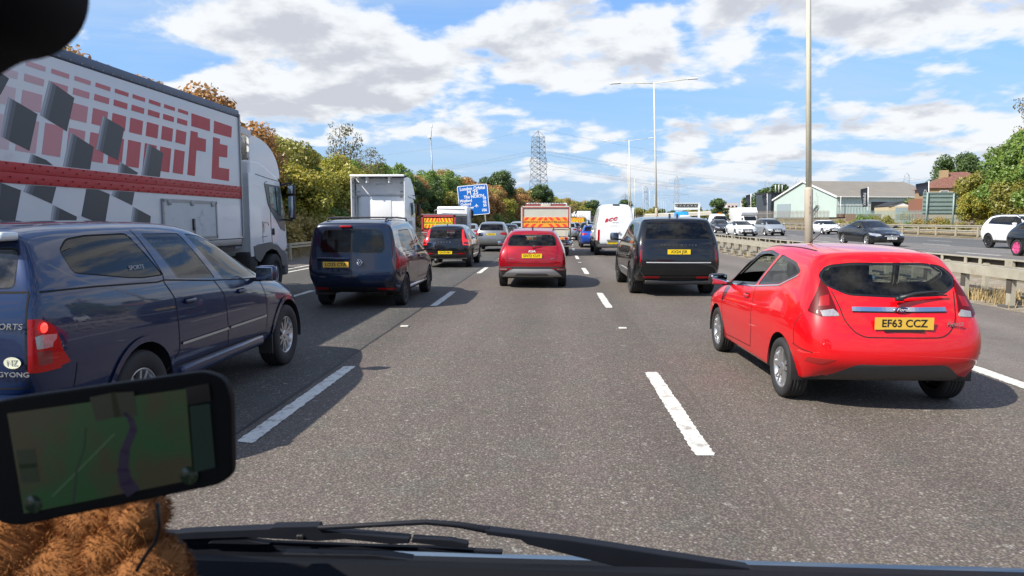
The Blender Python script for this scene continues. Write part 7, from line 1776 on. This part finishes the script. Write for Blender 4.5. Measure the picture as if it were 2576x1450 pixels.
far_car('dark_red_lamp_car', 'dark car with red lamps beyond the white silver car', 'car', (2.3, 76, 0), -R(2.5), DKGREY, 'suv', 1.8, 1.55, 4.3, '')
far_car('blue_car', 'bright blue car half hidden by the tall white van', 'car', (2.72, 45.5, 0), 0, MBLUE, 'hatch', 1.78, 1.48, 4.2, '')
far_car('black_hatchback', 'black car ahead of the blue car', 'car', (3.0, 57, 0), -R(1), BLACKP, 'suv', 1.8, 1.62, 4.4, '')
def second_tipper():
    root = empty('far_maintenance_lorry', (3.4, 97, 0), R(-3), 'far highway maintenance lorry with yellow chevrons and equipment on top', 'lorry')
    m = MB(); m.box((0, 2.5, 1.7), (2.2, 5, 1.0), CHASSIS); m.box((0, 2.5, .8), (2.1, 6, .4), CHASSIS); m.build('box_body', root)
    chevrons(root, 2.0, 1.45, 2.15, -.05, HVY, n=3, th=.3)
    m = MB(); m.box((0, -.02, 1.2), (2.2, .1, .3), CREAM); m.build('tail_panel', root)
    m = MB(); m.rbox((.9, 6, 2.0), (2.0, 2, 2.2), TWHITE2, .1); m.build('cab', root)
    m = MB()
    for k in range(9): m.bar((-.9 + k * .22, .5, 2.25), (-.7 + k * .2, 1.4, 2.7 + .15 * (k % 3)), .08, .08, WHITEP)
    m.rbox((0, 1.5, 2.45), (2.0, .5, .3), WHITEP, .05); m.build('roof_equipment', root)
    for sx in (1, -1):
        for z in (.95,): m = MB(); m.box((sx * .8, -.08, z), (.35, .05, .16), REDLIT); m.build('tail_lamp', root)
        truck_wheel(root, sx * .92, 1.4, .45, .4, sx)
second_tipper()
def far_box(name, label, x, y, w, h, col, rz=0.):
    root = empty(name, (x, y, 0), rz, label, 'lorry'); m = MB(); m.rbox((0, 3, h / 2 + .4), (w, 6, h - .8), col, .06); m.build('box_body', root)
    m = MB(); m.box((0, -.02, .75), (w * .96, .1, .2), CHASSIS); m.build('bumper', root)
    for sx in (1, -1): truck_wheel(root, sx * (w / 2 - .25), 1.2, .45, .35, sx); m = MB(); m.box((sx * (w / 2 - .25), -.06, .95), (.25, .04, .12), REDLENS); m.build('tail_lamp', root)
far_box('dark_far_lorry', 'dark lorry far ahead between the lanes of traffic', 8.2, 128, 2.4, 2.6, CHASSIS, -R(4)); far_box('pale_far_van', 'white van far ahead beside the dark lorry', 4.9, 108, 1.9, 2.0, TWHITE2, -R(4))
for i, (y, lane, pm) in enumerate(((118, 1.0, DKGREY), (136, -.6, SILV), (150, 3., BLACKP), (165, -.6, DKGREY), (182, 3., WHITE))):
    far_car('distant_car', ('dark grey', 'silver', 'black', 'deep grey', 'white')[i] + ' car far down the queue ahead', 'car', (lane + cx(y), y, 0), -R(5), pm, 'hatch', 1.8, 1.5, 4.2, '', detail=False, level=1, group='cars far down the queue')
Z = .362
WS = dict(facing='front')
r, b, p = far_car('black_coupe_saloon', 'glossy black four door coupe with white plate coming the other way', 'car', (17.95, 43.3, Z), PI + R(2), BLACKP, 'saloon', 1.83, 1.44, 4.69, 'FV22 DDF', 'front', rim=ALLOY, level=3)
r, b, p = far_car('white_crossover', 'white crossover with black wheels and rails at the right edge', 'car', (23.5, 38.6, Z), PI, WHITE, 'suv', 1.86, 1.69, 4.5, '', 'front', rim=DALLOY, rails=BLACK, style=(8, .03, .05, .2), level=3)
r, b, p = far_car('black_car_with_pink_wheels', 'black car with bright pink wheel cut off by the right edge', 'car', (19.45, 30.0, Z), PI, BLACKP, 'hatch', 1.80, 1.44, 4.3, '', 'front', rim=PINK, style=(5, .07, .10, .36), level=3)
far_car('silver_people_carrier', 'silver people carrier beside the white coupe', 'car', (20.35, 69.6, Z), PI + R(1), LSILV, 'mpv', 1.78, 1.58, 4.6, 'KY13 OTM', 'front')
far_car('white_coupe', 'white coupe with dark roof glass behind the black luxury SUV', 'car', (17.2, 67.5, Z), PI, WHITE, 'saloon', 1.84, 1.41, 4.7, 'CE16 HBO', 'front')
far_car('white_hatchback', 'white hatchback just right of the thick lamp column', 'car', (27.9, 75.5, Z), PI, WHITE, 'hatch', 1.78, 1.43, 4.3, 'YG14 UPE', 'front')
far_car('dark_oncoming_hatchback', 'dark hatchback half hidden behind the white coupe', 'car', (18.9, 82.5, Z), PI, DKGREY, 'hatch', 1.8, 1.5, 4.2, '', 'front')
def oncoming_van():
    root = empty('white_recovery_van', (22.9, 101, Z), PI, 'white panel van with an amber roof beacon on the opposite carriageway', 'van')
    p = dict(L=5.4, W=1.98, H=2.30, zb=.35, z1=.55, zm=.9, beltR=1.35, beltF=1.25, gy0=.03, gy1=.15, roofR=2.22, roofF=3.7, cowl=4.6, hood=1.25, hoodF=1.0, rw=.74, rwr=.76, bw=.96)
    b = Body(cage(p), WHITE, 2, [('row', 3, 0, 6, .1), ('rim', 0, 1, 4, .45), ('row', 4, 0, 5, .2), ('row', 0, 0, 8, .6)], (.04, .15), .04); b.hw = .99
    b.arch(1.0, .36, .40); b.arch(4.4, .36, .40)
    b.window('windscreen', 'front', [(-.78, 1.33), (-.70, 2.02), (.70, 2.02), (.78, 1.33)], G_PRIV, root, .03, lim=lambda c: 3.3 < c.y < 4.8 and c.z > 1.2, r=.06)
    for sd in (1, -1): b.window('door_window', 'side', [(3.4, 1.4), (3.4, 1.95), (4.0, 1.92), (4.5, 1.4)], G_PRIV, root, .03, sgn=sd, r=.05); b.lamp('headlamp', 'front', [(sd * .6, .92), (sd * .62, 1.08), (sd * .95, 1.12), (sd * .95, .95)][::-sd], HEADLAMP, root, lambda c: c.y > 4.7)
    b.color('front', [(-.55, .6), (-.55, .85), (.55, .85), (.55, .6)], BLACK, lambda c: c.y > 4.8); b.done(root)
    m = MB(); m.rbox((0, 3.3, 2.34), (.45, .3, .14), AMBER, .04); m.build('beacon', root)
    mirror(root, 1.12, 4.2, 1.5, BLACK, w=.2, h=.3); mirror(root, -1.12, 4.2, 1.5, BLACK, w=.2, h=.3)
    wheels(root, (1.0, 4.4), .35, .24, .22, .99, (6, .08, .1, 0), STEEL); wells(root, (1.0, 4.4), .40, .99, .36)
oncoming_van()
def oncoming_box():
    root = empty('white_box_truck', (28.9, 112, Z), PI, 'white high box truck coming the other way left of the flags', 'lorry')
    m = MB(); m.rbox((0, 3.2, 2.05), (2.4, 6.4, 2.5), TWHITE2, .05); m.build('box_body', root)
    m = MB(); m.prism([(6.45, .45), (6.45, 2.1), (7.0, 2.05), (7.6, 1.35), (8.3, 1.1), (8.45, .5)], -1.0, 1.0, TWHITE2, 'yz'); cb = m.build('cab', root, bevel=.06)
    m = MB(); m.prism([(4.9, 2.2), (4.9, 3.3), (6.2, 3.3), (7.2, 2.6), (7.0, 2.2)], -1.15, 1.15, TWHITE2, 'yz'); m.build('wind_deflector', root, bevel=.05)
    m = MB(); m.prism([(7.04, 2.02), (7.08, 2.02), (7.62, 1.40), (7.58, 1.40)], -.85, .85, GLOSSB, 'yz'); m.build('windscreen', cb)
    m = MB(); m.rbox((0, 8.42, .75), (1.1, .1, .28), BLACK, .03); m.build('grille', cb)
    for sx in (1, -1):
        m = MB(); m.rbox((sx * 1.12, 7.3, 1.6), (.18, .15, .4), BLACK, .04); m.build('door_mirror', cb); m = MB(); m.rbox((sx * .85, 8.36, .98), (.3, .1, .2), HEADLAMP, .03); m.build('headlamp', cb)
        for y in (1.5, 7.5): truck_wheel(root, sx * .95, y, .36, .25, sx)
oncoming_box()
# outlines of the wipers, phone and mirror in their own upright planes (x, z), metres
ARM = [(-0.096, 1.327), (-0.039, 1.321), (0.024, 1.315), (0.285, 1.28), (0.304, 1.267), (0.304, 1.25), (0.233, 1.248), (0.087, 1.278), (-0.034, 1.306), (-0.044, 1.313), (-0.094, 1.319)]
THIN = [(-0.349, 1.32), (-0.269, 1.326), (-0.185, 1.333), (-0.136, 1.33), (-0.091, 1.323)]
BRK = [(-0.572, 1.305), (-0.545, 1.308), (-0.425, 1.316), (-0.419, 1.319), (-0.349, 1.322), (-0.347, 1.316), (-0.303, 1.312), (-0.211, 1.306), (-0.211, 1.298), (-0.239, 1.296), (-0.308, 1.302), (-0.351, 1.298), (-0.461, 1.301), (-0.523, 1.297), (-0.57, 1.294)]
SEC = [(-0.648, 1.304), (-0.572, 1.302), (-0.426, 1.29), (-0.352, 1.289), (-0.269, 1.288), (-0.175, 1.288), (-0.072, 1.285), (-0.072, 1.28), (-0.175, 1.281), (-0.426, 1.281), (-0.649, 1.28)]
SUB = [(-0.207, 1.306), (-0.149, 1.304), (-0.123, 1.299), (-0.123, 1.292), (-0.145, 1.292), (-0.175, 1.295), (-0.209, 1.298)]
SUB2 = [(-0.47, 1.299), (-0.452, 1.294), (-0.426, 1.29), (-0.444, 1.288), (-0.523, 1.288), (-0.514, 1.295)]
LOW = [(-0.649, 1.283), (-0.427, 1.28), (-0.409, 1.271), (-0.27, 1.273), (-0.209, 1.265), (-0.651, 1.252)]
PHONE = [(-0.391, 1.653), (-0.363, 1.659), (-0.23, 1.679), (-0.216, 1.674), (-0.212, 1.661), (-0.213, 1.607), (-0.223, 1.6), (-0.368, 1.567), (-0.382, 1.569), (-0.389, 1.58)]
SCR = [(-0.371, 1.648), (-0.244, 1.667), (-0.242, 1.604), (-0.364, 1.577)]
S2 = [(-0.242, 1.655), (-0.228, 1.657), (-0.226, 1.613), (-0.241, 1.609)]
S3 = [(-0.244, 1.668), (-0.228, 1.671), (-0.227, 1.659), (-0.243, 1.656)]
ROUTE = [(-0.289, 1.65), (-0.285, 1.646), (-0.283, 1.639), (-0.29, 1.624), (-0.292, 1.611), (-0.291, 1.602), (-0.287, 1.596)]
PILL = [(-0.311, 1.652), (-0.297, 1.655), (-0.285, 1.656)]
PILL2 = [(-0.361, 1.623), (-0.36, 1.613), (-0.359, 1.603)]
PALE = [(-0.344, 1.59), (-0.326, 1.607), (-0.297, 1.635)]
ROAD = [(-0.317, 1.639), (-0.319, 1.624), (-0.325, 1.61), (-0.329, 1.586)]
DOTS = [(-0.358, 1.584), (-0.246, 1.607)]
MIRR = [(-0.236, 1.831), (-0.225, 1.839), (-0.215, 1.844), (-0.206, 1.845), (-0.198, 1.848), (-0.19, 1.855), (-0.186, 1.863), (-0.185, 1.874), (-0.197, 1.88), (-0.232, 1.881)]
CABLE = [(-0.274, 1.583), (-0.276, 1.564), (-0.282, 1.551), (-0.292, 1.539), (-0.302, 1.525)]
# ================================================================ our own vehicle and what sits behind its windscreen
def own_vehicle():
    root = empty('camera_vehicle', (0, 0, 0), 0, 'dark dashboard edge, wipers and mirror of the vehicle we look out of', 'vehicle')
    dk = mat('cabin_black', (.005, .006, .009), .75, spec=.12, var=.2, vscale=9); wp = mat('wiper_black', (.008, .010, .016), .6, spec=.2, var=.25, vscale=20); bl = mat('bonnet_blue_grey', (.10, .15, .22), .3, .3, coat=.8)
    m = MB(); m.rbox((0, -.95, 2.08), (1.7, 2.55, .05), dk, .02); m.rbox((0, .36, 2.05), (1.6, .10, .09), dk, .03); m.build('roof', root)
    for sx in (-1, 1):
        m = MB(); m.bar((sx * .80, .36, 2.04), (sx * .93, 1.02, 1.30), .09, .07, dk); m.build('windscreen_pillar', root)
        m = MB(); m.rbox((sx * .93, -.3, .85), (.07, 2.3, 1.0), dk, .03); m.rbox((sx * .90, -.55, 1.72), (.05, .10, .8), dk, .02); m.rbox((sx * .9, -1.8, 1.7), (.05, .8, .8), dk, .02); m.build('door', root)
    m = MB(); m.prism([(.50, 1.10), (.60, 1.20), (.80, 1.26), (.90, 1.312), (.95, 1.295), (.965, 1.0), (.5, .9)], -.88, .88, dk, 'yz')
    for x in (-.42, .12): m.rbox((x, .80, 1.268), (.42, .04, .012), mat('vent_blue', (.05, .06, .085), .4), .004)
    m.build('dashboard', root)
    m = MB(); m.prism([(.97, 1.245), (1.0, 1.262), (1.11, 1.222), (1.11, 1.1), (.97, 1.1)], -.88, .88, mat('scuttle_black', (.006, .007, .010), .7, spec=.15, bump=.3, bscale=300), 'yz'); m.build('scuttle_panel', root)
    m = MB(); m.prism([(1.12, 1.195), (1.14, 1.214), (1.28, 1.12), (1.55, .90), (1.8, .72), (1.85, .4), (1.7, .4), (1.4, .9), (1.12, 1.1)], -.86, .86, bl, 'yz', True); m.build('bonnet', root)
    off = .018
    m = MB(); m.prism(ARM, .985, 1.003, wp, 'xz'); m.tube([(a, .994, c) for a, c in THIN], [.004, .004, .0045, .005, .006], wp, 8); m.build('wiper_arm', root, bevel=.003)
    m = MB()
    m.prism(BRK, .995, 1.013, wp, 'xz'); m.prism(SUB, .998, 1.011, wp, 'xz'); m.prism(SUB2, .998, 1.011, wp, 'xz'); m.prism(SEC, 1.004, 1.014, wp, 'xz')
    for t in (.36, .40): x = BRK[3][0] + (BRK[4][0] - BRK[3][0]) * t * 1.6; m.lathe([(.991, .001), (.991, .004), (.996, .004)], BLACK, 10, 'y', (x, 0, BRK[3][1] - .014))
    m.build('wiper_blade', root, bevel=.002)
    m = MB(); m.prism(LOW, 1.008, 1.03, wp, 'xz'); m.build('far_wiper', root, bevel=.002)
    m = MB(); m.prism(smoothpoly(MIRR, .02, 4), .235, .281, mat('mirror_housing', (.004, .005, .008), .7, spec=.15), 'xz', True); m.tube([(-.24, .30, 1.86), (-.2, .36, 2.02)], .012, dk, 8); m.build('rear_view_mirror', root, bevel=.006)
def phone():
    root = empty('dashboard_phone', (-.25, .45, 1.62), 0, 'dark phone showing a dim green map, mounted low on the left', 'phone'); o = Vector((-.25, .45, 1.62))
    def put(mb, name, par, bev=0.): mb.v = [tuple(Vector(v) - o) for v in mb.v]; return mb.build(name, par, bevel=bev)
    m = MB(); m.prism([(a - .0035, c) for a, c in smoothpoly(PHONE, .006, 3)], .45, .458, mat('phone_case', (.0025, .003, .005), .6, spec=.2), 'xz'); body = put(m, 'phone_body', root, .0015)
    def scr(name, q, c, y, s=1.): m = MB(); mm = mat('screen_' + name, (.003, .003, .003), .12, emit=c, estr=s); m.prism([(a - .0015, d) for a, d in q], y, y + .0004, mm, 'xz'); return put(m, name, body)
    mp = bpy.data.materials.new('screen_map'); mp.use_nodes = True; b = NB(mp.node_tree); p = b.n['Principled BSDF']; tc = b.new('ShaderNodeTexCoord')
    f = b.ss(b.noise(tc.outputs['Object'], 22, 3, .5), .4, .6); b.l.new(b.mix(f, (.007, .020, .009), (.014, .014, .009)), p.inputs['Emission Color']); p.inputs['Emission Strength'].default_value = .9; p.inputs['Base Color'].default_value = (.003, .003, .003, 1); p.inputs['Roughness'].default_value = .25
    m = MB(); m.prism([(a - .0015, c) for a, c in SCR], .4488, .4494, mp, 'xz'); put(m, 'map_screen', body)
    scr('side_bar', S2, (.006, .011, .010), .4488, .8); scr('status_icons', S3, (.005, .005, .006), .4486, .8)
    def ln(name, pts, r, c, s=1.):
        m = MB(); mm = mat('screen_' + name, (.003, .003, .003), .3, emit=c, estr=s)
        P_ = [Vector((a, .4485, z)) for a, z in pts]
        for i, (u, v) in enumerate(zip(P_[:-1], P_[1:])): m.bar(u, v + (v - u).normalized() * r[i + 1] * .5, r[i] * 2, .0003, mm, Vector((0, 1, 0)))
        put(m, name, body)
    ln('route_line', ROUTE, [.0015, .0022, .0028, .0036, .0045, .0055, .0055], (.009, .007, .016), .8); ln('search_box', PILL, [.0085, .0085, .008], (.008, .009, .007)); ln('zoom_buttons', PILL2, [.0065] * 3, (.006, .009, .006)); ln('pale_road', PALE, [.0006] * 3, (.014, .028, .015)); ln('minor_road', ROAD, [.0006, .0006, .0008, .001], (.006, .010, .008))
    for k, (a, z) in enumerate(DOTS[:2]): m = MB(); m.lathe([(.4484, .0001), (.4484, .0065), (.4488, .0065)], mat('screen_button', (.003, .003, .003), .3, emit=(.003, .006, .004), estr=1.), 16, 'y', (a, 0, z)); put(m, 'map_button', body)
    m = MB(); m.tube([(a, .457 + k * .004, z) for k, (a, z) in enumerate(CABLE)], .0014, mat('cable_black', (.01, .011, .016), .5), 8); c = m.build('charging_cable'); tag(c, 'thin black charging cable hanging below the phone', 'cable')
    m = MB(); m.tube([(-.29, .465, 1.62), (-.36, .57, 1.585), (-.50, .78, 1.52)], .010, BLACK, 8); put(m, 'phone_mount', root)
def soft_toy():
    fur = mat('orange_fur', (.25, .098, .026), .95, var=.4, vscale=30); pk = mat('pale_pink_plush', (.24, .12, .075), .95, var=.4, vscale=60)
    root = empty('soft_toy', (-.38, .64, 1.36), 0, 'fluffy orange brown soft toy tucked under the phone at the lower left', 'soft toy'); o = Vector((-.38, .64, 1.36))
    lumps = [(-.50, .68, 1.40, .085), (-.395, .64, 1.430, .040), (-.385, .63, 1.400, .045), (-.43, .65, 1.455, .040), (-.45, .67, 1.480, .048), (-.56, .68, 1.44, .085), (-.425, .65, 1.40, .055), (-.50, .70, 1.47, .06), (-.372, .62, 1.415, .028), (-.41, .65, 1.487, .030), (-.392, .618, 1.497, .017)]
    m = MB(); rg = np.random.default_rng(9)
    for (x, y, z, r) in lumps:
        bm = bmesh.new(); bmesh.ops.create_icosphere(bm, subdivisions=2, radius=r * .93); m.add([(v.co.x + x - o.x, v.co.y + y - o.y, v.co.z + z - o.z) for v in bm.verts], [[v.index for v in f.verts] for f in bm.faces], fur, True); bm.free()
    body = m.build('toy_body', root)
    EAR = (-.386, .60, 1.503)
    n = 60000; k = rg.choice(len(lumps), n, p=np.array([l[3] ** 2 for l in lumps]) / sum(l[3] ** 2 for l in lumps)); L = np.array(lumps); q = rg.normal(size=(n, 3)); q /= np.linalg.norm(q, axis=1)[:, None]
    cl = np.sin(q * 7 + k[:, None]) * .5
    c = L[k, :3] + q * L[k, 3:4] * .92 - np.array(o); d = q + cl + rg.normal(size=(n, 3)) * .35; d /= np.linalg.norm(d, axis=1)[:, None]; t = np.cross(d, rg.normal(size=(n, 3))); t /= np.linalg.norm(t, axis=1)[:, None]
    ln = rg.uniform(.004, .010, n)[:, None]; v = np.stack([c - t * .0005, c + t * .0005, c + d * ln], 1).reshape(-1, 3)
    me = bpy.data.meshes.new('fur'); me.vertices.add(3 * n); me.vertices.foreach_set('co', v.astype('f4').ravel()); me.loops.add(3 * n); me.loops.foreach_set('vertex_index', np.arange(3 * n, dtype='i4')); me.polygons.add(n); me.polygons.foreach_set('loop_start', np.arange(0, 3 * n, 3, dtype='i4')); me.update(calc_edges=True); me.materials.append(fur)
    f = obj('fur', me, body); f['kind'] = 'stuff'
own_vehicle(); phone(); soft_toy()
